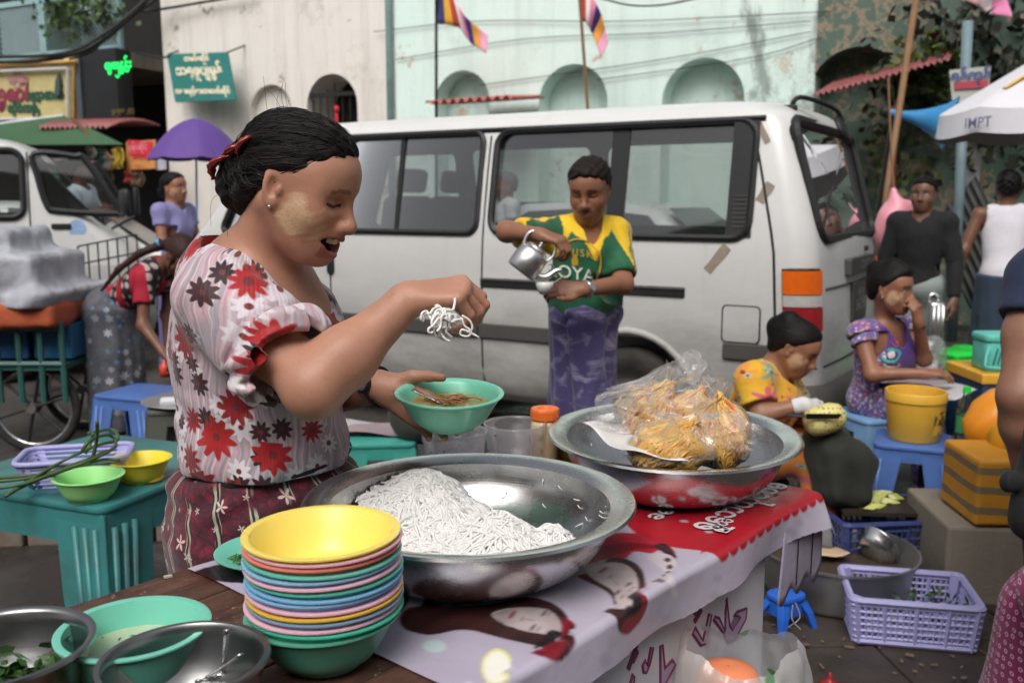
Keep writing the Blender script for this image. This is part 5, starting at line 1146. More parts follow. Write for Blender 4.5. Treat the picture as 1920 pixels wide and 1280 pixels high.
def bagf(x,y):
 a=6.2832*x;prf=np.interp(y,[0,.15,.5,.8,.93,1],[.05,.10,.118,.102,.096,.085]);fo=.005*math.sin(5*a+3*y)+.003*math.sin(11*a-6*y+1)+.003*abs(math.sin(17*a+9*y));rr=prf+fo*min(1,y*3);zz=st_top+.004+(cb[2]+.045-st_top)*y+.016*math.sin(2*a+1.9)*y+.004*math.sin(7*a)*y
 return V3(cb[0]+rr*math.cos(a),cb[1]+rr*math.sin(a)*.92,zz)
m.grid(bagf,110,30)
T=NT('carrier_film');o=T.obj();fm,fc,fr_=flowers(T,T.map(o,(1,1,1),rot=(1.57,0,0)),18,.22,3,1.0,.1)
prt=T.m('MULTIPLY',fm,T.m('GREATER_THAN',fr_[2],.55));cl=T.mix(prt,S(226,228,226),S(80,176,84))
df=T.n('ShaderNodeBsdfDiffuse',{'Color':cl});tl=T.n('ShaderNodeBsdfTranslucent',{'Color':cl});gl_=T.n('ShaderNodeBsdfGlossy',{'Roughness':.25});tr_=T.n('ShaderNodeBsdfTransparent',{'Color':(.98,.98,.98)})
sh=T.n('ShaderNodeMixShader',[.45,df,tl]);sh=T.n('ShaderNodeMixShader',[.08,sh,gl_]);sh=T.n('ShaderNodeMixShader',[.35,sh,tr_]);T.t.links.new(sh,T.out.inputs[0])
m.build('bag_film',T.mat,cbg,smooth=True)
m=MB();m.lathe([(.001,-.05),(.035,-.045),(.05,-.015),(.05,.012),(.038,.035),(.012,.042),(.001,.04)],28,cb+V3(-.02,-.01,-.02),np.diag([1.1,1.0,1.0]));tag(m.build('melon',pm('melon_orange',S(236,140,96),.4,var=.12,sss=.1),None,smooth=True),'orange melon sitting inside the white carrier bag','melon')
# ================================================================ PEOPLE
def face_rot(fwd,pitch=0,roll=0):
 a=math.atan2(fwd[1],fwd[0]);return rotz(a)@roty(R(pitch))@rotx(R(roll))
def head_prims(s,pos,Rm,k=1.0,mouth='closed',slim=1.0,nose=1.0):
 L=lambda x,y,z:pos+Rm@(V3(x,y*slim,z)*k)
 E=lambda c,r,kk=.02,op='u':s.ell(L(*c),np.array(r)*k,k=kk*k,rot=Rm,op=op)
 E((-.012,0,.038),(.095,.074,.080));E((.028,0,-.015),(.066,.061,.085),.03);E((.046,0,-.06),(.045,.044,.044),.03);E((.044,0,.046),(.050,.058,.047),.03)
 for y in(-1,1):
  s.cap(L(-.008,y*.056,-.028),L(.060,y*.022,-.086),.016*k,.016*k,k=.028*k)
  s.cap(L(.080,y*.010,.030),L(.062,y*.046,.026),.012*k,.011*k,k=.018*k)
  E((.056,y*.038,-.024+(.008 if mouth=='smile' else 0)),(.028,.026,.026),.03)
 E((.078,0,-.090),(.017,.019,.014),.022)
 for y in(-1,1):
  E((.098,y*.032,.010),(.018,.018,.011),.014,'s');E((.0735,y*.031,.0085),(.0135,.0145,.0125),.005)
  s.cap(L(.0845,y*.020,.0135),L(.076,y*.046,.011),.0042*k,.0036*k,k=.004*k)
 s.cap(L(.086,0,.022),L(.110*(1+.02*(nose-1)),0,-.020),.0075*k,.0105*k,k=.014*k);E((.110,0,-.025),(.0115,.012,.0105),.01)
 for y in(-1,1):E((.097,y*.0135,-.030),(.0115,.0075,.0085),.008)
 E((.082,0,-.058),(.020,.028,.022),.022)
 for y in(-1,1):
  if mouth=='smile':
   s.cap(L(.066,y*.037,-.040),L(.102,0,-.0485),.0042*k,.0062*k,k=.006*k);s.cap(L(.066,y*.036,-.044),L(.0965,0,-.077),.0042*k,.0072*k,k=.006*k)
  else:
   s.cap(L(.086,y*.022,-.057),L(.100,0,-.0525),.0035*k,.0060*k,k=.006*k);s.cap(L(.086,y*.021,-.059),L(.0985,0,-.0650),.0035*k,.0068*k,k=.006*k)
 if mouth=='smile':E((.096,0,-.0625),(.034,.024,.0105),.006,'s');E((.085,-.018,-.055),(.026,.016,.0075),.006,'s');E((.085,.018,-.055),(.026,.016,.0075),.006,'s')
 else:
  for y in(-1,1):s.cap(L(.090,y*.022,-.0585),L(.1055,0,-.0585),.0014*k,.0018*k,k=.003*k,op='s')
 for y in(-1,1):
  rr=Rm@roty(R(-12))@rotz(R(y*-24))
  s.ell(L(-.006,y*.073,.002),np.array((.0145,.006,.026))*k,k=.010*k,rot=rr);s.ell(L(-.002,y*.0785,.002),np.array((.0075,.006,.015))*k,k=.006*k,rot=rr,op='s')
  s.ell(L(.002,y*.072,-.023),np.array((.008,.006,.009))*k,k=.006*k,rot=Rm);s.ell(L(.008,y*.072,.0),np.array((.005,.005,.008))*k,k=.005*k,rot=Rm)
def to_local(V,pos,Rm,k,slim=1.0):
 q=(V-pos)@Rm/k;q[:,1]/=slim;return q
def head_colors(V,C,pos,Rm,k,skin,eyes='open',mouth='closed',thanaka=0,brow=True,moustache=False,lipcol=None,slim=1.0,beard=0,kw_brow=.85):
 head_colors.tk=np.zeros(len(V));q=to_local(V,pos,Rm,k,slim);x,y,z=q.T;ay=np.abs(y);near=(np.linalg.norm(q,axis=1)<.19)
 def put(m,col,a=1.0):
  m=np.clip(m,0,1)[:,None]*a;C[:]=C*(1-m)+np.array(col)*m
 warm=np.exp(-(((x-.07)/.03)**2+((ay-.042)/.022)**2+((z+.022)/.022)**2));put(warm*near,scl(skin,1.0)*np.array((1.12,.9,.86)),.5)
 if thanaka:
  n=vnoise(q,60,5)*.3+vnoise(q,130,6)*.25;d=((x-.052)/.034)**2+((z+.028)/.036)**2
  m=np.clip((1.15-d+n*1.1)*1.9,0,1)*(ay>.02)*(x>.0)*near;ridges=.85+.15*np.clip(n,-1,1)
  head_colors.tk=np.clip(m,0,1)*thanaka;m2=np.exp(-(((x-.095)/.02)**2+((z-.05)/.028)**2))*near*(.6+.4*n);put(m2,S(205,175,140),.35*thanaka)
 if brow:
  b=(np.abs(z-(.033-.10*(ay-.03)**2*10-.004*(ay>.04)))<.0036)&(ay>.013)&(ay<.050)&(x>.045);put(b.astype(float)*near,S(34,24,20),kw_brow)
 lip=lipcol or(skin[0]*.95,skin[1]*.55,skin[2]*.55)
 if mouth=='smile':
  u_=(x>.070)&(ay<.034);dl=np.minimum(np.abs(z+.050+.0*ay),9);ml=u_&(z<-.044)&(z>-.084)&(x>.0885-ay*.75);put(ml.astype(float)*near,lip,.85)
  inm=(x<.094-ay*.3)&(np.abs(z+.062-ay*.35)<.013)&(ay<.034)&(x>.060);put(inm.astype(float)*near,S(96,26,28),1)
 else:
  ml=np.exp(-(((z+.0585)/.0085)**4+(ay/.0215)**4))*(x>.078);put(ml*near,lip,.8)
  put((np.abs(z+.0585)<.0014)*(ay<.021)*(x>.08)*near,scl(skin,.25),.8)
 nos=np.exp(-(((ay-.007)/.0035)**2+((z+.0365)/.0032)**2))*(x>.092);put(nos*near,scl(skin,.12),.9)
 dc=np.sqrt((ay-.031)**2+((z-.0085)*1.0)**2)
 ef=(x>.07)&near
 if eyes=='open':
  sh=((ay-.031)/.0135)**2+((z-.0085)/.0058)**2;put((sh<1)*ef,S(205,196,188),.95);put((np.sqrt((ay-.031)**2+(z-.0085)**2)<.0056)*(sh<1)*ef,S(24,15,12));put(np.exp(-((sh-1.1)/.25)**2)*(z>.0085)*ef,S(26,18,16),.9)
 else:
  lz=.0045+.0-12*(ay-.031)**2*0+.9*(ay-.031)**2*14;put((np.abs(z-lz)<.0026)*(np.abs(ay-.032)<.017)*ef,S(22,15,13),.95)
  put(np.exp(-((z-.017)/.006)**2-((ay-.031)/.016)**2)*ef,scl(skin,.72),.5)
 if moustache:put(np.exp(-((z+.0455+ay*.12)/.0045)**4)*(ay<.031)*(x>.066)*near,S(26,20,18),.75)
 if beard:put(np.exp(-(((z+.085)/.02)**2))*(x>.06)*near,scl(skin,.5),beard)
 ear=np.exp(-(((x+.004)/.012)**2+((z-.002)/.02)**2))*(ay>.068);put(ear*near,scl(skin,.8),.3)
def hand_prims(s,wr,fwd,up,k=1.0,ts=1,curls=((20,25,15),)*4,thumb=((.75,.6,-.2),(.95,.25,-.25),(.95,.0,-.3)),spread=0.0,fk=1.0):
 x=unit(fwd);z=unit(np.array(up,float)-x*np.dot(up,x));y=np.cross(z,x)*ts
 W=lambda a,b,c:np.array(wr,float)+(x*a+y*b+z*c)*k
 fy=(.026,.0085,-.009,-.0255);bx=(.083,.087,.083,.074);fl=(1.0,1.1,1.02,.82);tips=[]
 s.cap(W(-.012,0,0),W(.02,0,-.002),.021*k,.022*k,k=.015)
 for i in range(4):
  s.cap(W(.015,fy[i]*.6,0),W(bx[i],fy[i],.001),.0145*k,.0105*k,k=.014)
  a=0.0;p=W(bx[i],fy[i],.001);sp=spread*(1.5-i)/1.5
  for j,Ln in enumerate((.041,.026,.020)):
   a+=R(curls[i][j]);d=x*math.cos(a)-z*math.sin(a)+y*(sp if j==0 else sp*.5);q=p+unit(d)*Ln*fl[i]*k*fk
   s.cap(p,q,(.0093,.0083,.0074)[j]*k,(.0083,.0074,.0062)[j]*k,k=.0035);p=q
  tips.append(p)
 p=W(.018,.020,-.004);s.cap(W(.03,.012,-.006),W(.045,.020,-.006),.016*k,.013*k,k=.014)
 for j,Ln in enumerate((.036,.030,.025)):
  d=thumb[j];q=p+unit(x*d[0]+y*d[1]+z*d[2])*Ln*k;s.cap(p,q,(.0145,.0108,.0094)[j]*k,(.0108,.0094,.0072)[j]*k,k=.006);p=q
 tips.append(p);return tips
def skin_mat(name,rough=.42):
 T=NT(name);o=T.obj();a=T.attr('Col');n=T.noise(o,26,6,.65);c=T.mix(T.m('MULTIPLY',n,.35),a,T.mix(.5,a,(.10,.035,.02),'MIX'))
 fine=T.noise(o,420,3,.6);tk=T.attr('tk',2);tn=T.noise(T.map(o,(1,1,2.2)),150,6,.7,1.0);tm=T.m('MULTIPLY',tk,T.ramp(tn,[(.30,.25),(.62,1.0)]));c=T.mix(T.m('MULTIPLY',tm,.9),c,S(214,184,146));pores=T.noise(o,900,2,.5);c=T.mix(T.m('MULTIPLY',T.ramp(pores,[(.5,0.0),(.75,1.0)]),.12),c,(.09,.03,.02));mot=T.ramp(T.noise(o,75,5,.7),[(.55,0.0),(.8,.35)]);c=T.mix(mot,c,T.mix(.6,c,(.12,.04,.025)))
 return T.set(col=c,rough=T.m('ADD',T.m('ADD',rough-.08,T.m('MULTIPLY',T.noise(o,90,5,.7),.26)),T.m('MULTIPLY',tm,.3)),sss=.08,sssr=(1.0,.35,.2),ssss=.008,spec=.45,nrm=T.bump(T.m('ADD',T.m('ADD',fine,T.m('MULTIPLY',tm,2.5)),T.m('MULTIPLY',T.noise(o,140,4,.65),1.2)),.28,.0014))
SKINM=skin_mat('skin')
def hair_mat(name,col=S(16,13,13),rough=.45):
 T=NT(name);st=T.attr('st');n=T.noise(T.map(st,(260,9,1)),1.0,4,.65);n2=T.noise(T.map(st,(90,4,1)),1.0,3,.6)
 c=T.mix(n,scl(col,.45),scl(col,2.2));return T.set(col=c,rough=T.m('ADD',rough-.08,T.m('MULTIPLY',n2,.22)),spec=.16,nrm=T.bump(T.m('ADD',n,T.m('MULTIPLY',n2,1.3)),.6,.004))
HAIR=hair_mat('hair_black');HAIRB=hair_mat('hair_brown',S(46,30,26))
def hair_mesh(name,sdf,lo,hi,h,axis_o,axis_d,parent,mat=None):
 V,Q=sdf.mesh(lo,hi,h);me=np_mesh(name,V,Q);d=unit(axis_d);r=V-axis_o;t=r@d;a=unit(np.cross(d,V3(.3,.2,.9)));b=np.cross(d,a);ang=np.arctan2(r@b,r@a)
 set_vec(me,np.stack([ang*.1,t,0*t],1));return link(name,me,mat or HAIR,parent)
def hair_base(pos,Rm,k=1.0,thick=1.0,style='pulled',slim=1.0):
 s=Sdf();L=lambda x,y,z:pos+Rm@(V3(x,y*slim,z)*k)
 thick=.985+(thick-1)*.4
 s.ell(L(-.015,0,.038),np.array((.101,.080*slim,.086))*k*thick,rot=Rm);s.ell(L(-.046,0,-.018),np.array((.055,.064*slim,.062))*k,rot=Rm,k=.03*k)
 if style=='pulled':
  s.ell(L(.028,0,.056),np.array((.0635,.064*slim,.060))*k*thick,rot=Rm,k=.03*k);s.half(L(.007,0,.003),Rm@V3(.70,0,-.71),k=.03);s.disp(lambda x,y,z:.0006*np.sin(230*x+90*y)*np.sin(210*z+70*y))
  s.ell(L(.115,0,.02),np.array((.056,.066,.056))*k,rot=Rm,op='s',k=.02)
 elif style=='short':
  s.ell(L(.033,0,.066),np.array((.064,.063,.056))*k*thick,rot=Rm,k=.03*k);s.half(L(.0,0,.016),Rm@V3(.62,0,-.78),k=.008)
  s.ell(L(.118,0,.015),np.array((.062,.08,.066))*k,rot=Rm,op='s',k=.008)
  s.disp(lambda x,y,z:.0038*np.sin(170*x+60*y)*np.sin(150*z+70*y))
 return s,L
class Fig:
 """a figure from its joints; the body is one mesh, hair and clothes are its children"""
 def __init__(f,name,label,base,skin,group=None):
  f.root=thing(name,label,'person',base);f.skin=skin;f.s=Sdf();f.blocks=[];f.heads=[]
 def head(f,pos,Rm,k=1.0,**kw):
  f.hp,f.hR,f.hk=np.array(pos,float),Rm,k;hk={q:kw.pop(q)for q in list(kw)if q in('nose',)};f.kw=kw
  head_prims(f.s,f.hp,Rm,k,kw.get('mouth','closed'),kw.get('slim',1.0),**hk)
 def neck(f,base,r=.05,r2=None):f.nb=np.array(base,float);f.s.cap(f.hp+f.hR@V3(-.022,0,-.045)*f.hk,f.nb,r*.96,r2 or r*1.08,k=.03)
 def limb(f,pts,rs,k=.03):
  for i in range(len(pts)-1):f.s.cap(pts[i],pts[i+1],rs[i],rs[i+1],k=k)
 def build(f,lo,hi,h,head_h,hands=()):
  hp=f.hp;parts=[]
  z0=f.nb[2]-.02
  parts.append(f.s.mesh(hp-np.array([.15,.15,max(.02,hp[2]-z0)])*1.0,hp+np.array([.15,.15,.17]),head_h))
  for(c,r)in hands:parts.append(f.s.mesh(np.array(c)-r,np.array(c)+r,head_h))
  s2=f.s;V,Q=s2 .mesh(lo,hi,h)
  b0=hp-np.array([.15,.15,hp[2]-z0])+h*2;b1=hp+np.array([.15,.15,.17])-h*2
  ins=((V>b0)&(V<b1)).all(1)
  for(c,r)in hands:ins|=((V>np.array(c)-r+2*h)&(V<np.array(c)+r-2*h)).all(1)
  Q=Q[~ins[Q].all(1)];parts.append((V,Q))
  V,Q=join_np(parts);me=np_mesh('body',V,Q);me_n=len(me.vertices)
  C=np.tile(np.array(f.skin),(len(V),1))*(1+.07*vnoise(V,14,3)+.05*vnoise(V,45,4))[:,None]
  head_colors(V,C,f.hp,f.hR,f.hk,np.array(f.skin),**f.kw);set_col(me,np.clip(C,0,1));ta=me.attributes.new('tk','FLOAT','POINT');ta.data.foreach_set('value',head_colors.tk.astype(np.float32));f.body=link('body',me,SKINM,f.root);f.skinmesh=me;return f.body
 def cloth(f,name,sdf,lo,hi,h,mat,st=None,parent=None):
  V,Q=sdf.mesh(lo,hi,h);me=np_mesh(name,V,Q)
  if st is not None:set_vec(me,st(V))
  return link(name,me,mat,parent or f.root)
def torso_frame(N,H,shR,shL):
 u=unit(np.array(N)-np.array(H));l=np.array(shL)-np.array(shR);l=unit(l-u*(l@u));fw=np.cross(l,u);return np.stack([fw,l,u],1)
def wrinkle(amp,sc,seed=0):
 r=np.random.default_rng(seed);ks=r.normal(size=(6,3))*sc;ph=r.uniform(0,6.28,6)
 def f(x,y,z):
  o=0
  for i in range(6):o=o+np.sin(x*ks[i,0]+y*ks[i,1]+z*ks[i,2]*.6+ph[i]+1.3*np.sin(x*ks[i-1,0]*.4+z*ks[i-1,2]*.3))
  return(amp*o/6).astype(np.float32)
 return f
def torso_prims(s,N,H,shR,shL,infl=0.0,bx=1.0,bust=0.0,k=.05):
 F=torso_frame(N,H,shR,shL);N,H,shR,shL=[np.array(q,float)for q in(N,H,shR,shL)];Ln=np.linalg.norm(N-H);hw=np.linalg.norm(shL-shR)/2
 P=lambda a,fx=0,ly=0:N+(H-N)*a+F[:,0]*fx+F[:,1]*ly
 s.ell(P(.30,.012),np.array((.105*bx+infl,hw*.88*(.6+.4*bx)+infl,Ln*.36)),rot=F,k=k);s.ell(P(.62,.006),np.array((.10*bx+infl,hw*.78*bx+infl,Ln*.34)),rot=F,k=k);s.ell(P(.95,0),np.array((.115*bx+infl,hw*.88*bx+infl,Ln*.28)),rot=F,k=k)
 for q in(shR,shL):s.cap(P(.06),q,.045+infl,.050+infl,k=k)
 if bust:
  for y in(-1,1):s.ell(P(.36,.075*bx,y*hw*.42),(bust+infl*.6,)*3,k=k)
 return F
def skirt_prim(s,H,B,F,r0,r1,infl=0.0,op='u',k=.03,top=.12):
 """elliptic tube from pelvis H down to hem centre B; r0, r1: (front, lateral) radii at top, hem"""
 H=np.array(H,float);B=np.array(B,float);u=unit(H-B);l=unit(F[:,1]-u*(F[:,1]@u));fw=np.cross(l,u);Ln=np.linalg.norm(H-B)
 def f(x,y,z):
  px,py,pz=x-B[0],y-B[1],z-B[2];t=px*u[0]+py*u[1]+pz*u[2];a=px*fw[0]+py*fw[1]+pz*fw[2];b=px*l[0]+py*l[1]+pz*l[2];q=np.clip(t/Ln,0,1)
  rf=r1[0]+(r0[0]-r1[0])*q;rl=r1[1]+(r0[1]-r1[1])*q;an=np.arctan2(a/rf,b/rl)
  fold=(.010*np.sin(an*7+q*2.2)+.006*np.sin(an*13-q*3))*(1-q)**.6
  d=(np.sqrt((a/rf)**2+(b/rl)**2)-1)*min(min(r0),min(r1))-fold
  return np.maximum(d,np.maximum(-t,t-Ln-top))
 mx=max(max(r0),max(r1))+.03
 return s.add(f,np.minimum(H,B)-mx,np.maximum(H,B)+mx+top,k,op)
def cyl_st(c,rad=.16,ax=None):
 c=np.array(c,float)
 def st(V):a=np.arctan2(V[:,1]-c[1],V[:,0]-c[0]);return np.stack([a*rad,V[:,2],V[:,0]*0],1)
 return st
def cloth_mat(name,col,var=.1,rough=.85,weave=900,fold=.25):
 T=NT(name);o=T.obj();c=T.mix(T.noise(o,8,5),scl(col,1-var),scl(col,1+var));return T.set(col=c,rough=rough,sheen=.05,nrm=T.bump(T.m('ADD',T.noise(o,weave*.5,2),T.m('MULTIPLY',T.noise(o,26,4,.6),3.5)),fold,.005))
def print_mat(name,base,layers,rough=.75,st='st',swirl=None):
 """printed cloth: flower layers (scale, size, petals, [colours], offset, share)"""
 T=NT(name);v=T.attr(st,1);o=T.obj();c=base if not isinstance(base,list)else T.mix(T.ramp(T.noise(v,base[2],4,.6,1.5),[(.35,0.0),(.65,1.0)]),base[0],base[1])
 if swirl:
  w_=T.wave(T.map(v,(1,.25,1)),swirl[0],6.0,3,1.2);c=T.mix(T.ramp(w_,[(.86,0.0),(.95,1.0)]),c,swirl[1]);w2=T.wave(T.map(v,(1,.25,1),loc=(.37,.1,0)),swirl[0]*.7,6.0,3,1.2);c=T.mix(T.ramp(w2,[(.88,0.0),(.96,1.0)]),c,swirl[2])
 for(sc_,size,pet,cols,off,share)in layers:
  m,ce,rnd=flowers(T,v,sc_,size,pet,.8,.3,off)
  keep=T.m('LESS_THAN',rnd[2],share);m=T.m('MULTIPLY',m,keep);ce=T.m('MULTIPLY',ce,keep)
  pc=cols[0]if len(cols)==1 else T.ramp(rnd[0],[(i/len(cols),cc)for i,cc in enumerate(cols)],'CONSTANT')
  c=T.mix(m,c,pc);c=T.mix(ce,c,scl(cols[0],.3))
 return T.set(col=c,rough=rough,sheen=.15,nrm=T.bump(T.m('ADD',T.noise(o,500,2),T.m('MULTIPLY',T.noise(o,22,4,.6),2.5)),.22,.004))
DSK=S(118,76,56);MSK=S(146,98,76);LSK=S(150,104,82)
W=at
vs_=Fig('person','laughing woman in red-flowered blouse and maroon longyi dropping noodles into a bowl',(-.46,1.69,0),S(190,138,114))
HP=W(556,352,1.545);HK=.985
HRm=face_rot((1,-.27,0),23,2)
vs_.head(HP,HRm,HK,mouth='smile',eyes='down',thanaka=1,lipcol=S(160,84,80),slim=.97,kw_brow=.5)
NB=W(462,540,1.635);vs_.neck(NB,.049,.062)
SHR,SHL=W(418,560,1.52),W(470,535,1.79)
ELR,WRR=W(588,724,1.40),W(768,560,1.475)
ELL,WRL=W(585,745,1.80),W(716,724,1.685)
s=vs_.s
s.ell(W(500,600,1.64),(.10,.14,.15),k=.05);s.cap(NB,SHR,.05,.055,k=.05);s.cap(NB,SHL,.05,.055,k=.05);s.cap(W(455,520,1.62),W(552,600,1.64),.065,.058,k=.05)
s.cap(SHR,(SHR+ELR)/2,.050,.050,k=.03);s.cap((SHR+ELR)/2,ELR,.050,.041,k=.03)
s.cap(ELR,ELR*.68+WRR*.32,.042,.0445,k=.03);s.cap(ELR*.68+WRR*.32,WRR,.0445,.0275,k=.03);s.ell(ELR+V3(-.002,-.006,-.014),(.031,.027,.027),k=.03)
s.cap(SHL,ELL,.052,.045,k=.03);s.cap(ELL,WRL,.045,.028,k=.03)
tr=hand_prims(s,WRR,(1,.03,.16),(-.12,-.42,.9),1.04,1,((52,62,30),(58,64,34),(64,66,36),(68,66,36)),((.75,.45,-.5),(.7,.1,-.75),(.5,-.1,-.9)))
tl=hand_prims(s,WRL,(.80,-.20,-.42),(-.15,.95,.12),1.04,-1,((10,24,14),(14,26,16),(18,28,16),(22,28,16)),((.72,.72,-.10),(1.05,.62,-.08),(1.1,.48,-.02)))
hR_=(WRR+V3(.075,0,-.01),.115);hL_=(WRL+V3(.07,-.01,0),.12)
vs_.build(W(330,1000,1.9)*0+V3(-.72,1.28,.86),V3(.12,2.0,1.42),.005,.0019,[(WRR+V3(.07,0,0),.10),(WRL+V3(.06,0,-.01),.105)])
root=vs_.root
m=MB();L=lambda x,y,z:HP+HRm@(V3(x,y*.97,z)*HK)
for k in range(-4,5):
 y=k*.0046;x=.0935-16*y*y;m.box(L(x+.002,y,-.0555+6*y*y),(.004,.0044,.009),HRm)
to=m.build('teeth',pm('tooth',S(222,214,200),.25,var=.04),root,bevel=.0008);to['kind']='stuff'
hs_,Lh=hair_base(HP,HRm,HK,1.0,'pulled',.97)
for(a,b,r1,r2)in(((-.075,0,.02),(-.098,0,-.005),.040,.036),((-.098,0,-.005),(-.098,0,-.045),.037,.033),((-.09,.0,-.045),(-.055,0,-.058),.032,.028)):hs_.cap(Lh(*a),Lh(*b),r1*HK,r2*HK,k=.02)
hs_.cap(Lh(-.122,0,.0),Lh(-.125,0,-.045),.018,.017,k=.015)
hs_.disp(lambda x,y,z:.0012*np.sin(260*z+180*y+60*x))
hair_mesh('hair',hs_,HP+V3(-.23,-.16,-.16),HP+V3(.15,.16,.19),.003,Lh(-.10,0,0),HRm@V3(1,0,.6),root)
hm=bpy.data.objects['hair'];bvh=BVHTree.FromObject(hm,bpy.context.evaluated_depsgraph_get())if False else BVHTree.FromPolygons([tuple(np.array(v.co)+np.array(ROOTS[root.name].translation))for v in hm.data.vertices],[tuple(p.vertices)for p in hm.data.polygons])
goal=Lh(-.085,0,.01);hstr=[MB(),MB()];nv_=len(hm.data.vertices);off_=np.array(ROOTS[root.name].translation)
for k in range(1500):
 p=np.array(hm.data.vertices[random.randrange(nv_)].co)+off_;lc=(p-HP)@HRm/HK
 if lc[0]<-.07:continue
 pts=[];lift=random.uniform(.0,.0012)+(.002 if random.random()<.05 else 0);jit=rng.normal(0,.012,3)
 for i in range(random.randint(6,11)):
  h_=bvh.find_nearest(Vector(p))
  if h_[0]is None:break
  n_=np.array(h_[1]);p=np.array(h_[0])+n_*lift;pts.append(p.copy());d=goal+jit-p;L_=np.linalg.norm(d)
  if L_<.03:break
  d=d-n_*(d@n_);p=p+unit(d)*.011
 if len(pts)>3:hstr[k%2].tube(smooth_path(pts,2),[.00045]*1+[.0006]*(len(pts)*2-3)+[.0003],4)
for q_,cl_ in zip(hstr,(S(12,10,10),S(44,36,34))):q_.build('hair_strands',pm('strand_%d'%(cl_[0]*1e4),cl_,.42,spec=.3),root,smooth=True)['kind']='stuff'
m=MB()
fly=[((-.05,-.02,.10),(-.07,-.02,.122),(-.09,-.03,.135)),((-.03,-.03,.105),(-.05,-.03,.13),(-.06,-.03,.155)),((-.06,0,.095),(-.08,0,.115),(-.085,.01,.145)),((-.02,-.02,.11),(.0,-.02,.125),(.04,-.02,.13)),((-.07,-.03,.09),(-.09,-.03,.13),(-.10,-.03,.15)),((-.1,-.03,-.04),(-.115,-.045,-.07),(-.10,-.05,-.11)),((-.07,-.05,-.04),(-.075,-.055,-.075),(-.06,-.06,-.11)),((-.12,0,-.02),(-.145,0,-.035),(-.16,.0,-.03)),((-.12,0,.0),(-.15,0,-.01),(-.17,.0,.0))]
for k in range(3):
 p=(random.uniform(-.08,.03),random.uniform(-.05,.03),.112-random.uniform(0,.01));fly.append((p,(p[0]-random.uniform(0,.03),p[1],p[2]+.018),(p[0]-random.uniform(-.02,.05),p[1],p[2]+random.uniform(.015,.04))))
for f3 in fly:m.tube(smooth_path([Lh(*q)for q in f3],4),.00028,4)
ho=m.build('loose_hair',pm('hair_strand',S(24,18,16),.5),root);ho['kind']='stuff'
CLIP=pm('clip_red',S(150,34,14),.18,var=.3,scale=60,coat=.5,trans=.25)
def claw(pts,name='hair_clip'):
 m=MB();P=[Lh(*p)for p in pts];sp=smooth_path(P,5);n_=len(sp);m.tube(sp,[.004+.009*math.sin(math.pi*i/(n_-1))+.002*math.sin(i*2.2)for i in range(n_)],8,flat=.45);return m.build(name,CLIP,root,smooth=True)
claw([(-.070,-.052,.062),(-.080,-.062,.050),(-.088,-.060,.034),(-.086,-.054,.018)]);claw([(-.112,-.03,.010),(-.128,-.04,-.004),(-.138,-.036,-.020),(-.132,-.03,-.040)]);claw([(-.085,-.055,.04),(-.10,-.055,.026),(-.115,-.045,.012)])
m=MB();m.lathe([(.0005,.003),(.003,.002),(.0035,0),(.002,-.002),(.0005,-.003)],10,Lh(.004,-.079,-.029));m.build('earring',CHROME,root,smooth=True)
bl=Sdf();BF=rotz(R(-4))
bl.ell(W(474,622,1.645),(.128,.160,.150),k=.04,rot=roty(R(8)));bl.ell(W(492,760,1.655),(.142,.158,.155),k=.06);bl.ell(W(560,668,1.645),(.086,.120,.090),k=.05);bl.ell(W(582,606,1.70),(.060,.060,.075),k=.03);bl.ell(W(500,850,1.66),(.150,.165,.09),k=.05)
bl.cap(W(438,505,1.625),SHR,.062,.068,k=.05);bl.cap(W(448,500,1.64),SHL,.062,.066,k=.05);bl.cap(W(440,535,1.64),W(434,655,1.65),.080,.098,k=.05)
slR=SHR+(ELR-SHR)*.60;ax=unit(ELR-SHR);bl.cap(SHR,slR+ax*.02,.073,.082,k=.03)
ruf=slR+ax*.012
bl.cap(SHL,SHL+(ELL-SHL)*.55,.07,.078,k=.03)
def ruffle(x,y,z):
 px,py,pz=x-ruf[0],y-ruf[1],z-ruf[2];t=px*ax[0]+py*ax[1]+pz*ax[2];r=np.sqrt(np.maximum(px**2+py**2+pz**2-t*t,0));an=np.arctan2(py*1.0,pz-px*.3)
 g=np.exp(-(t/.030)**2)*np.exp(-np.maximum(r-.12,0)*60);return(-.0065*np.sin(an*9+1)*g-.0045*g+.010*np.exp(-((t+.028)/.008)**2)*np.exp(-np.maximum(r-.12,0)*60)).astype(np.float32)
bl.disp(ruffle);bl.disp(wrinkle(.0075,30,4));bl.disp(wrinkle(.004,70,5))
bl.disp(lambda x,y,z:(.004*np.sin(46*x+14*np.sin(11*z)+20*y)*np.clip((1.12-z)/.1,0,1)).astype(np.float32))
bl.cap(slR+ax*.010,slR+ax*.20,.066,.075,k=.004,op='s')
ends=slR+ax*.038
def sleeve_cut(x,y,z):
 px,py,pz=x-ends[0],y-ends[1],z-ends[2];t=px*ax[0]+py*ax[1]+pz*ax[2];r=np.sqrt(np.maximum(px**2+py**2+pz**2-t*t,0));an=np.arctan2(py,pz-px*.3)
 return np.maximum(-(t-.010*np.sin(an*9)),r-.12)
bl.add(sleeve_cut,ends-.3,ends+.3,.003,'s')
bl.cap(W(452,470,1.615),W(474,545,1.620),.066,.066,k=.010,op='s');bl.cap(W(505,525,1.60),W(592,598,1.585),.060,.012,k=.008,op='s');bl.cap(W(525,470,1.60),W(610,545,1.575),.07,.035,k=.01,op='s')
bl.half((0,0,.955),(0,0,-1),k=.003)
Vb,Qb=bl.mesh(V3(-.72,1.36,.93),V3(-.15,1.97,1.36),.0034)
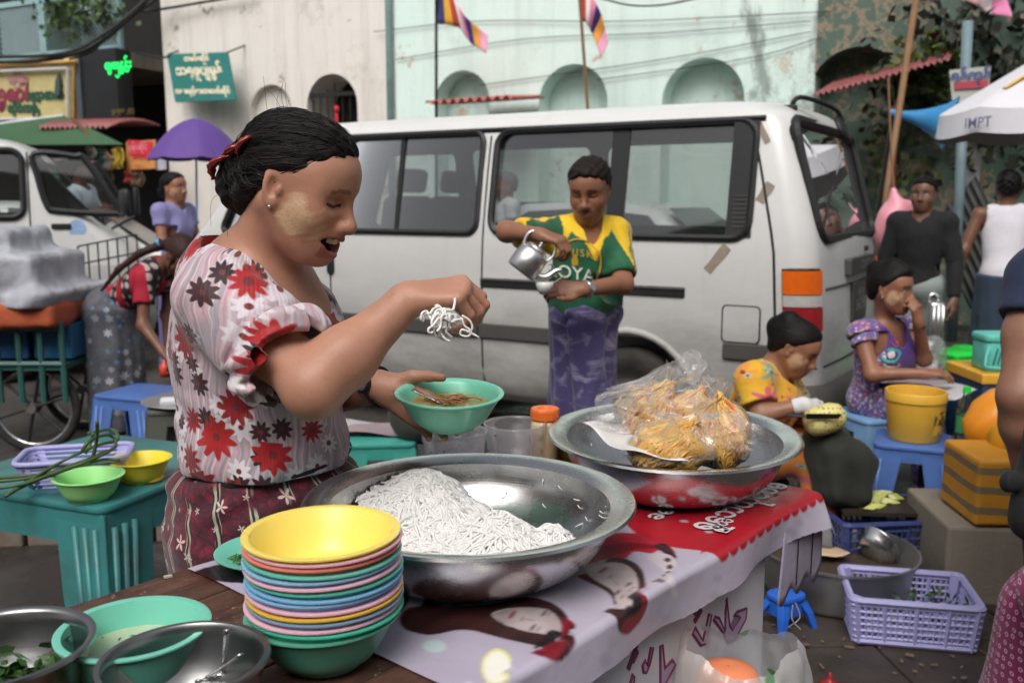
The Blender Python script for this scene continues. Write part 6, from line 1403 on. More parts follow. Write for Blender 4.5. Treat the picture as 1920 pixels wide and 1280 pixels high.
me=np_mesh('blouse',Vb,Qb);cB=W(480,700,1.65);ang=np.arctan2(Vb[:,1]-cB[1],Vb[:,0]-cB[0]);set_vec(me,np.stack([ang*.155,Vb[:,2]+.12*(Vb[:,0]+.5),0*ang],1))
T=NT('blouse_print');v=T.attr('st',1);o=T.obj()
c=T.mix(T.ramp(T.noise(v,9,3,.5,1.2),[(.38,0.0),(.62,1.0)]),S(166,162,170),S(206,172,180))
warp_=T.vm('ADD',v,T.vm('MULTIPLY',T.vm('SUBTRACT',T.noise(v,7,2,out=1),(.5,.5,.5)),(.07,.07,0)))
for(sc_,off,cl,wd)in((34,0,S(218,208,212),.90),(27,.4,S(140,136,146),.9),(41,.7,S(196,134,146),.94)):
 w_=T.wave(T.map(warp_,(1,.12,1),loc=(off,off,0)),sc_*.55,2.5,2,1.0);c=T.mix(T.ramp(w_,[(wd-.05,0.0),(wd,.6)]),c,cl)
for(sc_,size,pet,cols,off,share)in((17,.44,9,[S(222,214,218),S(214,204,210)],(.3,.7,0),.75),(19,.42,9,[S(58,14,24),S(40,10,18)],(.15,.42,0),.6),(12.2,.45,10,[S(168,14,22),S(140,12,20)],(.62,.20,0),.68)):
 mk_,ce,rnd=flowers(T,v,sc_,size,pet,.85,.17,off);keep=T.m('LESS_THAN',rnd[2],share);mk_=T.m('MULTIPLY',mk_,keep);ce=T.m('MULTIPLY',ce,keep)
 c=T.mix(mk_,c,T.ramp(rnd[0],[(0,cols[0]),(.5,cols[1])],'CONSTANT'));c=T.mix(ce,c,S(110,30,36)if sc_>10 else S(120,12,18))
BLO=T.set(col=c,rough=.6,sheen=.2,nrm=T.bump(T.m('ADD',T.m('MULTIPLY',T.wave(T.map(v,(1,.1,1)),60,5,2,1.0),.8),T.m('ADD',T.noise(o,600,2),T.m('MULTIPLY',T.noise(o,30,4,.6),2.2))),.25,.003))
def segd(V,a,b,r1,r2):
 ba=b-a;t=np.clip((V-a)@ba/(ba@ba),0,1);return np.linalg.norm(V-a-t[:,None]*ba,axis=1)-(r1+(r2-r1)*t)
pd_=np.minimum(segd(Vb,W(452,470,1.615),W(474,545,1.620),.066,.066),np.minimum(segd(Vb,W(505,525,1.60),W(592,598,1.585),.060,.012),segd(Vb,W(525,470,1.60),W(610,545,1.575),.07,.035)))
pa_=me.attributes.new('pipe','FLOAT','POINT');pa_.data.foreach_set('value',(np.clip(1-np.abs(pd_)/.008,0,1)*(np.abs(pd_)<.012)).astype(np.float32));T.put(T.p.inputs['Base Color'],T.mix(T.m('GREATER_THAN',T.attr('pipe',2),.25),c,S(150,20,30)))
blouse=link('blouse',me,BLO,root)
bt=BVHTree.FromPolygons([tuple(p)for p in Vb],[tuple(q)for q in Qb])
lg=Sdf();lg.ell(W(500,900,1.665),(.158,.172,.10),k=.05);lg.ell(W(500,985,1.665),(.172,.185,.15),k=.06)
FL_=rotz(0);skirt_prim(lg,W(500,980,1.665),V3(-.47,1.68,.09),FL_,(.170,.182),(.15,.16),k=.04,top=0)
lg.disp(wrinkle(.005,26,8));lg.disp(lambda x,y,z:(.0045*np.sin(120*(z-.35*x)+2*np.sin(20*x))*np.clip((z-.86)/.05,0,1)).astype(np.float32))
lg.half(W(500,858,1.66)+V3(0,0,.004),(-.10,0,1),k=.006)
Vl,Ql=lg.mesh(V3(-.74,1.42,.06),V3(-.22,1.92,1.03),.006);me=np_mesh('longyi',Vl,Ql);ang=np.arctan2(Vl[:,1]-1.665,Vl[:,0]+.47);set_vec(me,np.stack([ang*.17+.15*Vl[:,2],Vl[:,2],0*ang],1))
T=NT('longyi_print');v=T.attr('st',1);o=T.obj();c=T.mix(T.ramp(T.noise(v,24,5,.6,2.0),[(.4,0.0),(.55,1.0)]),S(116,14,46),S(70,12,32))
vein=T.vor(T.map(T.vm('ADD',v,T.vm('MULTIPLY',T.noise(v,20,2,out=1),(.03,.03,0))),(1,1,0)),46,feat='DISTANCE_TO_EDGE',dim='2D');c=T.mix(T.ramp(vein,[(.0,1.0),(.05,0.0)]),c,S(28,8,16))
band=T.ramp(T.wave(T.map(v,(1,.35,1)),5.2,1.2,1,.8),[(.86,0.0),(.9,1.0)]);stripes=T.ramp(T.wave(v,34,2.5,2,1.0),[(.3,0.0),(.6,1.0)]);c=T.mix(T.m('MULTIPLY',band,T.ramp(T.noise(v,11,2),[(.42,0.0),(.5,1.0)])),c,T.mix(stripes,S(30,24,26),S(176,168,150)))
for(sc_,size,pet,off,share)in((24,.34,5,(.2,.3,0),.3),(38,.25,5,(.6,.1,0),.25)):
 mk_,ce,rnd=flowers(T,v,sc_,size,pet,.9,.45,off);c=T.mix(T.m('MULTIPLY',mk_,T.m('LESS_THAN',rnd[2],share)),c,S(206,186,180))
link('longyi',me,T.set(col=c,rough=.8,sheen=.2,nrm=T.bump(T.m('ADD',T.noise(o,500,2),T.m('MULTIPLY',T.noise(o,24,4,.6),3.0)),.3,.005)),root)
m=MB();
m.lathe([(1,-.006),(1.01,0),(1,.006)],48,(0,0,0));P_=np.array(m.v);c_=W(500,856,1.66);P_[:,0]=c_[0]+.006+P_[:,0]*.147;P_[:,1]=c_[1]+P_[:,1]*.158;P_[:,2]=c_[2]-.004+P_[:,2]*.7+(P_[:,0]-c_[0])*.10;m.v=[tuple(q)for q in P_];m.build('waistband',RUB,root,smooth=True)
ft=Sdf()
for y in(1.61,1.75):ft.cap((-.47,y,.14),(-.47,y,.06),.04,.035,k=.02);ft.cap((-.49,y,.035),(-.36,y,.025),.035,.028,k=.02)
V,Q=ft.mesh(V3(-.56,1.54,-.01),V3(-.28,1.82,.2),.007);V[:,2]=np.maximum(V[:,2],.001);me=np_mesh('feet',V,Q);set_col(me,np.tile(np.array(S(130,86,66)),(len(me.vertices),1)));link('feet',me,SKINM,root)
wa=unit(WRL-ELL);wc=WRL-wa*.012;a_=unit(np.cross(wa,V3(0,0,1)));b_=np.cross(wa,a_)
wt=thing('wristwatch','black rubber wristwatch on the noodle seller\'s left wrist','wristwatch',wc);m=MB()
m.tube([wc+(a_*math.cos(t)+b_*math.sin(t))*.0325 for t in np.linspace(0,6.283,33)[:-1]],.010,8,closed=True,flat=.3)
WB=pm('watch_black',S(22,21,22),.4,var=.2);m.build('strap',WB,wt,smooth=True)
wn_=unit(-a_*.75*np.sign((-a_)@V3(0,-1,0)+1e-6)*0+V3(-.35,-.85,.35));wn_=unit(wn_-wa*(wn_@wa));wx=np.cross(wa,wn_)
fw_=frame_map(wc+wn_*.033,wx,wa,wn_);circ=lambda r,n=24:[(r*math.cos(t),r*math.sin(t))for t in np.linspace(0,6.283,n+1)[:-1]]
m=MB();m.prism(circ(.0165),-.004,.006,fw_);m.build('case',WB,wt,bevel=.0015);m=MB();m.prism(circ(.013),.006,.0066,fw_);m.build('dial',pm('dial_grey',S(96,96,98),.3),wt)
m=MB();m.box(fw_(0,.004,.0072),(.001,.008,.0006),np.stack([wx,wa,wn_],1));m.box(fw_(.003,-.002,.0072),(.007,.001,.0006),np.stack([wx,wa,wn_],1));m.build('hands',CHROME,wt)
HBc=W(842,737,1.615);til=Matrix.Rotation(R(4.5),4,'X')@Matrix.Rotation(R(1),4,'Y')
hb=put_lathe('melamine_bowl',bowl_profile(.192,.060,.046),melamine('held_teal',S(128,218,188)),HBc-V3(0,0,.06),64,tilt=til);tag(hb,'turquoise bowl of soup held in the noodle seller\'s hand','bowl')
m=MB();m.lathe([(.001,0),(.07,0),(.078,-.002)],40);so_=m.build('soup',pm('soup_yellow',S(190,160,92),.1,var=.25,scale=30),None,smooth=True,world=False);so_.matrix_basis=Matrix.Translation(Vector(HBc-V3(0,0,.018)))@til;tag(so_,'yellow soup in the held turquoise bowl','soup')
m=MB()
for k in range(26):
 a,r_=random.uniform(0,6.28),random.uniform(0,.04);c=HBc+V3(r_*math.cos(a)+.005,r_*math.sin(a)+.01,-.014);b2=random.uniform(-.6,.6);d=V3(math.cos(b2),math.sin(b2),0)*random.uniform(.008,.02);m.tube([c-d,c+V3(0,0,.004),c+d],.0022,5,flat=.5)
tag(m.build('soup_garnish',pm('garnish_tan',S(196,140,92),.4,var=.3,scale=50),None,smooth=True),'brownish fried strips floating in the held bowl','garnish',kind='stuff')
sp0,sp1=HBc+V3(-.066,.012,.004),HBc+V3(-.012,.0,-.018);m=MB();m.tube([sp0+(sp1-sp0)*t for t in np.linspace(0,1,8)],[.007,.0075,.007,.006,.005,.005,.007,.009],8,flat=.3);tag(m.build('spoon',STEEL,None,smooth=True),'metal spoon resting in the held turquoise bowl','spoon')
m=MB();nc=W(836,602,1.425)
for k in range(40):
 p=nc+V3(random.gauss(-.008,.008),random.gauss(0,.006),random.gauss(.004,.004));pts=[];a=random.uniform(0,6.28)
 for i in range(9):pts.append(p.copy());p=p+V3(.0036*math.cos(a),.003*math.sin(a*1.3),-.0012+.0045*math.sin(a));a+=random.gauss(.5,.5)
 m.tube(smooth_path(pts,2),.0021,6)
p0=W(866,596,1.415)
for pts in([(0,0,0),(.004,0,-.012),(.014,0,-.02),(.010,0,-.028),(-.002,0,-.026),(.0,0,-.018),(.012,0,-.022),(.026,0,-.030)],[(0,0,.004),(.012,0,-.004),(.016,0,-.016),(.008,0,-.022)],[(-.03,0,0),(-.034,0,-.018),(-.026,0,-.032),(-.018,0,-.036)]):m.tube(smooth_path([p0+V3(*q)for q in pts],4),.0017,5)
tag(m.build('noodle_pinch',NOODLE,None,smooth=True),'pinch of white noodles dangling from the seller\'s fingers','noodles',kind='stuff')
Y=3.70
km=Fig('person','man in green and yellow football shirt and purple longyi pouring from a kettle',at(1092,700,3.78)*V3(1,1,0),S(150,104,80))
HPm=at(1106,356,3.70);HRk=face_rot((-.30,-.95,0),22,0);km.head(HPm,HRk,1.03,mouth='closed',eyes='down',moustache=True,slim=.94)
N=at(1098,418,3.76);km.neck(N,.054);sR,sL=at(1030,440,3.74),at(1153,436,3.80);eR,wR=at(950,434,3.54),at(1012,440,3.38);eL,wL=at(1168,532,3.66),at(1092,543,3.46);H=at(1096,585,3.80)
torso_prims(km.s,N,H,sR,sL,-.01,.95);km.limb([sR,eR,wR],[.045,.037,.025]);km.limb([sL,eL,wL],[.046,.038,.026])
kt=hand_prims(km.s,wR,(.9,-.3,-.25),(.1,-.3,.95),1.0,1,((45,55,35),)*4);kl=hand_prims(km.s,wL,(-.95,-.1,.05),(.1,-.85,.5),1.0,1,((30,45,30),)*4,((.6,.5,.3),(.9,.2,.2),(.95,0,.1)))
for x in(1062,1125):a=at(x,800,3.84);a[2]=.08;km.limb([a+V3(0,0,.3),a],[.05,.035]);km.limb([a+V3(0,0,-.04),a+V3(0,-.14,-.05)],[.036,.026])
km.build(at(930,900,3.3)*V3(1,0,0)+V3(0,3.15,.0),at(1200,300,4.0)*V3(1,0,0)+V3(0,4.0,1.46),.008,.0042,[(wR+V3(.06,-.02,-.03),.10),(wL+V3(-.07,-.02,0),.10)])
hs2,L2=hair_base(HPm,HRk,1.03,1.05,'short');hair_mesh('hair',hs2,HPm-.2,HPm+.2,.005,HPm,HRk@V3(0,0,1),km.root,hair_mat('hair_dark',S(30,25,23),.6))
sh=Sdf();F=torso_prims(sh,N,H,sR,sL,.016,1.0);sh.cap(sR,sR+(eR-sR)*.62,.057,.060,k=.03);sh.cap(sL,sL+(eL-sL)*.72,.057,.062,k=.03);sh.ell(N+(H-N)*.75,(.125,.155,.16),rot=F,k=.05)
sh.cap(HPm+V3(0,0,-.1),N+F[:,0]*.045+V3(0,0,-.01),.058,.052,k=.006,op='s');sh.cap(N+F[:,0]*.08,N+F[:,0]*.13+V3(0,0,-.09),.045,.012,k=.004,op='s')
for(p,q,t)in((sR,eR,.62),(sL,eL,.72)):d=unit(q-p);c=p+(q-p)*t+d*.03;sh.add((lambda c,d:lambda x,y,z:np.maximum(-((x-c[0])*d[0]+(y-c[1])*d[1]+(z-c[2])*d[2]),np.sqrt((x-c[0])**2+(y-c[1])**2+(z-c[2])**2)-.12))(c,d),c-.14,c+.14,.004,'s')
sh.disp(wrinkle(.005,30,21));sh.disp(wrinkle(.0035,60,22));sh.half(H+V3(0,0,-.02),(0,0,-1),k=.004)
Vs,Qs=sh.mesh(at(930,650,3.6)*V3(1,0,0)+V3(0,3.4,.9),at(1215,380,3.9)*V3(1,0,0)+V3(0,4.05,1.45),.0055);me=np_mesh('shirt',Vs,Qs)
lat=(Vs-N)@F[:,1];up_=(Vs-N)@F[:,2];GRN_,YLW=np.array(S(22,92,58)),np.array(S(232,190,26));Cc=np.tile(GRN_,(len(Vs),1))
px_=lambda p:p
ra=np.abs(lat)>(.072+np.clip(-up_-.0,-.2,.30)*.52);Cc[ra]=YLW
neckr=np.linalg.norm(Vs-(N+F[:,0]*.05),axis=1);Cc[(neckr<.088)|((np.abs(lat)<.065+up_*.48)&(np.abs(lat)>.035+up_*.48)&(up_>-.13)&((Vs-N)@F[:,0]>.03))]=YLW
for(p,q,k_)in((sR,eR,.62),(sL,eL,.72)):
 d=unit(q-p);r=Vs-p;t=r@d;o_=unit(np.cross(d,F[:,0]));
 g=(r-np.outer(t,d))@unit(np.array([0,0,1.0])*.3+F[:,0]*.6+(F[:,1]if p is sL else-F[:,1])*.7)
 w_=(r-np.outer(t,d))@np.cross(d,unit(F[:,0]*.6+(F[:,1]if p is sL else-F[:,1])*.7));st_=(g>.0)&(np.abs(np.abs(w_)-.012)<.0042)&(t>-.06)&(np.abs(lat)>.11);Cc[st_]=GRN_*.8
 pt_=(g>0)&(np.abs(w_)<.03)&(np.abs(t-.13)<.03)&(np.sin(t*500)*np.sin(w_*400)>-.1);Cc[pt_]=GRN_*.9
Cc*=(1+.08*vnoise(Vs,30,7))[:,None];set_col(me,np.clip(Cc,0,1));T=NT('shirt_cloth');o=T.obj();SHIRT=T.set(col=T.attr('Col'),rough=.75,sheen=.2,nrm=T.bump(T.m('ADD',T.noise(o,450,2),T.m('MULTIPLY',T.noise(o,28,4,.6),2.2)),.25,.004));link('shirt',me,SHIRT,km.root)
bv=BVHTree.FromPolygons([tuple(p)for p in Vs],[tuple(q)for q in Qs])
def on_shirt(u,v,off=.004):
 d=ray(u,v);d=d/np.linalg.norm(d);h=bv.ray_cast(Vector((0,0,CAM_H)),Vector(d));return(np.array(h[0])-d*off)if h[0]else at(u,v,3.6)
def shirt_text(s_,cu,cv,size,mat,arc=0.0,slope=0.0,bold=.0,spacing=1.0):
 me=text_mesh(s_,size*4.6,bold,spacing=spacing);bm=bmesh.new();bm.from_mesh(me);bmesh.ops.triangulate(bm,faces=bm.faces);bmesh.ops.subdivide_edges(bm,edges=bm.edges,cuts=1);bm.to_mesh(me);bm.free()
 for v in me.vertices:
  x,y=v.co.x*100/4.6,v.co.y*100/4.6;yy=y-arc*x*x;v.co=Vector(on_shirt(cu+x,cv-yy+slope*x,.011))
 o_=link('shirt_lettering',me,mat,km.root);o_['kind']='stuff';return o_
GLD=pm('print_gold',S(196,158,48),.6);WPR=pm('print_white',S(216,222,212),.6)
shirt_text('WHISKY',1083,474,.20,GLD,.0045,.06,.002,1.25);shirt_text('ROYAL',1078,513,.34,WPR,.001,.16,.006);shirt_text('PALLEN',1086,539,.2,WPR,0,.1,.004)
m=MB();crest=[(1050,466),(1062,456),(1080,449),(1100,452),(1114,464),(1126,480),(1124,510),(1112,535)];sp_=smooth_path([(a,b,0)for a,b in crest],5);m.tube([on_shirt(p[0],p[1],.003)for p in sp_],.004,5);m.build('shirt_crest',GLD,km.root)
m=MB();m.prism([(0,-.02),(.012,-.02),(.014,.0),(.006,.02),(0,.026),(-.006,.02),(-.014,.0),(-.012,-.02)],0,.002,frame_map(on_shirt(1078,488,.006),F[:,1],F[:,2],F[:,0]));m.build('shirt_emblem',GLD,km.root)
lk=Sdf();sk_B=at(1090,800,3.80);sk_B[2]=.10;skirt_prim(lk,H+V3(0,0,.02),sk_B,F,(.122,.146),(.13,.125),k=.03,top=.03);lk.ell(H+F[:,0]*.03+V3(0,0,.0),(.09,.14,.05),rot=F,k=.04);lk.cap(H+F[:,0]*.125+F[:,1]*-.05+V3(0,0,.02),H+F[:,0]*.125+F[:,1]*-.03+V3(0,0,-.35),.03,.025,k=.05);lk.cap(H+F[:,0]*.125+F[:,1]*-.10+V3(0,0,.03),H+F[:,0]*.135+F[:,1]*.0+V3(0,0,.0),.022,.026,k=.03)
for k_,(a_,b_)in enumerate(((-.06,.05),(-.02,.12),(.03,-.06),(-.10,-.02))):
 lk.cap(H+F[:,0]*.135+F[:,1]*a_+V3(0,0,-.02),H+F[:,0]*.14+F[:,1]*b_+V3(0,0,-.62),.020,.016,k=.03)
lk.disp(wrinkle(.011,24,31))
T=NT('longyi_purple');v=T.attr('st',1);o=T.obj();c=T.mix(T.ramp(T.noise(T.map(v,(1.6,2.6,1)),6.0,5,.6,.8),[(.5,0.0),(.66,1.0)]),S(70,62,108),S(168,160,186));hatch=T.wave(v,42,.6,2,2.0);c=T.mix(T.m('MULTIPLY',hatch,.55),c,S(66,58,104));hatch2=T.wave(v,26,.3,2,2.0,dirn='Y');c=T.mix(T.m('MULTIPLY',hatch2,.3),c,S(58,50,92))
km.cloth('longyi',lk,at(1000,900,3.6)*V3(1,0,0)+V3(0,3.45,.06),at(1190,500,4.0)*V3(1,0,0)+V3(0,4.1,1.06),.0065,T.set(col=c,rough=.8,sheen=.2,nrm=T.bump(T.noise(o,30,4),.3,.006)),cyl_st(H,.16))
kc=at(992,488,3.36);ax_k=unit(V3(.55,-.1,-.62));upk=unit(V3(.30,.0,.95));kR=rotx(R(-6))@roty(R(38))
ket=thing('kettle','small dented aluminium kettle tilted in the pouring man\'s hand','kettle',kc);AL2=steel('kettle_alu',.72,.3)
m=MB();m.lathe([(.001,-.052),(.052,-.052),(.058,-.046),(.060,.0),(.056,.03),(.044,.046),(.04,.047)],36,kc,kR);m.build('pot',AL2,ket,smooth=True)
m=MB();m.lathe([(.042,.046),(.040,.054),(.025,.06),(.008,.062),(.006,.068),(.010,.074),(.009,.08),(.001,.082)],28,kc,kR);m.build('lid',AL2,ket,smooth=True)
KL=lambda x,y,z:kc+kR@V3(x,y,z)
m=MB();m.tube(smooth_path([KL(.05,0,-.03),KL(.085,0,-.01),KL(.10,0,.03),KL(.115,0,.045)],5),list(np.linspace(.015,.007,16)),10);m.build('spout',AL2,ket,smooth=True)
m=MB();m.tube(smooth_path([KL(-.052,0,.03),KL(-.06,0,.08),KL(-.02,0,.118),KL(.03,0,.115),KL(.058,0,.07),KL(.052,0,.03)],5),.005,8);m.build('handle',AL2,ket,smooth=True)
m=MB();cpp=at(1021,540,3.36);m.lathe([(.001,-.022),(.018,-.022),(.028,.0),(.034,.024),(.032,.024),(.026,.0),(.001,-.018)],24,cpp);tag(m.build('tea_cup',melamine('cup_white',S(220,220,216)),None,smooth=True),'small white cup the kettle is pouring into','cup')
m=MB();a0_=KL(.115,0,.045);m.tube(smooth_path([a0_,a0_+V3(.008,0,-.02),V3(cpp[0],cpp[1],cpp[2]+.0)],4),.0022,6);tag(m.build('tea_stream',glass('tea',(.8,.6,.35),.1),None),'thin stream of tea falling from the kettle spout','tea',kind='stuff')
wd=unit(wL-eL);wcc=wL-wd*.02;a_=unit(np.cross(wd,V3(0,0,1)));b_=np.cross(wd,a_);wr_=thing('wristwatch','silver wristwatch on the pouring man\'s left wrist','wristwatch',wcc)
m=MB();m.tube([wcc+(a_*math.cos(t)+b_*math.sin(t))*.031 for t in np.linspace(0,6.283,25)[:-1]],.009,6,closed=True,flat=.4);m.build('bracelet',CHROME,wr_,smooth=True)
nw=unit(V3(0,-1,.2)-wd*(V3(0,-1,.2)@wd));m=MB();m.prism(circ(.017,20),0,.008,frame_map(wcc+nw*.03,np.cross(wd,nw),wd,nw));m.build('case',CHROME,wr_,bevel=.002)
def collar_cut(sd_,f,F,r=.058,v=0.0):
 sd_.cap(f.hp+V3(0,0,-.08),f.nb+F[:,0]*.03+V3(0,0,.0),r,r,k=.006,op='s')
 if v:sd_.cap(f.nb+F[:,0]*.07,f.nb+F[:,0]*.10+V3(0,0,-v),.045,.012,k=.004,op='s')
def cuff(sd_,p,q,t,r=.12):
 d=unit(np.array(q)-p);c=p+(np.array(q)-p)*t;sd_.add(lambda x,y,z:np.maximum(-((x-c[0])*d[0]+(y-c[1])*d[1]+(z-c[2])*d[2]),np.sqrt((x-c[0])**2+(y-c[1])**2+(z-c[2])**2)-r),c-r,c+r,.003,'s')
def bbox(pts,pad):P=np.array(pts);return P.min(0)-pad,P.max(0)+pad
def simple_top(f,N,H,sR,sL,eR,eL,tR,tL,mat,name='top',infl=.016,bx=1.0,bust=0,r=(.062,.066),v=0.0,h=.0075,seed=1,st=None,neck_r=.058,hem=-.03):
 s_=Sdf();F=torso_prims(s_,N,H,sR,sL,infl,bx,bust);s_.cap(sR,sR+(eR-sR)*min(tR,1),r[0],r[1],k=.03);s_.cap(sL,sL+(eL-sL)*min(tL,1),r[0],r[1],k=.03)
 collar_cut(s_,f,F,neck_r,v);cuff(s_,sR,eR,tR);cuff(s_,sL,eL,tL);s_.disp(wrinkle(.005,28,seed));s_.disp(wrinkle(.003,60,seed+1));s_.half(np.array(H)+F[:,2]*hem,-F[:,2],k=.004)
 lo,hi=bbox([N,H,sR,sL,sR+(eR-sR)*tR,sL+(eL-sL)*tL],.2);f.cloth(name,s_,lo,hi,h,mat,st or cyl_st((np.array(N)+H)/2,.15));return F
yw=Fig('person','seated woman in yellow floral blouse and white gloves peeling a pineapple',at(1420,900,3.8)*V3(1,1,0),S(150,104,80))
hp=at(1487,651,3.80);Rm=face_rot((.88,-.48,0),30);yw.head(hp,Rm,1.0,eyes='down',thanaka=.6)
N=at(1440,698,3.84);yw.neck(N,.05);sR,sL=at(1412,712,3.68),at(1462,702,4.0);eR,wR=at(1428,778,3.60),at(1508,758,3.56);eL,wL=at(1500,780,3.95),at(1540,770,3.68);H=at(1405,842,3.86)
torso_prims(yw.s,N,H,sR,sL,-.01,1.05);yw.limb([sR,eR,wR],[.046,.042,.026]);yw.limb([sL,eL,wL],[.046,.042,.026])
yw.build(*bbox([N,H,sR,sL,eR,wR,eL,wL],.12),.008,.0045)
hs3,L3=hair_base(hp,Rm,1.0,1.05,'pulled');hs3 .ell(L3(-.075,0,.085),(.046,.046,.042),k=.015);hs3 .ell(L3(-.10,0,.03),(.04,.05,.05),k=.02);hair_mesh('hair',hs3,hp-.22,hp+.22,.005,L3(-.1,0,.03),Rm@V3(1,0,.3),yw.root)
YFL=print_mat('yellow_floral',[S(222,176,36),S(206,150,26),9],[(11,.46,6,[S(216,110,40),S(196,84,100),S(120,150,120),S(226,140,60)],(.1,.3,0),.85),(20,.42,5,[S(90,130,90),S(210,90,120),S(170,190,160),S(224,120,50)],(.5,.2,0),.75)])
F=simple_top(yw,N,H,sR,sL,eR,eL,.72,.72,YFL,'blouse',.022,1.1,.05,(.07,.078),.04,seed=41)
lap=Sdf();kR_,kL_=at(1548,838,3.62),at(1545,835,3.98);aR_,aL_=V3(kR_[0]-.02,3.62,.06),V3(kL_[0]-.02,3.95,.06)
for(a,b,c)in((H+V3(0,-.08,0),kR_,aR_),(H+V3(0,.08,0),kL_,aL_)):lap.cap(a,b,.125,.085,k=.06);lap.cap(b,c,.085,.075,k=.06)
lap.ell(H,(.16,.18,.13),k=.06);lap.cap((kR_+kL_)/2,(aR_+aL_)/2,.09,.09,k=.08);lap.disp(wrinkle(.008,20,44));lap.half(H+V3(0,0,.06),(-.2,0,1),k=.01)
yw.cloth('longyi',lap,*bbox([H,kR_,kL_,aR_,aL_],.2),.008,print_mat('orange_floral',[S(206,128,48),S(190,106,36),9],[(13,.36,6,[S(226,170,60),S(196,84,110),S(130,160,130),S(226,90,60)],(.1,.3,0),.8),(24,.34,5,[S(130,150,130),S(210,90,120),S(220,190,110)],(.5,.2,0),.7)]),cyl_st(H,.2))
GLV=pm('glove_white',S(206,204,208),.6,var=.06,bump=.2,bscale=90,sss=.1)
for(w_,e_,fw,u_,tsd,sg)in((wR,eR,(.8,.1,-.5),(.2,-.9,.4),1,1),(wL,eL,(.5,-.6,-.5),(.6,.5,.6),-1,1)):
 g_=Sdf();hand_prims(g_,w_,fw,u_,1.04,tsd,((35,45,25),)*4);g_.cap(w_-unit(w_-e_)*.03,w_,.032,.029,k=.01);V,Q=g_.mesh(w_-.17,w_+.17,.0042);link('glove',np_mesh('glove',V,Q),GLV,yw.root)
fd=[S(46,38,32)]
for q in(aR_,aL_):
 m=MB();m.lathe([(.001,-.03),(.04,-.03),(.045,-.01),(.03,.02),(.001,.03)],14,(q[0]+.05,q[1],.031),np.diag([2.2,1,.9]));m.build('foot',pm('foot_skin',S(104,68,52),.6),yw.root,smooth=True)
gc=Sdf();gc.cap(at(1535,826,3.62),at(1560,822,3.95),.07,.07,k=.06);gc.cap(at(1560,838,3.60),at(1632,866,3.56),.075,.04,k=.06);gc.cap(at(1560,850,3.55),at(1560,915,3.52),.085,.07,k=.07);gc.cap(at(1600,865,3.55),at(1610,925,3.52),.06,.045,k=.06);gc.disp(wrinkle(.020,26,51));gc.disp(wrinkle(.008,55,52))
V,Q=gc.mesh(at(1480,990,3.4)*V3(1,0,0)+V3(0,3.35,.1),at(1690,780,4.1)*V3(1,0,0)+V3(0,4.1,.75),.007);tag(link('lap_cloth',np_mesh('lap_cloth',V,Q),cloth_mat('cloth_darkgreen',S(38,42,34),.25)),'dark green cloth spread over the pineapple peeler\'s knees','cloth')
pnc=at(1545,786,3.50);pn=thing('pineapple','peeled pale pineapple in the gloved hands','pineapple',pnc-V3(0,0,.05));PRt=rotz(R(8))@roty(R(74))
T=NT('pineapple_flesh');o=T.obj();dd=T.vor(o,62,rnd=.35);PNE=T.set(col=T.mix(T.ramp(dd,[(.20,1.0),(.32,0.0)]),S(216,206,130),S(70,58,24)),rough=.45,sss=.1,nrm=T.bump(dd,.5,.004))
m=MB();m.lathe([(.001,-.075),(.03,-.073),(.05,-.055),(.058,-.01),(.056,.04),(.042,.07),(.02,.078),(.001,.078)],26,pnc,PRt);m.build('flesh',PNE,pn,smooth=True);m=MB();m.lathe([(.02,.0785),(.019,.082),(.001,.082)],16,pnc,PRt);m.build('core',pm('core_pale',S(228,220,170),.5),pn)
m=MB();k0=at(1512,775,3.44);k1=at(1580,776,3.42);m.add([k0,k1,k1+V3(-.015,0,-.018),k0+V3(0,0,-.022),k0+V3(0,.002,0),k1+V3(0,.002,0),k1+V3(-.015,.002,-.018),k0+V3(0,.002,-.022)],[(0,1,2,3),(7,6,5,4),(0,4,5,1),(1,5,6,2),(2,6,7,3),(3,7,4,0)]);kn=thing('knife','dark thin knife against the pineapple','knife',k0);m.build('blade',pm('blade_dark',S(40,38,38),.35,.7),kn);m=MB();m.tube([k0+V3(-.07,.01,-.008),k0+V3(0,.001,-.011)],.010,8,flat=.6);m.build('handle',RUB,kn)
pg=Fig('person','seated girl in purple printed top resting one hand at her mouth',at(1650,800,4.3)*V3(1,1,0),S(142,96,74))
hp=at(1668,543,4.28);Rm=face_rot((.72,-.70,0),6,0);pg.head(hp,Rm,.98,eyes='open',thanaka=.75)
N=at(1660,612,4.32);pg.neck(N,.043);sR,sL=at(1614,626,4.24),at(1704,618,4.42);eR,wR=at(1636,702,4.14),at(1728,700,4.08);eL,wL=at(1732,672,4.28),at(1722,606,4.18);H=at(1640,752,4.36)
torso_prims(pg.s,N,H,sR,sL,-.012,.88);pg.limb([sR,eR,wR],[.04,.034,.023]);pg.limb([sL,eL,wL],[.04,.034,.023])
hand_prims(pg.s,wR,(.95,-.1,.05),(.1,-.3,.95),.92,1,((20,30,20),)*4);hand_prims(pg.s,wL,(-.25,-.1,.95),(.3,-.6,.2),.9,-1,((40,60,40),)*4)
pg.build(*bbox([N,H,sR,sL,eR,wR,eL,wL,wR+.1,wL+.1],.11),.008,.0045,[(wL+V3(-.01,-.02,.06),.09),(wR+V3(.06,0,0),.09)])
hs4,L4=hair_base(hp,Rm,.98,1.05,'pulled');hs4 .ell(L4(-.075,0,.085),(.048,.048,.042),k=.015);hs4 .cap(L4(.055,0,.09),L4(.0,0,.115),.03,.035,k=.03);hair_mesh('hair',hs4,hp-.22,hp+.22,.005,L4(-.08,0,.06),Rm@V3(1,0,-.2),pg.root)
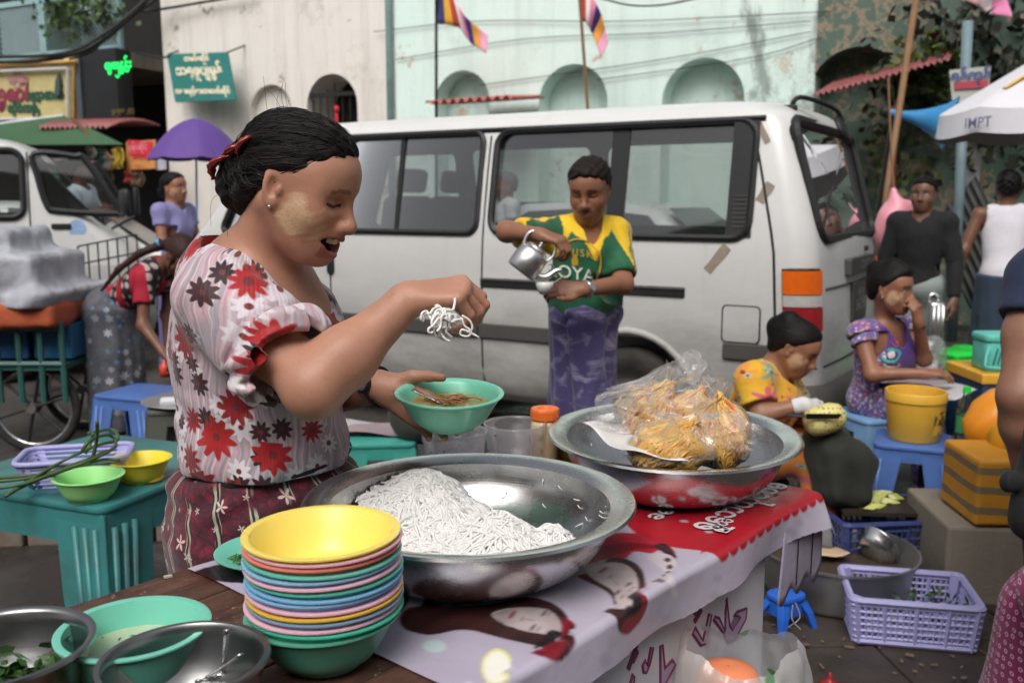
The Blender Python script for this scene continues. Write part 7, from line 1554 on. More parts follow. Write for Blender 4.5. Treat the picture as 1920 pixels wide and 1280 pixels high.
m=MB();m.lathe([(.0005,.005),(.005,.003),(.006,0),(.004,-.004),(.0005,-.005)],10,hp+Rm@V3(.004,-.078,-.03)*.98);m.build('earring',CHROME,pg.root,smooth=True)
PUR_=cloth_mat('purple_cloth',S(74,38,116),.15);FLP=print_mat('purple_floral',[S(112,96,150),S(88,70,130),14],[(40,.40,5,[S(206,150,130),S(150,170,210),S(200,90,110),S(214,200,160)],(.1,.3,0),.85),(62,.36,5,[S(230,120,90),S(120,190,180),S(220,210,230)],(.4,.2,0),.6)])
s5=Sdf();F=torso_prims(s5,N,H,sR,sL,.014,.9,.042);collar_cut(s5,pg,F,.062,.05);s5 .cap(N+F[:,0]*.03,N+F[:,0]*.07+V3(0,0,-.05),.075,.045,k=.006,op='s');cuff(s5,sR,eR,.05);cuff(s5,sL,eL,.05);s5 .disp(wrinkle(.004,30,61));V,Q=s5 .mesh(*bbox([N,H,sR,sL],.16),.0065);me=np_mesh('top',V,Q);set_vec(me,cyl_st((N+H)/2,.14)(V))
latv=np.abs((V-N)@F[:,1]);fv=(V-N)@F[:,0];upv=(V-N)@F[:,2];a_=me.attributes.new('front','FLOAT','POINT');a_.data.foreach_set('value',np.clip((fv-.035)*60,0,1).astype(np.float32)*(latv<.11))
T=NT('purple_top');v=T.attr('st',1);o=T.obj();fr2=T.attr('front',2);cA=T.mix(T.noise(o,8),S(62,30,104),S(86,46,130));m1,c1,r1=flowers(T,v,40,.4,5,.9,.3);m2,c2_,r2=flowers(T,v,60,.36,5,.9,.3,(.4,.2,0));cB_=T.mix(m1,S(104,86,146),T.ramp(r1[0],[(0,S(206,150,130)),(.3,S(150,170,210)),(.6,S(200,90,110)),(.8,S(214,200,160))],'CONSTANT'));cB_=T.mix(m2,cB_,T.ramp(r2[0],[(0,S(230,140,110)),(.4,S(120,190,180)),(.7,S(220,210,230))],'CONSTANT'))
link('top',me,T.set(col=T.mix(fr2,cB_,cA),rough=.8,sheen=.2,nrm=T.bump(T.noise(o,30,4),.25,.005)),pg.root)
bv5=BVHTree.FromPolygons([tuple(p)for p in V],[tuple(q)for q in Q])
for(name_,cl,poly)in(('shirt_print',S(206,84,62),[(1672,642),(1676,634),(1686,628),(1694,632),(1690,644),(1680,650)]),('shirt_print',S(60,160,160),[(1652,664),(1668,652),(1682,654),(1690,660),(1682,676),(1668,680),(1656,676)]),('shirt_print',S(196,190,186),[(1664,662),(1676,658),(1678,668),(1668,672)]),('shirt_print',S(180,170,150),[(1658,680),(1686,680),(1684,688),(1660,688)]),('shirt_print',S(60,120,180),[(1650,638),(1656,634),(1660,640),(1654,644)])):
 m=MB();P=[]
 for(u,v_)in[tuple(q[:2])for q in smooth_path([(a,b,0)for a,b in poly],3,closed=True)]:
  d=ray(u,v_);d/=np.linalg.norm(d);h_=bv5 .ray_cast(Vector((0,0,CAM_H)),Vector(d));P.append((np.array(h_[0])-d*.005)if h_[0]else at(u,v_,4.2))
 c=np.mean(P,0)-V3(0,.004,0);m.add([c]+P,[(0,i+1,(i+1)%len(P)+1)for i in range(len(P))]);m.build(name_,pm('print_'+str(cl[0])[:5],cl,.6),pg.root)
for(sh_,el_)in((sR,eR),(sL,eL)):
 cs=Sdf();cs.cap(sh_+(N-sh_)*.25+V3(0,0,.01),sh_+(el_-sh_)*.26,.052,.056,k=.02);cuff(cs,sh_,el_,.26);cs.disp(wrinkle(.003,60,3));V,Q=cs.mesh(sh_-.12,sh_+.12,.006);me=np_mesh('cap_sleeve',V,Q);set_vec(me,cyl_st(sh_,.06)(V));link('cap_sleeve',me,FLP,pg.root)
lp=Sdf();kR_,kL_=at(1732,756,4.10),at(1738,752,4.40);aR_,aL_=V3(kR_[0]+.03,4.06,.08),V3(kL_[0]+.03,4.36,.08)
for(a,b,c)in((H+V3(0,-.06,0),kR_,aR_),(H+V3(0,.06,0),kL_,aL_)):lp.cap(a,b,.105,.075,k=.05);lp.cap(b,c,.075,.06,k=.05)
lp.cap((kR_+kL_)/2,(aR_+aL_)/2,.08,.08,k=.07);lp.disp(wrinkle(.006,24,66));pg.cloth('skirt',lp,*bbox([H,kR_,kL_,aR_,aL_],.15),.0085,FLP,cyl_st(H,.2))
m=MB();m.tube([wL-unit(wL-eL)*.02+V3(.027*math.cos(t),.027*math.sin(t),0)for t in np.linspace(0,6.283,17)[:-1]],.004,5,closed=True);m.build('bracelet',RUB,pg.root)
npp=thing('newspaper','folded newspaper spread on the purple girl\'s lap','newspaper',at(1770,725,4.05));m=MB();A_,B_,C2,D2=at(1640,716,4.25),at(1760,706,4.35),at(1832,736,3.98),at(1770,750,3.85)
m.grid(lambda x,y:(A_*(1-x)+B_*x)*(1-y)+(D2*(1-x)+C2*x)*y+V3(0,0,.012*math.sin(5*x+3*y)),14,10);T=NT('newsprint');o=T.obj();lines=T.wave(T.map(o,rot=(0,0,.5)),48,.4,2,3.0);blk=T.ramp(T.vor(o,9,0),[(.25,0.0),(.3,1.0)]);c=T.mix(T.m('MULTIPLY',T.ramp(lines,[(.4,0.0),(.6,1.0)]),T.m('MULTIPLY',blk,.5)),S(196,194,196),S(90,88,92));c=T.mix(T.ramp(T.vor(o,5.5,1),[(.25,0.0),(.3,.8)]),c,T.mix(T.noise(o,18,3),S(60,110,150),S(190,130,90)))
no_=m.build('sheet',T.set(col=c,rough=.8),npp,smooth=True);md=no_.modifiers.new('s','SOLIDIFY');md.thickness=.003;eval_mods(no_)
bg_=Fig('person','girl with long ponytail in red and black top bending over a blue stool',at(225,825,5.45)*V3(1,1,0),S(118,78,60))
hp=at(338,478,5.34);Rm=face_rot((.75,-.5,0),62);bg_.head(hp,Rm,1.0,eyes='down')
N=at(300,500,5.42);bg_.neck(N,.043);sR,sL=at(272,520,5.28),at(318,505,5.60);eR,wR=at(268,610,5.22),at(304,658,5.14);eL,wL=at(312,590,5.5),at(316,660,5.3);H=at(214,575,5.55)
torso_prims(bg_.s,N,H,sR,sL,-.012,.85);bg_.limb([sR,eR,wR],[.038,.032,.022]);bg_.limb([sL,eL,wL],[.038,.032,.022]);hand_prims(bg_.s,wR,(.5,-.2,-.6),(.5,.2,.5),.9,1,((25,30,20),)*4);hand_prims(bg_.s,wL,(.4,-.3,-.6),(.5,.2,.5),.9,-1,((25,30,20),)*4)
bg_.build(*bbox([N,H,sR,sL,eR,wR,eL,wL,wR+V3(0,0,-.08)],.1),.009,.006)
h6,L6=hair_base(hp,Rm,1.0,1.05,'pulled');pt=[L6(-.09,0,.0),at(296,462,5.42),at(262,475,5.38),at(222,505,5.36),at(190,545,5.36)]
for i in range(4):h6 .cap(pt[i],pt[i+1],(.030,.026,.022,.018)[i],(.026,.022,.018,.008)[i],k=.015)
h6 .cap(L6(.03,-.07,.02),L6(.05,-.06,-.06),.016,.008,k=.02);hair_mesh('hair',h6,hp+V3(-.62,-.25,-.30),hp+V3(.24,.25,.24),.007,hp,Rm@V3(1,0,0),bg_.root,HAIRB)
m=MB();m.lathe([(.024,-.008),(.03,0),(.024,.008)],14,at(300,455,5.40),rotx(R(30))@roty(R(60)));m.build('hair_tie',pm('tie_blue',S(60,150,210),.5),bg_.root,smooth=True)
T=NT('red_black_print');v=T.attr('st',1);o=T.obj();m1,c1,r1=flowers(T,T.map(v,(1,.7,1)),26,.40,2,.3,.1);pat=T.mix(m1,S(36,26,28),S(176,160,156));rz=T.ramp(T.wave(v,2.6,1.0,1,1.0),[(.5,0.0),(.56,1.0)]);c=T.mix(rz,pat,S(160,18,44))
F=simple_top(bg_,N,H,sR,sL,eR,eL,.55,.55,T.set(col=c,rough=.8,nrm=T.bump(T.noise(o,30,4),.3,.006)),'top',.016,.92,.03,(.056,.06),0,.0085,71)
lb_=Sdf();Bm=at(222,822,5.5);Bm[2]=.06;skirt_prim(lb_,H+V3(.0,0,-.02),Bm,rotz(0),(.17,.18),(.15,.16),k=.05,top=0);lb_.ell(H,(.17,.18,.13),k=.06);lb_.disp(wrinkle(.008,18,72));bg_.cloth('longyi',lb_,*bbox([H,Bm],.24),.0095,print_mat('grey_floral',[S(96,98,104),S(70,72,80),8],[(11,.30,6,[S(190,190,196),S(150,150,158)],(.1,.3,0),.7),(15,.22,6,[S(90,130,180),S(100,140,190)],(.5,.2,0),.6)]),cyl_st(H,.18))
for dy in(-.08,.08):m=MB();m.lathe([(.001,-.03),(.04,-.03),(.045,-.01),(.03,.02),(.001,.03)],12,(Bm[0]+.06,Bm[1]+dy,.031),np.diag([2.2,1,.9]));m.build('foot',pm('foot_skin2',S(84,56,44),.6),bg_.root,smooth=True)
def stander(label,u,vt,Y,ht_px,fwd,skin,top,bottom,pitch=4,hair='short',sleeves=.45,arms=None,slim=1.0,trousers=False,res=.0105,hh=.0065,bust=0,tank=False,hairM=None,tilt=0.0,long_sleeve=False,thk=0,scale=None,**kw):
 top_p=at(u,vt,Y);zt=top_p[2];k=zt/1.63 if scale is None else scale
 f=Fig('person',label,(top_p[0],Y,0),skin);fw=unit(np.array(fwd)*V3(1,1,0));l=np.cross(V3(0,0,1),fw);b=V3(top_p[0],Y,0);Z=lambda z:V3(0,0,z*k)
 hp=b+Z(1.505)+fw*.01*k;Rm=face_rot(fwd,pitch);f.head(hp,Rm,k,thanaka=thk,**kw);N=b+Z(1.37);f.neck(N,.05*k);sR=b+Z(1.33)-l*.165*k*slim;sL=b+Z(1.33)+l*.165*k*slim;H=b+Z(.90)+fw*tilt
 A=arms or dict(R=((.02,-.22,1.07),(.10,-.24,.84)),L=((.02,.22,1.07),(.10,.24,.84)));g=lambda q:b+fw*q[0]*k+l*q[1]*k+Z(q[2])
 eR,wR,eL,wL=g(A['R'][0]),g(A['R'][1]),g(A['L'][0]),g(A['L'][1])
 torso_prims(f.s,N,H,sR,sL,-.012,slim);f.limb([sR,eR,wR],[.045*k,.037*k,.026*k]);f.limb([sL,eL,wL],[.045*k,.037*k,.026*k])
 hand_prims(f.s,wR,wR-eR,fw*.3-l,k,1,((20,25,15),)*4);hand_prims(f.s,wL,wL-eL,fw*.3+l,k,-1,((20,25,15),)*4)
 an=[b+Z(.07)+l*q*k for q in(-.09,.09)]
 for q in an:f.limb([q+Z(.40),q],[.05*k,.036*k]);f.limb([q+V3(0,0,-.03),q+fw*.14*k+V3(0,0,-.045)],[.036*k,.026*k])
 lo,hi=bbox([N,H,sR,sL,eR,wR,eL,wL,wR+Z(-.1),an[0]+fw*.1,an[1]],.13);lo[2]=-.01;f.build(lo,hi,res,hh)
 hs,Lx=hair_base(hp,Rm,k,1.05,'short' if hair=='short' else 'pulled')
 if hair=='bun':hs.ell(Lx(-.10,0,-.03),(.045,.045,.045),k=.015)
 hair_mesh('hair',hs,hp-.22,hp+.22,.006,Lx(-.08,0,.0),Rm@V3(1,0,.3),f.root,hairM)
 t_=(1.0 if long_sleeve else sleeves)
 if tank:
  s_=Sdf();F=torso_prims(s_,N,H,sR,sL,.012,slim*.96);collar_cut(s_,f,F,.075)
  for q,e in((sR,eR),(sL,eL)):s_.ell(q+(q-N)*.12+Z(-.02),(.085,.085,.13),k=.006,op='s')
  s_.disp(wrinkle(.005,26,81));s_.half(H+V3(0,0,-.02),(0,0,-1));f.cloth('vest',s_,*bbox([N,H,sR,sL],.17),.009,top,cyl_st(H,.15))
 else:
  F=simple_top(f,N,H,sR,sL,eR,eL,t_*.98,t_*.98,top,'shirt',.016,slim,bust,(.06*k,.058*k),0.03,.0095,83)
  if long_sleeve:
   for e,w_ in((eR,wR),(eL,wL)):s_=Sdf();s_.cap(e,e+(w_-e)*.85,.054,.042,k=.02);s_.disp(wrinkle(.004,40,85));f.cloth('sleeve',s_,*bbox([e,w_],.1),.009,top,cyl_st(H,.15))
 Fz=np.stack([fw,l,V3(0,0,1)],1);lo_=Sdf()
 if trousers:
  for q,sg in zip(an,(-1,1)):lo_.cap(H+l*sg*.075*k,q+Z(.42),.095*k,.075*k,k=.04);lo_.cap(q+Z(.42),q+V3(0,0,.0),.075*k,.07*k,k=.03)
  lo_.ell(H,(.13,.165*slim,.10),rot=Fz,k=.05)
 else:skirt_prim(lo_,H,b+Z(.12),Fz,(.135*k,.17*k*slim),(.15*k,.165*k),k=.03,top=.03)
 lo_.disp(wrinkle(.007,20,86));f.cloth('trousers' if trousers else 'longyi',lo_,*bbox([H,*an],.22),.0105,bottom,cyl_st(H,.16));return f
stander('woman in lavender shirt with hair in a knot standing by the purple umbrella',322,322,7.35,0,(.9,-.35,0),S(146,100,78),cloth_mat('lavender',S(132,128,176),.12),cloth_mat('skirt_lav',S(96,92,140),.15),2,'bun',.45,dict(R=((.05,-.20,1.08),(.24,-.06,1.04)),L=((.05,.2,1.08),(.24,.05,1.02))),.9,bust=.05,thk=.4)
stander('man in black long-sleeved shirt and grey trousers standing beyond the van',1735,330,6.05,0,(-.55,-.8,0),S(112,80,64),cloth_mat('black_cloth',S(15,15,17),.3),cloth_mat('grey_trousers',S(134,142,140),.15),3,'short',long_sleeve=True,trousers=True,slim=.95)
stander('man in white vest and dark blue longyi walking away with back turned',1893,318,6.5,0,(.35,.9,0),S(112,76,58),cloth_mat('white_vest',S(206,202,210),.06),cloth_mat('navy_longyi',S(52,64,84),.2),4,'short',tank=True,tilt=-.10,arms=dict(R=((-.10,-.26,1.10),(.08,-.26,.95)),L=((-.05,.25,1.08),(-.02,.28,.84))),slim=1.0)
stander('grey-haired man in white shirt seen through the van windows',950,322,8.6,0,(-.9,-.3,0),S(140,100,80),cloth_mat('white_shirt',S(206,208,214),.06),cloth_mat('dark_longyi',S(60,56,60),.2),3,'short',hairM=hair_mat('hair_grey',S(96,94,92),.6))
dv=Fig('person','driver in pale blue shirt sitting in the second white van',at(160,420,8.2)*V3(1,1,0),S(90,62,50));hp=at(152,318,8.25);Rm=face_rot((.9,.3,0),0);dv.head(hp,Rm,1.0);N=at(150,352,8.28);dv.neck(N,.05)
sR,sL=at(132,366,8.1),at(165,360,8.45);H=at(145,450,8.3);eR,eL=at(150,405,8.05),at(180,400,8.45);wR,wL=at(185,395,8.1),at(200,390,8.4);torso_prims(dv.s,N,H,sR,sL,-.012);dv.limb([sR,eR,wR],[.045,.038,.026]);dv.limb([sL,eL,wL],[.045,.038,.026]);hand_prims(dv.s,wR,(.8,.2,0),(0,-.5,.8),1,1,((50,60,40),)*4);hand_prims(dv.s,wL,(.8,.2,0),(0,.5,.8),1,-1,((50,60,40),)*4)
dv.build(*bbox([N,H,sR,sL,eR,wR,eL,wL],.12),.012,.008);hsd,Ld=hair_base(hp,Rm,1.0,1.05,'short');hair_mesh('hair',hsd,hp-.2,hp+.2,.008,hp,V3(0,0,1),dv.root);simple_top(dv,N,H,sR,sL,eR,eL,.8,.8,cloth_mat('pale_blue',S(196,206,216),.06),'shirt',h=.011)
Yr=2.30
rp=Fig('person','person in navy t-shirt at the picture edge, bare arm hanging beside the fruit',at(2010,900,2.35)*V3(1,1,0),S(150,108,88));b=at(2030,640,2.42);hp=at(2040,340,2.42);Rm=face_rot((.9,.4,0),8);rp.head(hp,Rm,1.04);N=at(2030,430,2.45);rp.neck(N,.055)
sR,sL=at(1952,520,2.28),at(2105,500,2.68);eR,wR=at(1912,742,2.18),at(1926,895,2.22);eL,wL=at(2130,720,2.72),at(2110,880,2.62);H=at(2040,860,2.5)
torso_prims(rp.s,N,H,sR,sL,-.01,1.05);rp.limb([sR,sR*.5+eR*.5,eR,eR*.65+wR*.35,wR],[.06,.058,.046,.047,.03]);rp.limb([sL,eL,wL],[.056,.044,.03]);hand_prims(rp.s,wR,(.1,-.1,-1),(-1,-.1,0),1.0,1,((25,35,25),)*4);hand_prims(rp.s,wL,(0,0,-1),(1,0,0),1.0,-1,((25,35,25),)*4)
for q in(-.1,.1):rp.limb([V3(H[0]+.0,H[1]+q,.5),V3(H[0],H[1]+q,.07)],[.06,.04]);rp.limb([V3(H[0],H[1]+q,.04),V3(H[0]+.15,H[1]+q,.03)],[.038,.03])
lo,hi=bbox([N,H,sR,sL,eR,wR,eL,wL,wR+V3(0,0,-.1),V3(H[0]+.1,H[1],0)],.15);rp.build(lo,hi,.008,.007,[])
h9,L9=hair_base(hp,Rm,1.04,1.05,'short');hair_mesh('hair',h9,hp-.22,hp+.22,.008,hp,V3(0,0,1),rp.root)
simple_top(rp,N,H,sR,sL,eR,eL,.36,.36,cloth_mat('navy_cloth',S(32,42,70),.15),'shirt',.02,1.08,0,(.078,.084),0,.0075,91);tr_=Sdf()
for q in(-.1,.1):tr_.cap(H+V3(0,q,0),V3(H[0],H[1]+q,.45),.11,.085,k=.05);tr_.cap(V3(H[0],H[1]+q,.45),V3(H[0],H[1]+q,.1),.085,.075,k=.03)
tr_.ell(H,(.14,.2,.12),k=.05);tr_.disp(wrinkle(.006,22,93));rp.cloth('trousers',tr_,*bbox([H,V3(H[0],H[1],.05)],.28),.012,cloth_mat('dark_trousers',S(30,30,34),.2))
bgb=Sdf();bc=at(1942,890,2.05);bgb.cap(bc+V3(0,0,.12),bc+V3(.01,0,-.10),.03,.06,k=.05);bgb.cap(bc+V3(-.02,0,.0),bc+V3(-.055,-.01,-.02),.02,.012,k=.02);bgb.ell(bc+V3(-.062,-.01,-.012),(.024,.02,.026),k=.01);bgb.disp(wrinkle(.006,50,95));V,Q=bgb.mesh(bc-.24,bc+.24,.006);tag(link('cloth_bag',np_mesh('cloth_bag',V,Q),cloth_mat('bag_black',S(20,20,22),.3)),'black knotted cloth bag beside the bare hanging arm','bag')
pk=Fig('person','long-haired person in magenta dotted dress crouching at the lower picture corner',at(2042,1250,2.0)*V3(1,1,0),S(110,72,56));hp=at(2072,985,2.02);Rm=face_rot((.7,-.6,0),25);pk.head(hp,Rm,1.0);N=at(2037,1060,2.06);pk.neck(N,.046)
sR,sL=at(1977,1110,1.95),at(2047,1085,2.25);eR,wR=at(2027,1290,1.88),at(2122,1330,1.85);eL,wL=at(2122,1250,2.2),at(2162,1330,2.0);H=at(1987,1370,2.15);torso_prims(pk.s,N,H,sR,sL,-.012,.9);pk.limb([sR,eR,wR],[.042,.036,.024]);pk.limb([sL,eL,wL],[.042,.036,.024]);hand_prims(pk.s,wR,(.9,0,0),(0,-.3,.9),.92,1);hand_prims(pk.s,wL,(.9,-.3,0),(0,-.3,.9),.92,-1)
pk.build(*bbox([N,H,sR,sL,eR,wR,eL,wL],.14),.009,.007);hs_p,Lp=hair_base(hp,Rm,1.0,1.06,'pulled')
hs_p.cap(Lp(-.08,0,.0),N+V3(-.07,-.05,-.06),.05,.03,k=.04)
hair_mesh('hair',hs_p,hp+V3(-.30,-.25,-.34),hp+V3(.2,.22,.2),.006,Lp(-.1,0,0),V3(0,0,1),pk.root)
T=NT('magenta_dots');v=T.attr('st',1);o=T.obj();vr=T.vor(T.map(v,(1,1,0)),46,0,.35,'2D');c=T.mix(T.noise(o,7),S(120,18,72),S(152,30,92));ring=T.m('MULTIPLY',T.m('LESS_THAN',vr,.26),T.m('GREATER_THAN',vr,.12));c=T.mix(ring,c,S(216,160,196));DOT=T.set(col=c,rough=.75,sheen=.2,nrm=T.bump(T.noise(o,30,4),.3,.005))
s_=Sdf();F=torso_prims(s_,N,H,sR,sL,.022,1.0);s_.cap(sR,sR+(eR-sR)*.7,.064,.062,k=.03);s_.cap(sL,sL+(eL-sL)*.7,.064,.062,k=.03);s_.cap(N+(H-N)*.3+V3(-.04,0,0),H+V3(-.03,0,-.05),.13,.18,k=.06);s_.ell(H+V3(.1,0,-.1),(.28,.22,.18),k=.08);s_.disp(wrinkle(.007,24,97));V,Q=s_.mesh(*bbox([N,H,sR,sL,H+V3(.2,0,-.25)],.24),.0075);V[:,2]=np.maximum(V[:,2],.03);me=np_mesh('dress',V,Q);set_vec(me,cyl_st((N+H)/2,.16)(V));link('dress',me,DOT,pk.root)
# ================================================================ STOOLS, CRATES, GOODS
def plast(name,col,dirt=.2,rough=.4):return pm(name,col,rough,var=.08,dirt=dirt,dscale=6,spec=.45)
def stool(label,c,z,sx,sy,rot,mat,lw=.10,lb=.065,splay=.025,name='plastic_stool',cat='stool',group='plastic stools',lip=.05,ribs=0):
 """c: centre of the seat on the ground plan; L-section legs, each its own part"""
 root=thing(name,label,cat,(c[0],c[1],0),rot,group);hx,hy=sx/2,sy/2
 m=MB();m.prism(rrect(sx,sy,.035,4),z-.022,z,frame_map((0,0,0),(1,0,0),(0,1,0),(0,0,1)));m.build('seat',mat,root,bevel=.008,world=False,smooth=True,sharp=40)
 m=MB();a,b=rrect(sx-.012,sy-.012,.03,4),rrect(sx-.036,sy-.036,.02,4);n=len(a);m.add([(*p,z-.02)for p in a]+[(*p,z-.02-lip)for p in a]+[(*p,z-.02-lip)for p in b]+[(*p,z-.02)for p in b],[(i+k*n,(i+1)%n+k*n,(i+1)%n+(k+1)*n,i+(k+1)*n)for i in range(n)for k in range(3)]);m.build('apron',mat,root,world=False,smooth=True,sharp=40)
 for qx in(-1,1):
  for qy in(-1,1):
   m=MB();t=.016;v=[]
   for zz,w_,o in((z-.025,lw,-.008),(z-.025-(z-.025)*.35,(lw*.8+lb*.2),splay*.35),(.002,lb,splay)):
    X,Y_=hx+o,hy+o;v+=[(qx*x,qy*y,zz)for x,y in((X,Y_),(X-w_,Y_),(X-w_,Y_-t),(X-t,Y_-t),(X-t,Y_-w_),(X,Y_-w_))]
   f=[(i+6*k,(i+1)%6+6*k,(i+1)%6+6*k+6,i+6*k+6)for k in(0,1)for i in range(6)]+[(0,1,2,3),(0,3,4,5),(12,15,14,13),(12,17,16,15)];m.add(v,f)
   lg_=m.build('leg',mat,root,world=False,bevel=.004)
   for r_ in range(ribs):
    o=.03+r_*.034
    for ax_ in(0,1):
     q=lambda d,s:(qx*(hx+s-(o*(1-.3*(s>0))if ax_==0 else-.002)),qy*(hy+s-(o*(1-.3*(s>0))if ax_ else-.002)),d);m=MB();m.tube([q(z-.06,-.004),q(.02,splay)],.009,6);m.build('leg_rib',mat,lg_,world=False,smooth=True)
 return root
TEALP=plast('teal_plastic',S(60,130,130),.6);BLUEP=plast('blue_plastic',S(78,112,176),.25);LBLUE=plast('pale_blue_plastic',S(120,160,200),.2);GREENP=plast('green_plastic',S(40,210,70),.1);LILAC=plast('lilac_plastic',S(168,166,214),.15);NAVYP=plast('navy_plastic',S(52,66,120),.3);BRBLUE=plast('bright_blue',S(40,100,200),.1)
TT=.66;p0=on(188,952,TT);a1=V3(.40,.916,0);a2=V3(-.93,.37,0);tc=p0+a1*.30+a2*.31
stool('worn teal plastic table with bowls and long beans next to the noodle seller',tc,TT,.62,.60,math.atan2(-a2[1],-a2[0]),TEALP,.17,.11,.03,'plastic_table','table',None,.09,3)
def obowl(label,u,v,wpx,z,h,col,base,name='plastic_bowl'):
 p,D=unproj_bowl(u,v,wpx,z+h);o=put_lathe(name,bowl_profile(D,h,D*.27),melamine(label[:14],col),(p[0],p[1],base),40);tag(o,label,'bowl');return p,D
obowl('pale green plastic bowl on the teal table',166,893,128,TT,.06,S(168,236,150),TT+.001);py_,Dy=obowl('yellow plastic bowl on the teal table next to the scissors',262,861,116,TT,.06,S(236,216,60),TT+.001)
bk=on(143,868,TT+.05);bkt=thing('basket_tray','lilac perforated basket tray under the long beans on the teal table','basket',(bk[0],bk[1],TT));m=MB()
for k in range(7):
 z=.004+k*.012;w_=.22+k*.010;d_=.13+k*.008;m.tube([(bk[0]+x*math.cos(.25)-y*math.sin(.25),bk[1]+x*math.sin(.25)+y*math.cos(.25),TT+z)for x,y in rrect(w_,d_,.035,4)],.0045 if k<6 else .008,6,closed=True)
for k in range(44):
 t=k/44;a,b=rrect(.22,.13,.035,10),rrect(.28,.178,.035,10);i=int(t*len(a));f_=lambda q,z:(bk[0]+q[0]*math.cos(.25)-q[1]*math.sin(.25),bk[1]+q[0]*math.sin(.25)+q[1]*math.cos(.25),TT+z);m.tube([f_(a[i],.004),f_(b[i],.076)],.0045,5)
m.build('lattice',LILAC,bkt,smooth=True)['kind']='stuff';m=MB();m.prism(rrect(.22,.13,.035,4),.002,.007,frame_map((bk[0],bk[1],TT),(math.cos(.25),math.sin(.25),0),(-math.sin(.25),math.cos(.25),0),(0,0,1)));m.build('base',LILAC,bkt)
BEAN=pm('long_bean',S(70,92,52),.5,var=.25,scale=20)
bn=[[(-40,905,.03),(60,895,.04),(150,870,.1),(215,838,.11),(205,815,.14),(170,825,.15),(150,850,.12)],[(-40,918,.02),(40,908,.03),(120,880,.08),(190,862,.09),(225,862,.085)],[(10,930,.012),(50,905,.03),(110,868,.09),(180,835,.12),(220,825,.12),(210,805,.13),(165,812,.14)],[(-40,898,.03),(80,888,.05),(160,862,.1),(200,845,.1)],[(175,855,.1),(182,820,.15),(182,790,.2)],[(12,925,.01),(70,900,.03),(130,878,.08),(170,868,.09)],[(160,850,.1),(172,825,.13),(175,812,.15)]]
for i,pts in enumerate(bn):
 m=MB();P=smooth_path([on(u,v,TT+z+.015)for u,v,z in pts],5);m.tube(P,[.0045+.0005*math.sin(j)for j in range(len(P))],6);tag(m.build('long_bean',BEAN,None,smooth=True),'dark green yard-long bean draped over the lilac basket tray','bean','long beans on the teal table')
sc_=thing('scissors','scissors with yellow handles lying beside the yellow bowl','scissors',on(300,893,TT));YH=plast('yellow_handle',S(236,190,50),.1)
for(pts,mt,nm_)in((((265,897),(275,892),(296,890),(304,893),(296,899),(275,902)),YH,'handle'),(((348,888),(356,884),(366,886),(362,893),(352,894)),YH,'handle')):
 m=MB();m.tube(smooth_path([on(*p,TT+.008)for p in pts],3,closed=True),.006,6,closed=True);m.build(nm_,mt,sc_,smooth=True)
for(a,b)in(((304,893),(352,880)),((350,890),(300,878))):m=MB();A,B=on(*a,TT+.006),on(*b,TT+.006);m.tube([A,(A+B)/2,B],[.006,.006,.001],6,flat=.4);m.build('blade',STEELD,sc_)
st0=on(268,732,.45);stool('blue plastic stool between the bending girl and the noodle seller',st0,.45,.36,.34,R(-20),BLUEP,.13,.09,ribs=2)
st1=on(348,748,.56);m=MB();m.lathe([(.001,0),(.15,0),(.165,.006),(.185,.012),(.187,.015),(.18,.015),(.16,.009),(.001,.004)],40,(st1[0],st1[1],.545));tag(m.build('tin_tray',ALU,None,smooth=True),'round tin tray behind the noodle seller\'s back','tray');m=MB();m.box((st1[0]-.02,st1[1]-.03,.56),(.15,.09,.02),rotz(.3));tag(m.build('paper_stack',pm('paper2',S(214,214,218),.7),None,bevel=.003),'folded white papers on the tin tray','paper')
stool('grey-green low stool carrying the tin tray',st1,.543,.30,.30,.2,plast('grey_plastic',S(88,92,84),.3),.09,.06)
m=MB();bt_=on(316,690,.50);m.lathe([(.001,0),(.028,0),(.03,.05),(.022,.07),(.012,.08),(.012,.10),(.001,.10)],18,(bt_[0]-.02,bt_[1],.452));tag(m.build('sauce_bottle',pm('bottle_red',S(206,70,50),.35,var=.4,scale=14),None,smooth=True),'small red and white bottle on the blue stool','bottle')
cr0=on(64,846,0);crt=thing('handcart','handcart piled under grey sheet and orange cloth with bicycle wheels','cart',(cr0[0],cr0[1],0));CY=cr0[1];px2x=lambda u,v,y:at(u,v,y)
TEALF=pm('cart_teal',S(40,92,88),.5,var=.2,dirt=.5)
for(du,dy,r_)in((64,0,.26),(160,.55,.26)):
 c=at(du,765,CY+dy);c[2]=r_;m=MB();m.tube([(c[0]+r_*.93*math.cos(t),c[1],c[2]+r_*.93*math.sin(t))for t in np.linspace(0,6.283,41)[:-1]],.026,8,closed=True);wo=m.build('wheel',TYRE,crt,smooth=True)
 m=MB();m.tube([(c[0]+r_*.84*math.cos(t),c[1],c[2]+r_*.84*math.sin(t))for t in np.linspace(0,6.283,41)[:-1]],.010,6,closed=True);m.build('rim',CHROME,wo,smooth=True)
 for k in range(6):a=k*math.pi/3+.3;m=MB();m.tube([c,(c[0]+r_*.84*math.cos(a),c[1],c[2]+r_*.84*math.sin(a))],.009,6);m.build('spoke',RUB,wo)
 m=MB();m.tube([c-V3(0,.04,0),c+V3(0,.04,0)],.03,12);m.build('hub',RIM,wo)
x0_,x1_=at(-120,600,CY)[0],at(168,600,CY+.3)[0]
for(z,dy)in((.52,-.06),(.72,-.06),(.52,.6),(.72,.6)):m=MB();m.tube([(x0_,CY+dy,z),(x1_,CY+dy,z)],.018,6);m.build('rail',TEALF,crt)
for k in range(7):x=x0_+(x1_-x0_)*k/6;m=MB();m.tube([(x,CY-.06,.3),(x,CY-.06,.76)],.016,6);m.build('post',TEALF,crt)
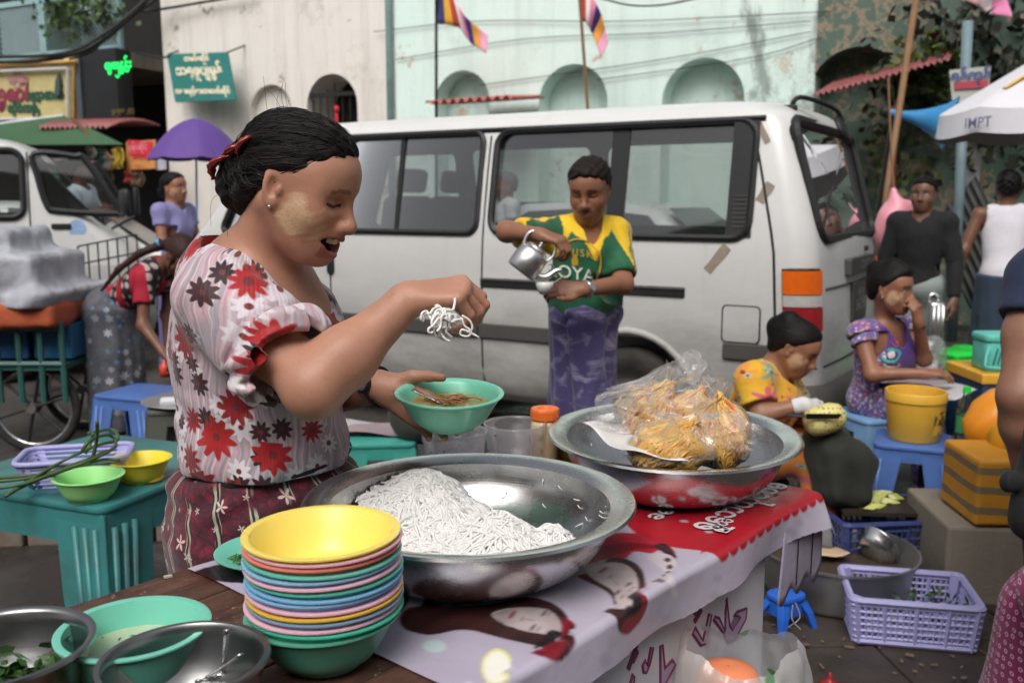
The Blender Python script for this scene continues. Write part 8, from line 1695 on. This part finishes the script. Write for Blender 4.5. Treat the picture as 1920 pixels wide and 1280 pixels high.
m=MB();m.box(((x0_+x1_)/2,CY+.27,.50),(x1_-x0_,.66,.03));m.build('deck',TEALF,crt)
for k in range(3):m=MB();m.box((x0_+.12+k*.25,CY+.25,.63),(.22,.4,.2));tag(m.build('storage_box',plast('box_blue%d'%k,S(48,92+8*k,150),.3),None,bevel=.01),('first','middle','last')[k]+' blue box on the handcart deck under the cloth','box','blue boxes on the handcart')
f=Sdf();f.rbox(((x0_+x1_)/2-.06,CY+.2,.98),((x1_-x0_)/2-.03,.34,.16),.05,k=.05);f.rbox(((x0_+x1_)/2-.12,CY+.2,1.12),((x1_-x0_)/2-.14,.26,.16),.06,k=.09);f.rbox(((x0_+x1_)/2,CY+.22,.87),((x1_-x0_)/2+.02,.38,.06),.03,k=.06);f.disp(wrinkle(.02,12,101));f.disp(wrinkle(.008,36,102));f.disp(lambda x,y,z:(.028*np.sin(19*x+5*np.sin(4*z))*np.clip((1.15-z)/.3,0,1)+.005*np.abs(np.sin(33*x+11*z))).astype(np.float32));f.half((0,0,.84),(0,0,-1),k=.01)
V,Q=f.mesh(V3(x0_-.2,CY-.4,.75),V3(x1_+.2,CY+.8,1.5),.014);tag(link('cover_sheet',np_mesh('sheet',V,Q),pm('sheet_grey',S(170,172,180),.6,var=.15,scale=5,bump=.4,bscale=14,bdist=.02,dirt=.35)),'crumpled pale grey sheet covering the load on the handcart','sheet')
f=Sdf();f.rbox(((x0_+x1_)/2,CY+.22,.80),((x1_-x0_)/2+.0,.37,.075),.04,k=.05);f.disp(wrinkle(.02,16,104));V,Q=f.mesh(V3(x0_-.2,CY-.3,.65),V3(x1_+.2,CY+.8,.95),.016);tag(link('orange_cloth',np_mesh('oc',V,Q),cloth_mat('cloth_orange',S(176,84,50),.2)),'orange cloth hanging out under the grey sheet on the handcart','cloth')
wc_=thing('wire_rack','thin wire rack standing against the second van\'s door','rack',at(200,600,6.2)*V3(1,1,0));A=at(146,462,6.3);B=at(256,440,6.35)
for k in range(7):t=k/6;P=A*(1-t)+B*t;m=MB();m.tube([P,(P[0],P[1],.02)],.006,5);m.build('wire',GRILL,wc_)
for z in(0,-.12,-.3,-.6):m=MB();m.tube([A+V3(0,0,z),B+V3(0,0,z)],.006,5);m.build('wire',GRILL,wc_)
uc=at(371,296,8.2);umb=thing('umbrella','purple umbrella held up between the two vans','umbrella',(uc[0]-.05,uc[1],uc[2]-.9));m=MB();Ru=.41
m.grid(lambda x,y:uc+V3(Ru*y*math.cos(6.2832*x),Ru*y*math.sin(6.2832*x),.33*(1-y**1.9)-.02*y*abs(math.cos(4*6.2832*x))**.5),64,8);uo=m.build('canopy',pm('umbrella_purple',S(92,62,138),.7,var=.1,sss=.05),umb,smooth=True)
for k in range(8):a=k*math.pi/4+math.pi/8;m=MB();m.tube([uc+V3(Ru*y*math.cos(a),Ru*y*math.sin(a),.325*(1-y**1.9)-.008)for y in np.linspace(0,1,7)],.004,4);m.build('rib',CHROME,umb)
m=MB();m.tube([uc+V3(0,0,.36),uc+V3(-.05,0,-.9)],.009,6);m.build('shaft',pm('shaft_blue',S(120,160,190),.4),umb)
def sedan(label,pos,rz,col,sign=None):
 root=thing('parked_car',label,'car',pos,rz);pt=pm('car_paint'+label[:6],col,.25,var=.03,coat=.5);m=MB();hw=.82
 low=[(-2.1,.32),(-2.15,.6),(-2.05,.86),(-1.5,.95),(1.0,.93),(1.9,.78),(2.12,.6),(2.1,.32)];m.prism(low,-hw,hw,lambda x,z,y:(x,y,z));m.build('body',pt,root,world=False,bevel=.07,smooth=True,seg=3)
 g=[(-1.55,.93),(-1.05,1.36),(-.5,1.43),(.3,1.40),(1.05,.91)];n=len(g);v=[(x,s*(hw-.05-(z-.9)*.34),z)for s in(-1,1)for x,z in g];m=MB();m.add(v,[tuple(range(n))[::-1],tuple(range(n,2*n))]+[(i,(i+1)%n,n+(i+1)%n,n+i)for i in range(n)]);m.build('roof',pt,root,world=False,bevel=.05,smooth=True)
 DG=pm('car_glass'+label[:6],S(46,52,54),.12,var=.3,scale=3)
 for s in(-1,1):
  for poly in([(-1.32,.98),(-.98,1.30),(-.42,1.36),(-.38,.97)],[(-.30,.97),(-.34,1.36),(.22,1.33),(.78,.96)]):m=MB();q=[(x,s*(hw-.045-(z-.9)*.34),z)for x,z in poly];m.add(q,[(0,1,2,3)]);m.build('window',DG,root,world=False)
  m=MB();m.box((.75,s*.92,1.02),(.1,.16,.12));m.build('door_mirror',pt,root,world=False,bevel=.03);m=MB();m.box((-.55,s*.825,.84),(.16,.03,.03));m.build('door_handle',CHROME,root,world=False)
  for x in(-1.3,1.3):wheel_at(root,x,s*.74,.3,.18)
  m=MB();m.box((2.06,s*.6,.66),(.12,.34,.14));m.build('headlight',LCLR,root,world=False,bevel=.03);m=MB();m.box((-2.1,s*.6,.74),(.1,.34,.14));m.build('tail_light',LRED,root,world=False,bevel=.03)
 for q in([(.39,-.55,1.415),(.39,.55,1.415),(1.03,.7,.97),(1.03,-.7,.97)],[(-1.13,-.55,1.365),(-1.13,.55,1.365),(-1.59,.68,.99),(-1.59,-.68,.99)]):m=MB();m.add(q,[(0,1,2,3)]);m.build('screen',DG,root,world=False)
 if sign:
  m=MB();m.box((-.1,0,1.52),(.2,.42,.14),None,.8);so=m.build('roof_sign',plast('sign_white',S(224,222,218),.1),root,world=False,bevel=.02);me=text_mesh('TAXI',.13)
  for v in me.vertices:v.co=Vector((-.1+.2*0+v.co.x,-.215,1.52+v.co.y))
  link('lettering',me,RED,so,world=False)
 return root
c1=at(262,420,10.4);sedan('white car half hidden between the two parked vans',(c1[0]-.9,10.4,0),R(14),S(222,222,220))
c2_=at(1085,400,9.2);sedan('white taxi with roof sign seen through the van windows',(c2_[0],9.2,0),R(150),S(214,214,214),True)
def flag(label,base,top,root_pt,pts,cols,pm_):
 rt=thing('flag',label,'flag',base);m=MB();m.tube([base,top],.022,6);m.build('pole',pm_,rt);n=len(cols)
 for k,cl in enumerate(cols):
  m=MB();m.grid(lambda x,y:(lambda t:np.array([np.interp(t,np.linspace(0,1,len(pts)),[p[0][i]for p in pts])*(1-y)+np.interp(t,np.linspace(0,1,len(pts)),[p[1][i]for p in pts])*y+.05*math.sin(7*t+3*y+i)*(i==1)for i in range(3)]))((k+x)/n),5,6);o=m.build('stripe',cloth_mat('flag_%s%d'%(label[:5],k),cl,.1),rt,smooth=True);md=o.modifiers.new('s','SOLIDIFY');md.thickness=.006;eval_mods(o)
BAM=pm('bamboo',S(124,92,62),.6,var=.25);FC=[S(44,50,96),S(216,158,44),S(176,62,52),S(226,214,214),S(220,130,160),S(52,44,110),S(216,148,60),S(214,150,176)]
fp=lambda u,v,o=1.0:Fp(u,v,o)
flag('colourful striped flag drooping on the pole nearer the white building',fp(818,420),fp(818,-40),None,[(fp(820,-12),fp(820,45)),(fp(848,-6),fp(862,52)),(fp(872,32),fp(884,82)),(fp(915,66),fp(912,102))],FC,GRILL)
flag('striped flag hanging from a leaning bamboo pole above the van\'s big window',fp(1118,420),fp(1084,-40),None,[(fp(1090,-30),fp(1092,40)),(fp(1108,-10),fp(1104,50)),(fp(1128,30),fp(1112,64)),(fp(1142,78),fp(1126,110))],FC[2:],BAM)
flag('pink and white flag tip at the upper corner above the white umbrella',fp(1805,-120),fp(1900,-200),None,[(fp(1805,-40),fp(1808,4)),(fp(1845,-20),fp(1850,22)),(fp(1895,0),fp(1893,36))],[S(214,170,180),S(226,214,214),S(216,130,170)],BAM)
m=MB();m.tube([Fp(1722,-30,2.6),Fp(1664,350,3.2),Fp(1650,470,3.3)],.03,8);tag(m.build('bamboo_pole',BAM,None,smooth=True),'long leaning bamboo pole in front of the mossy wall','pole')
m=MB();m.tube([(Fp(1676,200,2.4)),Fp(1672,520,2.6)*V3(1,1,0)],.04,8);tag(m.build('red_post',pm('post_red',S(96,28,32),.6),None),'dark red post under the corrugated awning','post')
hn=thing('loudspeaker','blue horn loudspeaker pointing at the white umbrella','loudspeaker',Fp(1740,240,2.5));hc_=Fp(1782,232,2.6);hd=unit(Fp(1782,232,2.6)-Fp(1690,215,2.6));hx_=unit(np.cross(hd,V3(0,0,1)));Mh=np.stack([hx_,np.cross(hd,hx_),hd],1)
m=MB();Mh=Mh*.68;m.lathe([(.05,-.80),(.055,-.62),(.09,-.45),(.16,-.26),(.25,-.10),(.36,0),(.37,.01),(.35,.0),(.24,-.1),(.1,-.4),(.03,-.6),(.001,-.6)],36,hc_,Mh);m.build('horn',pm('horn_blue',S(52,132,186),.4,var=.1,dirt=.2),hn,smooth=True)
m=MB();m.lathe([(.001,-.9),(.07,-.9),(.08,-.8),(.06,-.78)],20,hc_,Mh);m.build('driver',GRILL,hn,smooth=True);m=MB();m.tube([hc_-hd*.5,hc_-hd*.5+V3(0,.3,-1.2)],.02,6);m.build('bracket',GRILL,hn)
wu=thing('umbrella','large white market umbrella with printed valance at the picture edge','umbrella',at(1960,600,6.9)*V3(1,1,0));wc2=at(1990,208,6.9);Rw=.80;WU=pm('umbrella_white',S(214,212,218),.7,var=.05,sss=.05)
m=MB();m.grid(lambda x,y:wc2+V3(Rw*y*math.cos(6.2832*x),Rw*y*math.sin(6.2832*x),.5*(1-y)-.03*y*abs(math.cos(4*6.2832*x))),64,8);m.build('canopy',WU,wu,smooth=True)
m=MB();m.grid(lambda x,y:wc2+V3((Rw+.02*y)*math.cos(6.2832*x),(Rw+.02*y)*math.sin(6.2832*x),-.03*abs(math.cos(4*6.2832*x))-.17*y),64,2);m.build('valance',WU,wu,smooth=True)
text_on('IMPT',.10,frame_map(wc2+V3(-.772,-.36,-.115),unit(V3(.4226,-.906,0)),(0,0,1),unit(V3(-.906,-.4226,0))),pm('umb_ink',S(110,112,134),.6),wu,bold=.001)
m=MB();m.tube(smooth_path([wc2+V3(-.55,-.25,.13),wc2+V3(-.42,-.24,.21),wc2+V3(-.28,-.26,.275)],5),.03,6,flat=.2);m.build('logo_stroke',pm('umb_gold',S(220,180,90),.6),wu);m=MB();m.tube([wc2+V3(0,0,.5),wc2*V3(1,1,0)],.025,8);m.build('shaft',CHROME,wu)
sn=thing('street_sign','small white and red street notice on a grey pole by the mossy wall','sign',Fp(1800,560,1.6)*V3(1,1,0));sp1=[Fp(1780,132,1.6),Fp(1858,124,1.6),Fp(1852,196,1.6),Fp(1786,200,1.6)];flat_panel('board',None,None,sp1,pm('notice2',S(176,178,170),.6,var=.15),.03,sn);flat_panel('red_band',None,None,[Fp(1788,154,1.62),Fp(1854,150,1.62),Fp(1852,164,1.62),Fp(1790,168,1.62)],pm('band_red',S(170,60,76),.6),.005,sn)
text_on('ရန်ကုန်',.12,frame_map(Fp(1820,142,1.62),FX,(0,0,1),FN),pm('ink_blue',S(70,84,130),.6),sn,bold=.006);m=MB();m.tube([Fp(1815,40,1.55),Fp(1790,560,1.55)*V3(1,1,0)],.05,10);m.build('pole',pm('pole_grey',S(112,134,140),.5,var=.2,dirt=.3),sn,smooth=True)
def leaf_mass(label,spots,col,size=.09,n=160,name='wall_plant',r=.35):
 rt=thing(name,label,'plant',Fp(spots[0][0],spots[0][1],.1));m=MB()
 for(u,v,k)in spots:
  c=Fp(u,v,.25)
  for i in range(int(n*k)):
   p=c+rng.normal(0,r*k**.5,3)*V3(1,.5,.8);d=unit(rng.normal(0,1,3)+V3(0,-.3,-.3));s=unit(np.cross(d,rng.normal(0,1,3)))*size*.4;d=d*size*random.uniform(.6,1.3);m.add([p,p+d*.5+s,p+d,p+d*.5-s],[(0,1,2),(0,2,3)])
 m.build('leaves',pm('leaf_'+label[:9],col,.6,var=.45,scale=30,sss=.0),rt)['kind']='stuff';m=MB()
 for(u,v,k)in spots:m.tube([Fp(u,v+40,.04),Fp(u-6,v,.15),Fp(u+5,v-40*k,.25)],.02,5)
 m.build('stem',pm('stem_'+label[:8],S(60,50,36),.8),rt)
leaf_mass('bright green leafy shrub rooted in the mossy wall near the notice',[(1750,115,1.0),(1762,140,.7)],S(112,140,52),.16,90,r=.16)
leaf_mass('dark creeper hanging over the ruined arch and wall',[(1860,60,1.4),(1900,150,1.3),(1780,60,.5),(1880,250,1.0)],S(34,38,26),.15,170,r=.5)
leaf_mass('olive undergrowth beneath the corrugated awning',[(1700,155,.8),(1745,170,.8),(1690,300,1.0)],S(80,88,40),.12,130,r=.35)
leaf_mass('flowering pot plants on the lattice balcony',[(110,15,.9),(160,20,.9),(200,12,.6)],S(70,92,48),.13,130,'balcony_plant',r=.3)
flat_panel('grey_board','stained grey board leaning on the mossy wall','board',[Fp(1800,285,.3),Fp(1842,288,.3),Fp(1830,400,.3),Fp(1795,400,.3)],pm('board_grey',S(120,118,118),.7,var=.3));corrugated('iron_sheet',None,Fp(1745,420,.9),Fp(1830,330,.9),FN*.3+V3(.5,0,-.9),8,.03,pm('iron_dark',S(60,62,60),.6,var=.3));tag(bpy.data.objects['iron_sheet'],'dark corrugated iron sheet leaning behind the black-shirted man','sheet')
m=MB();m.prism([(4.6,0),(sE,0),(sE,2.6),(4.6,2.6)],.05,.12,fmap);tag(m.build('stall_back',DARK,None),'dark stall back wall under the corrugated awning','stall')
stool('pale blue plastic stool under the girl in purple',at(1640,760,4.34),.43,.32,.32,.3,LBLUE,.10,.06);stool('low blue stool under the woman in the yellow blouse',at(1405,842,3.86),.27,.28,.26,.1,BLUEP);bs=on(1712,822,.44);stool('blue plastic stool carrying the yellow bucket',bs,.44,.30,.30,R(-24),BLUEP,.11,.07,ribs=1)
stool('bright green plastic stool near the man in the white vest',at(1800,540,6.0),.46,.30,.30,.4,GREENP);stool('second bright green stool behind the walking man\'s feet',at(1850,560,6.4),.42,.30,.30,.1,GREENP);stool('small bright blue stool peeking out beside the counter end',on(1474,1110,.13),.13,.12,.10,.5,BRBLUE,.03,.02);stool('teal stool with newspaper behind the clear tubs',on(715,815,.44),.44,.3,.3,.1,plast('teal2',S(60,150,136),.2));stool('low stool holding the carrier bag beside the counter',(cb[0],cb[1],0),.499,.26,.24,.2,BRBLUE)
pq=on(716,808,.445);m=MB();m.grid(lambda x,y:pq+V3((x-.6)*.34,(y-.4)*.25,.012*math.sin(5*x+2*y)+.012),8,6);np2=m.build('newspaper',T.mat if False else bpy.data.materials['newsprint'],None,smooth=True);tag(np2,'creased newspaper on the teal stool behind the clear tubs','newspaper')
f=Sdf();q_=on(775,800,.5);f.ell(q_+V3(.05,.05,.05),(.16,.1,.14),k=.05);f.cap(q_+V3(.02,0,.16),q_+V3(.2,.05,.0),.05,.06,k=.05);f.disp(wrinkle(.012,30,111));V,Q=f.mesh(q_-.3,q_+.35,.01);V[:,2]=np.maximum(V[:,2],.36);tag(link('shoulder_bag',np_mesh('sb',V,Q),cloth_mat('olive_bag',S(52,54,44),.25)),'dark olive shoulder bag lying behind the soup bowl','bag');stool('dark stool under the olive shoulder bag',q_+V3(.05,.05,0),.36,.3,.3,.1,NAVYP)
bu=V3(bs[0],bs[1],.442);bk_=thing('bucket','yellow plastic bucket with worn label on a blue stool','bucket',bu);YB=plast('bucket_yellow',S(220,172,62),.2);m=MB();m.lathe([(.001,.002),(.098,0),(.102,.006),(.116,.165),(.121,.166),(.122,.20),(.119,.205),(.112,.203),(.1,.02),(.001,.012)],40,bu);m.build('pail',YB,bk_,smooth=True,sharp=45);m=MB();m.grid(lambda x,y:bu+V3((.106+.012*y)*math.cos(-1.25+.75*x),(.106+.012*y)*math.sin(-1.25+.75*x),.035+.10*y),10,6);T=NT('worn_label');o=T.obj();lb2=m.build('label',T.set(col=T.mix(T.ramp(T.noise(o,30,5,.7),[(.48,0.0),(.54,1.0)]),S(216,170,64),S(74,58,50)),rough=.6),bk_,smooth=True)
def crate(label,c,rot,L_,W_,H_,mat,nx,nz,z0=0.0,tp=.92,bar=.006):
 rt=thing('plastic_crate',label,'crate',(c[0],c[1],z0),rot,'plastic crates');hx,hy=L_/2,W_/2;q=lambda x,y,z:((x*(tp+(1-tp)*z/H_)),(y*(tp+(1-tp)*z/H_)),z)
 for s in(1,-1):
  for(ax_,hh,n_)in((0,hx,nx),(1,hy,max(3,int(nx*W_/L_)))):
   m=MB();f_=(lambda t,z:q(t,s*hy,z))if ax_==0 else(lambda t,z:q(s*hx,t,z))
   for k in range(1,n_):m.tube([f_(-hh+2*hh*k/n_,.01),f_(-hh+2*hh*k/n_,H_-.01)],bar*(1.5 if k%5==0 else .75),4)
   for k in range(1,nz):m.tube([f_(-hh,H_*k/nz),f_(hh,H_*k/nz)],bar*.9,4)
   m.build('side_grille',mat,rt,world=False)['kind']='stuff'
 for z,th in((H_-.006,.012),(.006,.01)):m=MB();m.tube([q(x,y,z)for x,y in rrect(L_,W_,.02,3)],th,6,closed=True);m.build('rim' if z>.01 else 'base_rim',mat,rt,world=False)
 for sx in(1,-1):
  for sy in(1,-1):m=MB();P=[q(sx*hx,sy*hy,z)for z in(.0,H_)];m.tube([np.array(P[0])-V3(sx*.012,sy*.012,0),np.array(P[1])-V3(sx*.012,sy*.012,0)],.022,4);m.build('corner_post',mat,rt,world=False)
 m=MB()
 for k in range(9):t=-hx+L_*k/8;m.tube([q(t,-hy,.006),q(t,hy,.006)],bar,4);t=-hy+W_*k/8;m.tube([q(-hx,t,.006),q(hx,t,.006)],bar,4)
 m.build('bottom_grille',mat,rt,world=False)['kind']='stuff';return rt
k0_=on(1604,1208,.022);k1_=on(1832,1228,.022);kd=unit(k1_-k0_);kn_=V3(-kd[1],kd[0],0);Lc=np.linalg.norm(k1_-k0_)+.03;kc_=(k0_+k1_)/2+kn_*.15;crate('lilac plastic crate with a few green leaves on the wet pavement',kc_,math.atan2(kd[1],kd[0]),Lc,.28,.15,LILAC,20,7,.022)
m=MB()
for i in range(120):p=V3(kc_[0]+.06+random.gauss(0,.06),kc_[1]+random.gauss(0,.05),.04+random.uniform(0,.09));d=unit(rng.normal(0,1,3)+V3(0,0,.5))*.04;s=unit(np.cross(d,rng.normal(0,1,3)))*.007;m.add([p,p+d*.5+s,p+d,p+d*.5-s],[(0,1,2),(0,2,3)])
tag(m.build('leaf_scraps',pm('scrap_green',S(66,92,46),.6,var=.4),None),'green leaf scraps inside the lilac crate','leaves',kind='stuff')
nc_=on(1655,955,.22);crate('navy plastic crate under the cutting board behind the aluminium pot',nc_,.1,.46,.32,.2,NAVYP,18,6,.022);m=MB();cbp=on(1640,942,.245);m.prism([(-.16,-.1),(.14,-.12),(.17,.1),(-.13,.11)],0,.014,frame_map(cbp-V3(0,0,.018),(1,0,0),(0,1,0),(0,0,1)));tag(m.build('cutting_board',pm('board_dark',S(46,38,30),.6,var=.3),None),'dark cutting board lying across the navy crate','board')
m=MB()
for i in range(40):p=cbp+V3(random.gauss(-.02,.04),random.gauss(0,.03),random.uniform(.0,.03));d=V3(random.gauss(0,1),random.gauss(0,.5),random.gauss(0,.3));d=unit(d)*.04;s=V3(0,.008,.01);m.add([p-d,p+s,p+d,p-s],[(0,1,2,3)])
tag(m.build('pineapple_peel',pm('peel',S(186,190,110),.5,var=.2),None),'pale green pineapple peelings on the dark cutting board','peelings',kind='stuff')
pp2,Dp2=unproj_bowl(1572,1024,288,.19);hp_=.165;r=Dp2/2;pot=put_lathe('cooking_pot',[(.001,0),(r*.86,0),(r*.92,.02),(r*.97,hp_-.03),(r*.98,hp_-.012),(r,hp_-.008),(r,hp_),(r-.006,hp_),(r*.955,hp_-.03),(r*.9,.02),(.001,.01)],steel('pot_alu',.48,.42),(pp2[0],pp2[1],.024),64);tag(pot,'large dull aluminium pot with a steel bowl and scraps inside','pot')
pf_=on(1575,1045,.16);m=MB();m.lathe([(.001,0),(r*.9,0),(r*.92,-.004)],40,(pp2[0],pp2[1],.10));tag(m.build('pot_scraps',pm('scrap_brown',S(70,60,48),.5,var=.5,scale=40,bump=.6,bscale=60,bdist=.01),None),'brown scraps and water filling the aluminium pot','scraps',kind='stuff')
sb_=on(1640,1028,.14);Ms=roty(R(58))@rotx(R(-28));m=MB();m.lathe([(.001,-.035),(.05,-.033),(.075,-.005),(.084,.022),(.088,.024),(.087,.027),(.08,.025),(.07,-.003),(.001,-.03)],36,sb_,Ms);tag(m.build('steel_bowl',STEEL,None,smooth=True),'shiny small steel bowl lying on its side in the aluminium pot','bowl')
m=MB();cbd=on(1540,1035,.12);m.grid(lambda x,y:cbd+V3((x-.5)*.16,(y-.5)*.14,.03*x*(1-y)+.01*math.sin(6*x)),6,6);cbo=m.build('cardboard',pm('card',S(206,176,146),.7),None,smooth=True);md=cbo.modifiers.new('s','SOLIDIFY');md.thickness=.004;eval_mods(cbo);tag(cbo,'piece of pale cardboard in the aluminium pot','cardboard')
bl_=on(1770,1118,.022);FB=[on(1800,990,.30),on(1960,1010,.30)];m=MB();m.box((FB[0][0]+.27,FB[0][1]+.22,.155),(.56,.46,.29),rotz(-.1));tag(m.build('foam_block',plaster('foam',S(128,118,106),S(150,140,126),S(70,62,54),.5,.4),None,bevel=.012),'dirty grey foam box under the yellow taped box','box')
T=NT('taped_box');o=T.obj();z_=T.n('ShaderNodeSeparateXYZ',[o]);zz_=T.last.outputs[2];band=T.m('GREATER_THAN',T.m('SINE',T.m('ADD',T.m('MULTIPLY',zz_,88.0),T.m('MULTIPLY',T.noise(o,7,4),2.2))),.45);c=T.mix(band,T.mix(T.noise(o,12,5),S(170,112,26),S(212,150,44)),T.mix(T.noise(o,20,5),S(96,84,66),S(134,116,88)));YBX=T.set(col=c,rough=.55,nrm=T.bump(band,.2,.004))
yb0=on(1822,885,.50);m=MB();m.box((yb0[0]+.20,yb0[1]+.14,.425),(.34,.30,.235),rotz(-.05));tag(m.build('taped_box',YBX,None,bevel=.012),'yellow box wrapped in bands of tape below the papayas','box')
def papaya(label,u,v,wpx,Y,rot,col):
 c=at(u,v,Y);L_=wpx*Y/FPX;m=MB();m.lathe([(.001,-.5),(.06,-.49),(.2,-.40),(.31,-.18),(.33,.05),(.26,.30),(.12,.46),(.03,.5),(.001,.5)],32,c,rot@np.diag([L_,L_,L_]),wob=lambda q,z:.03*math.cos(5*q));rt=thing('papaya',label,'papaya',c);T=NT('papaya_'+label[:9]);o=T.obj();nz=T.noise(o,9,4);m.build('fruit',T.set(col=T.mix(T.ramp(nz,[(.5,0.0),(.72,1.0)]),T.mix(T.noise(o,30,4),scl(col,.9),scl(col,1.08)),S(150,150,50)),rough=.4,sss=.08,nrm=T.bump(T.noise(o,50,3),.1,.003)),rt,smooth=True);m=MB();e=c+(rot@V3(0,0,.5))*L_;m.lathe([(.012,-.006),(.012,.006),(.001,.01)],10,e,rot);m.build('stalk',pm('stalk'+label[:6],S(90,90,50),.7),rt)
papaya('large orange papaya on the yellow taped box',1885,782,175,3.5,rotz(.2)@roty(R(64)),S(224,140,30));papaya('yellow papaya pointing at the viewer in front of the larger one',1908,822,135,3.3,rotx(R(70))@roty(R(10)),S(222,164,44))
m=MB();gbp=on(1806,832,.45);gb=thing('drink_bottle','clear plastic bottle with green cap and label behind the yellow bucket','bottle',(gbp[0],gbp[1],.44));PET=glass('pet',(.86,.9,.88),.06);m.lathe([(.001,0),(.032,0),(.034,.01),(.034,.15),(.03,.175),(.014,.21),(.0135,.222)],24,(gbp[0],gbp[1],.44));m.build('bottle_wall',PET,gb,smooth=True)
for(z0,z1,r_,mt,nm_)in((.222,.245,.0155,GREENP,'cap'),(.06,.13,.0346,plast('label_green',S(60,140,84),.1),'label')):m=MB();m.lathe([(.001,z0),(r_,z0),(r_,z1),(.001,z1)],24,(gbp[0],gbp[1],.44));m.build(nm_,mt,gb,smooth=True,sharp=40)
m=MB();m.box((gbp[0]+.02,gbp[1]+.05,.42),(.26,.28,.035),rotz(.1));shf=thing('low_table','low wooden table under the green-capped bottle','table',(gbp[0],gbp[1],0));m.build('top',WOOD,shf)
for sx in(-1,1):
 for sy in(-1,1):m=MB();m.box((gbp[0]+.02+sx*.1,gbp[1]+.05+sy*.11,.2),(.03,.03,.4));m.build('leg',WOOD,shf)
cx_=at(1880,712,4.2);m=MB();m.box((cx_[0]+.07,4.25,.64),(.46,.36,.05));xt=thing('painted_crate','crate with orange top and blue sides under the teal basket','crate',(cx_[0],4.25,0));m.build('lid',plast('lid_orange2',S(226,170,60),.3),xt,bevel=.008);m=MB();m.box((cx_[0]+.07,4.25,.31),(.44,.34,.61));m.build('box',plast('crate_blue',S(36,74,110),.4),xt,bevel=.008)
tb_=at(1868,652,4.2);TB=plast('basket_teal',S(96,190,176),.1);tbt=thing('hand_basket','small lidded teal plastic basket on the orange-topped crate','basket',(tb_[0],tb_[1],.665));m=MB();m.prism(rrect(.22,.16,.03,4),0,.13,frame_map((tb_[0]+.03,tb_[1],.667),(1,0,0),(0,1,0),(0,0,1)));m.build('tub',TB,tbt,bevel=.01,smooth=True,sharp=40);m=MB();m.prism(rrect(.235,.175,.035,4),.13,.165,frame_map((tb_[0]+.03,tb_[1],.667),(1,0,0),(0,1,0),(0,0,1)));m.build('lid',TB,tbt,bevel=.012,smooth=True,sharp=40)
for k in range(9):m=MB();m.tube([(tb_[0]-.05+k*.02,tb_[1]-.0815,.70),(tb_[0]-.035+k*.02,tb_[1]-.0815,.77)],.004,4);m.build('slot',plast('slot%d'%k,S(40,96,90),0),tbt)
m=MB();m.tube(smooth_path([(tb_[0]-.08,tb_[1]-.09,.78),(tb_[0]-.10,tb_[1]-.11,.72),(tb_[0]-.085,tb_[1]-.12,.69),(tb_[0]+.12,tb_[1]-.12,.69)],4),.007,6);m.build('handle',TB,tbt,smooth=True);m=MB();m.box((tb_[0],tb_[1]-.092,.80),(.035,.012,.02));m.build('clasp',TB,tbt)
fx=at(1748,605,5.9);al=thing('metal_case','ribbed aluminium case in the black-shirted man\'s hand','case',fx);m=MB();m.box(fx,(.10,.16,.28));m.build('shell',AL2,al,bevel=.02,smooth=True)
for k in range(3):m=MB();m.tube([fx+V3(-.03+k*.03,-.082,-.12),fx+V3(-.03+k*.03,-.082,.12)],.008,6);m.build('rib',AL2,al,smooth=True)
m=MB();m.tube(smooth_path([fx+V3(-.03,0,.14),fx+V3(-.02,0,.18),fx+V3(.02,0,.18),fx+V3(.03,0,.14)],4),.008,6);m.build('handle',AL2,al)
f=Sdf();q_=at(1688,430,6.3);f.ell(q_,(.17,.12,.20),k=.05);f.cap(q_+V3(-.05,0,.15),q_+V3(-.06,0,.26),.05,.02,k=.05);f.disp(wrinkle(.012,26,121));V,Q=f.mesh(q_-.35,q_+.35,.011);pkb=thing('pink_bag','pink plastic bag hanging beside the van\'s rear corner','bag',q_);link('film',np_mesh('pb',V,Q),pm('pink_film',S(226,150,164),.4,var=.12,sss=.1),pkb);m=MB();m.tube(smooth_path([q_+V3(-.06,0,.26),q_+V3(-.08,.05,.6),q_+V3(-.1,.1,1.0)],4),.008,5);m.build('string',BAM,pkb)
f=Sdf();q_=at(1745,668,4.75);f.ell(q_,(.08,.06,.11),k=.03);f.disp(wrinkle(.008,50,123));V,Q=f.mesh(q_-.2,q_+.2,.008);tag(link('plastic_bag',np_mesh('cbag',V,Q),FILM),'small clear bag hanging from the aluminium case','plastic bag')
m=MB();rl=on(1556,1276,.04);m.lathe([(.001,0),(.028,0),(.03,.012),(.012,.018),(.006,.03),(.004,.045),(.001,.046)],20,(rl[0],rl[1],.022));tag(m.build('bottle_cap',plast('cap_red',S(170,40,44),.1),None,smooth=True),'red nozzle cap lying on the pavement by the counter','cap')
m=MB();m.lathe([(.001,.05),(.025,.045),(.03,0),(.02,-.03)],14,Fp(631,205,1.4));m.tube([Fp(631,212,1.4),Fp(631,330,1.4)*V3(1,1,0)],.02,6);tag(m.build('bollard',pm('red_ball',S(226,40,50),.4),None),'red knob post top just above the van roof','post')
lm=MB()
for k in range(46):
 p=on(random.uniform(1440,1850),random.uniform(1130,1280),.026);a=random.uniform(0,6.28);lm.box(p,(random.uniform(.006,.03),random.uniform(.004,.015),.004),rotz(a))
tag(lm.build('litter',pm('litter',S(116,96,76),.8,var=.5,scale=50),None),'scattered bits of litter on the wet pavement','litter',kind='stuff')
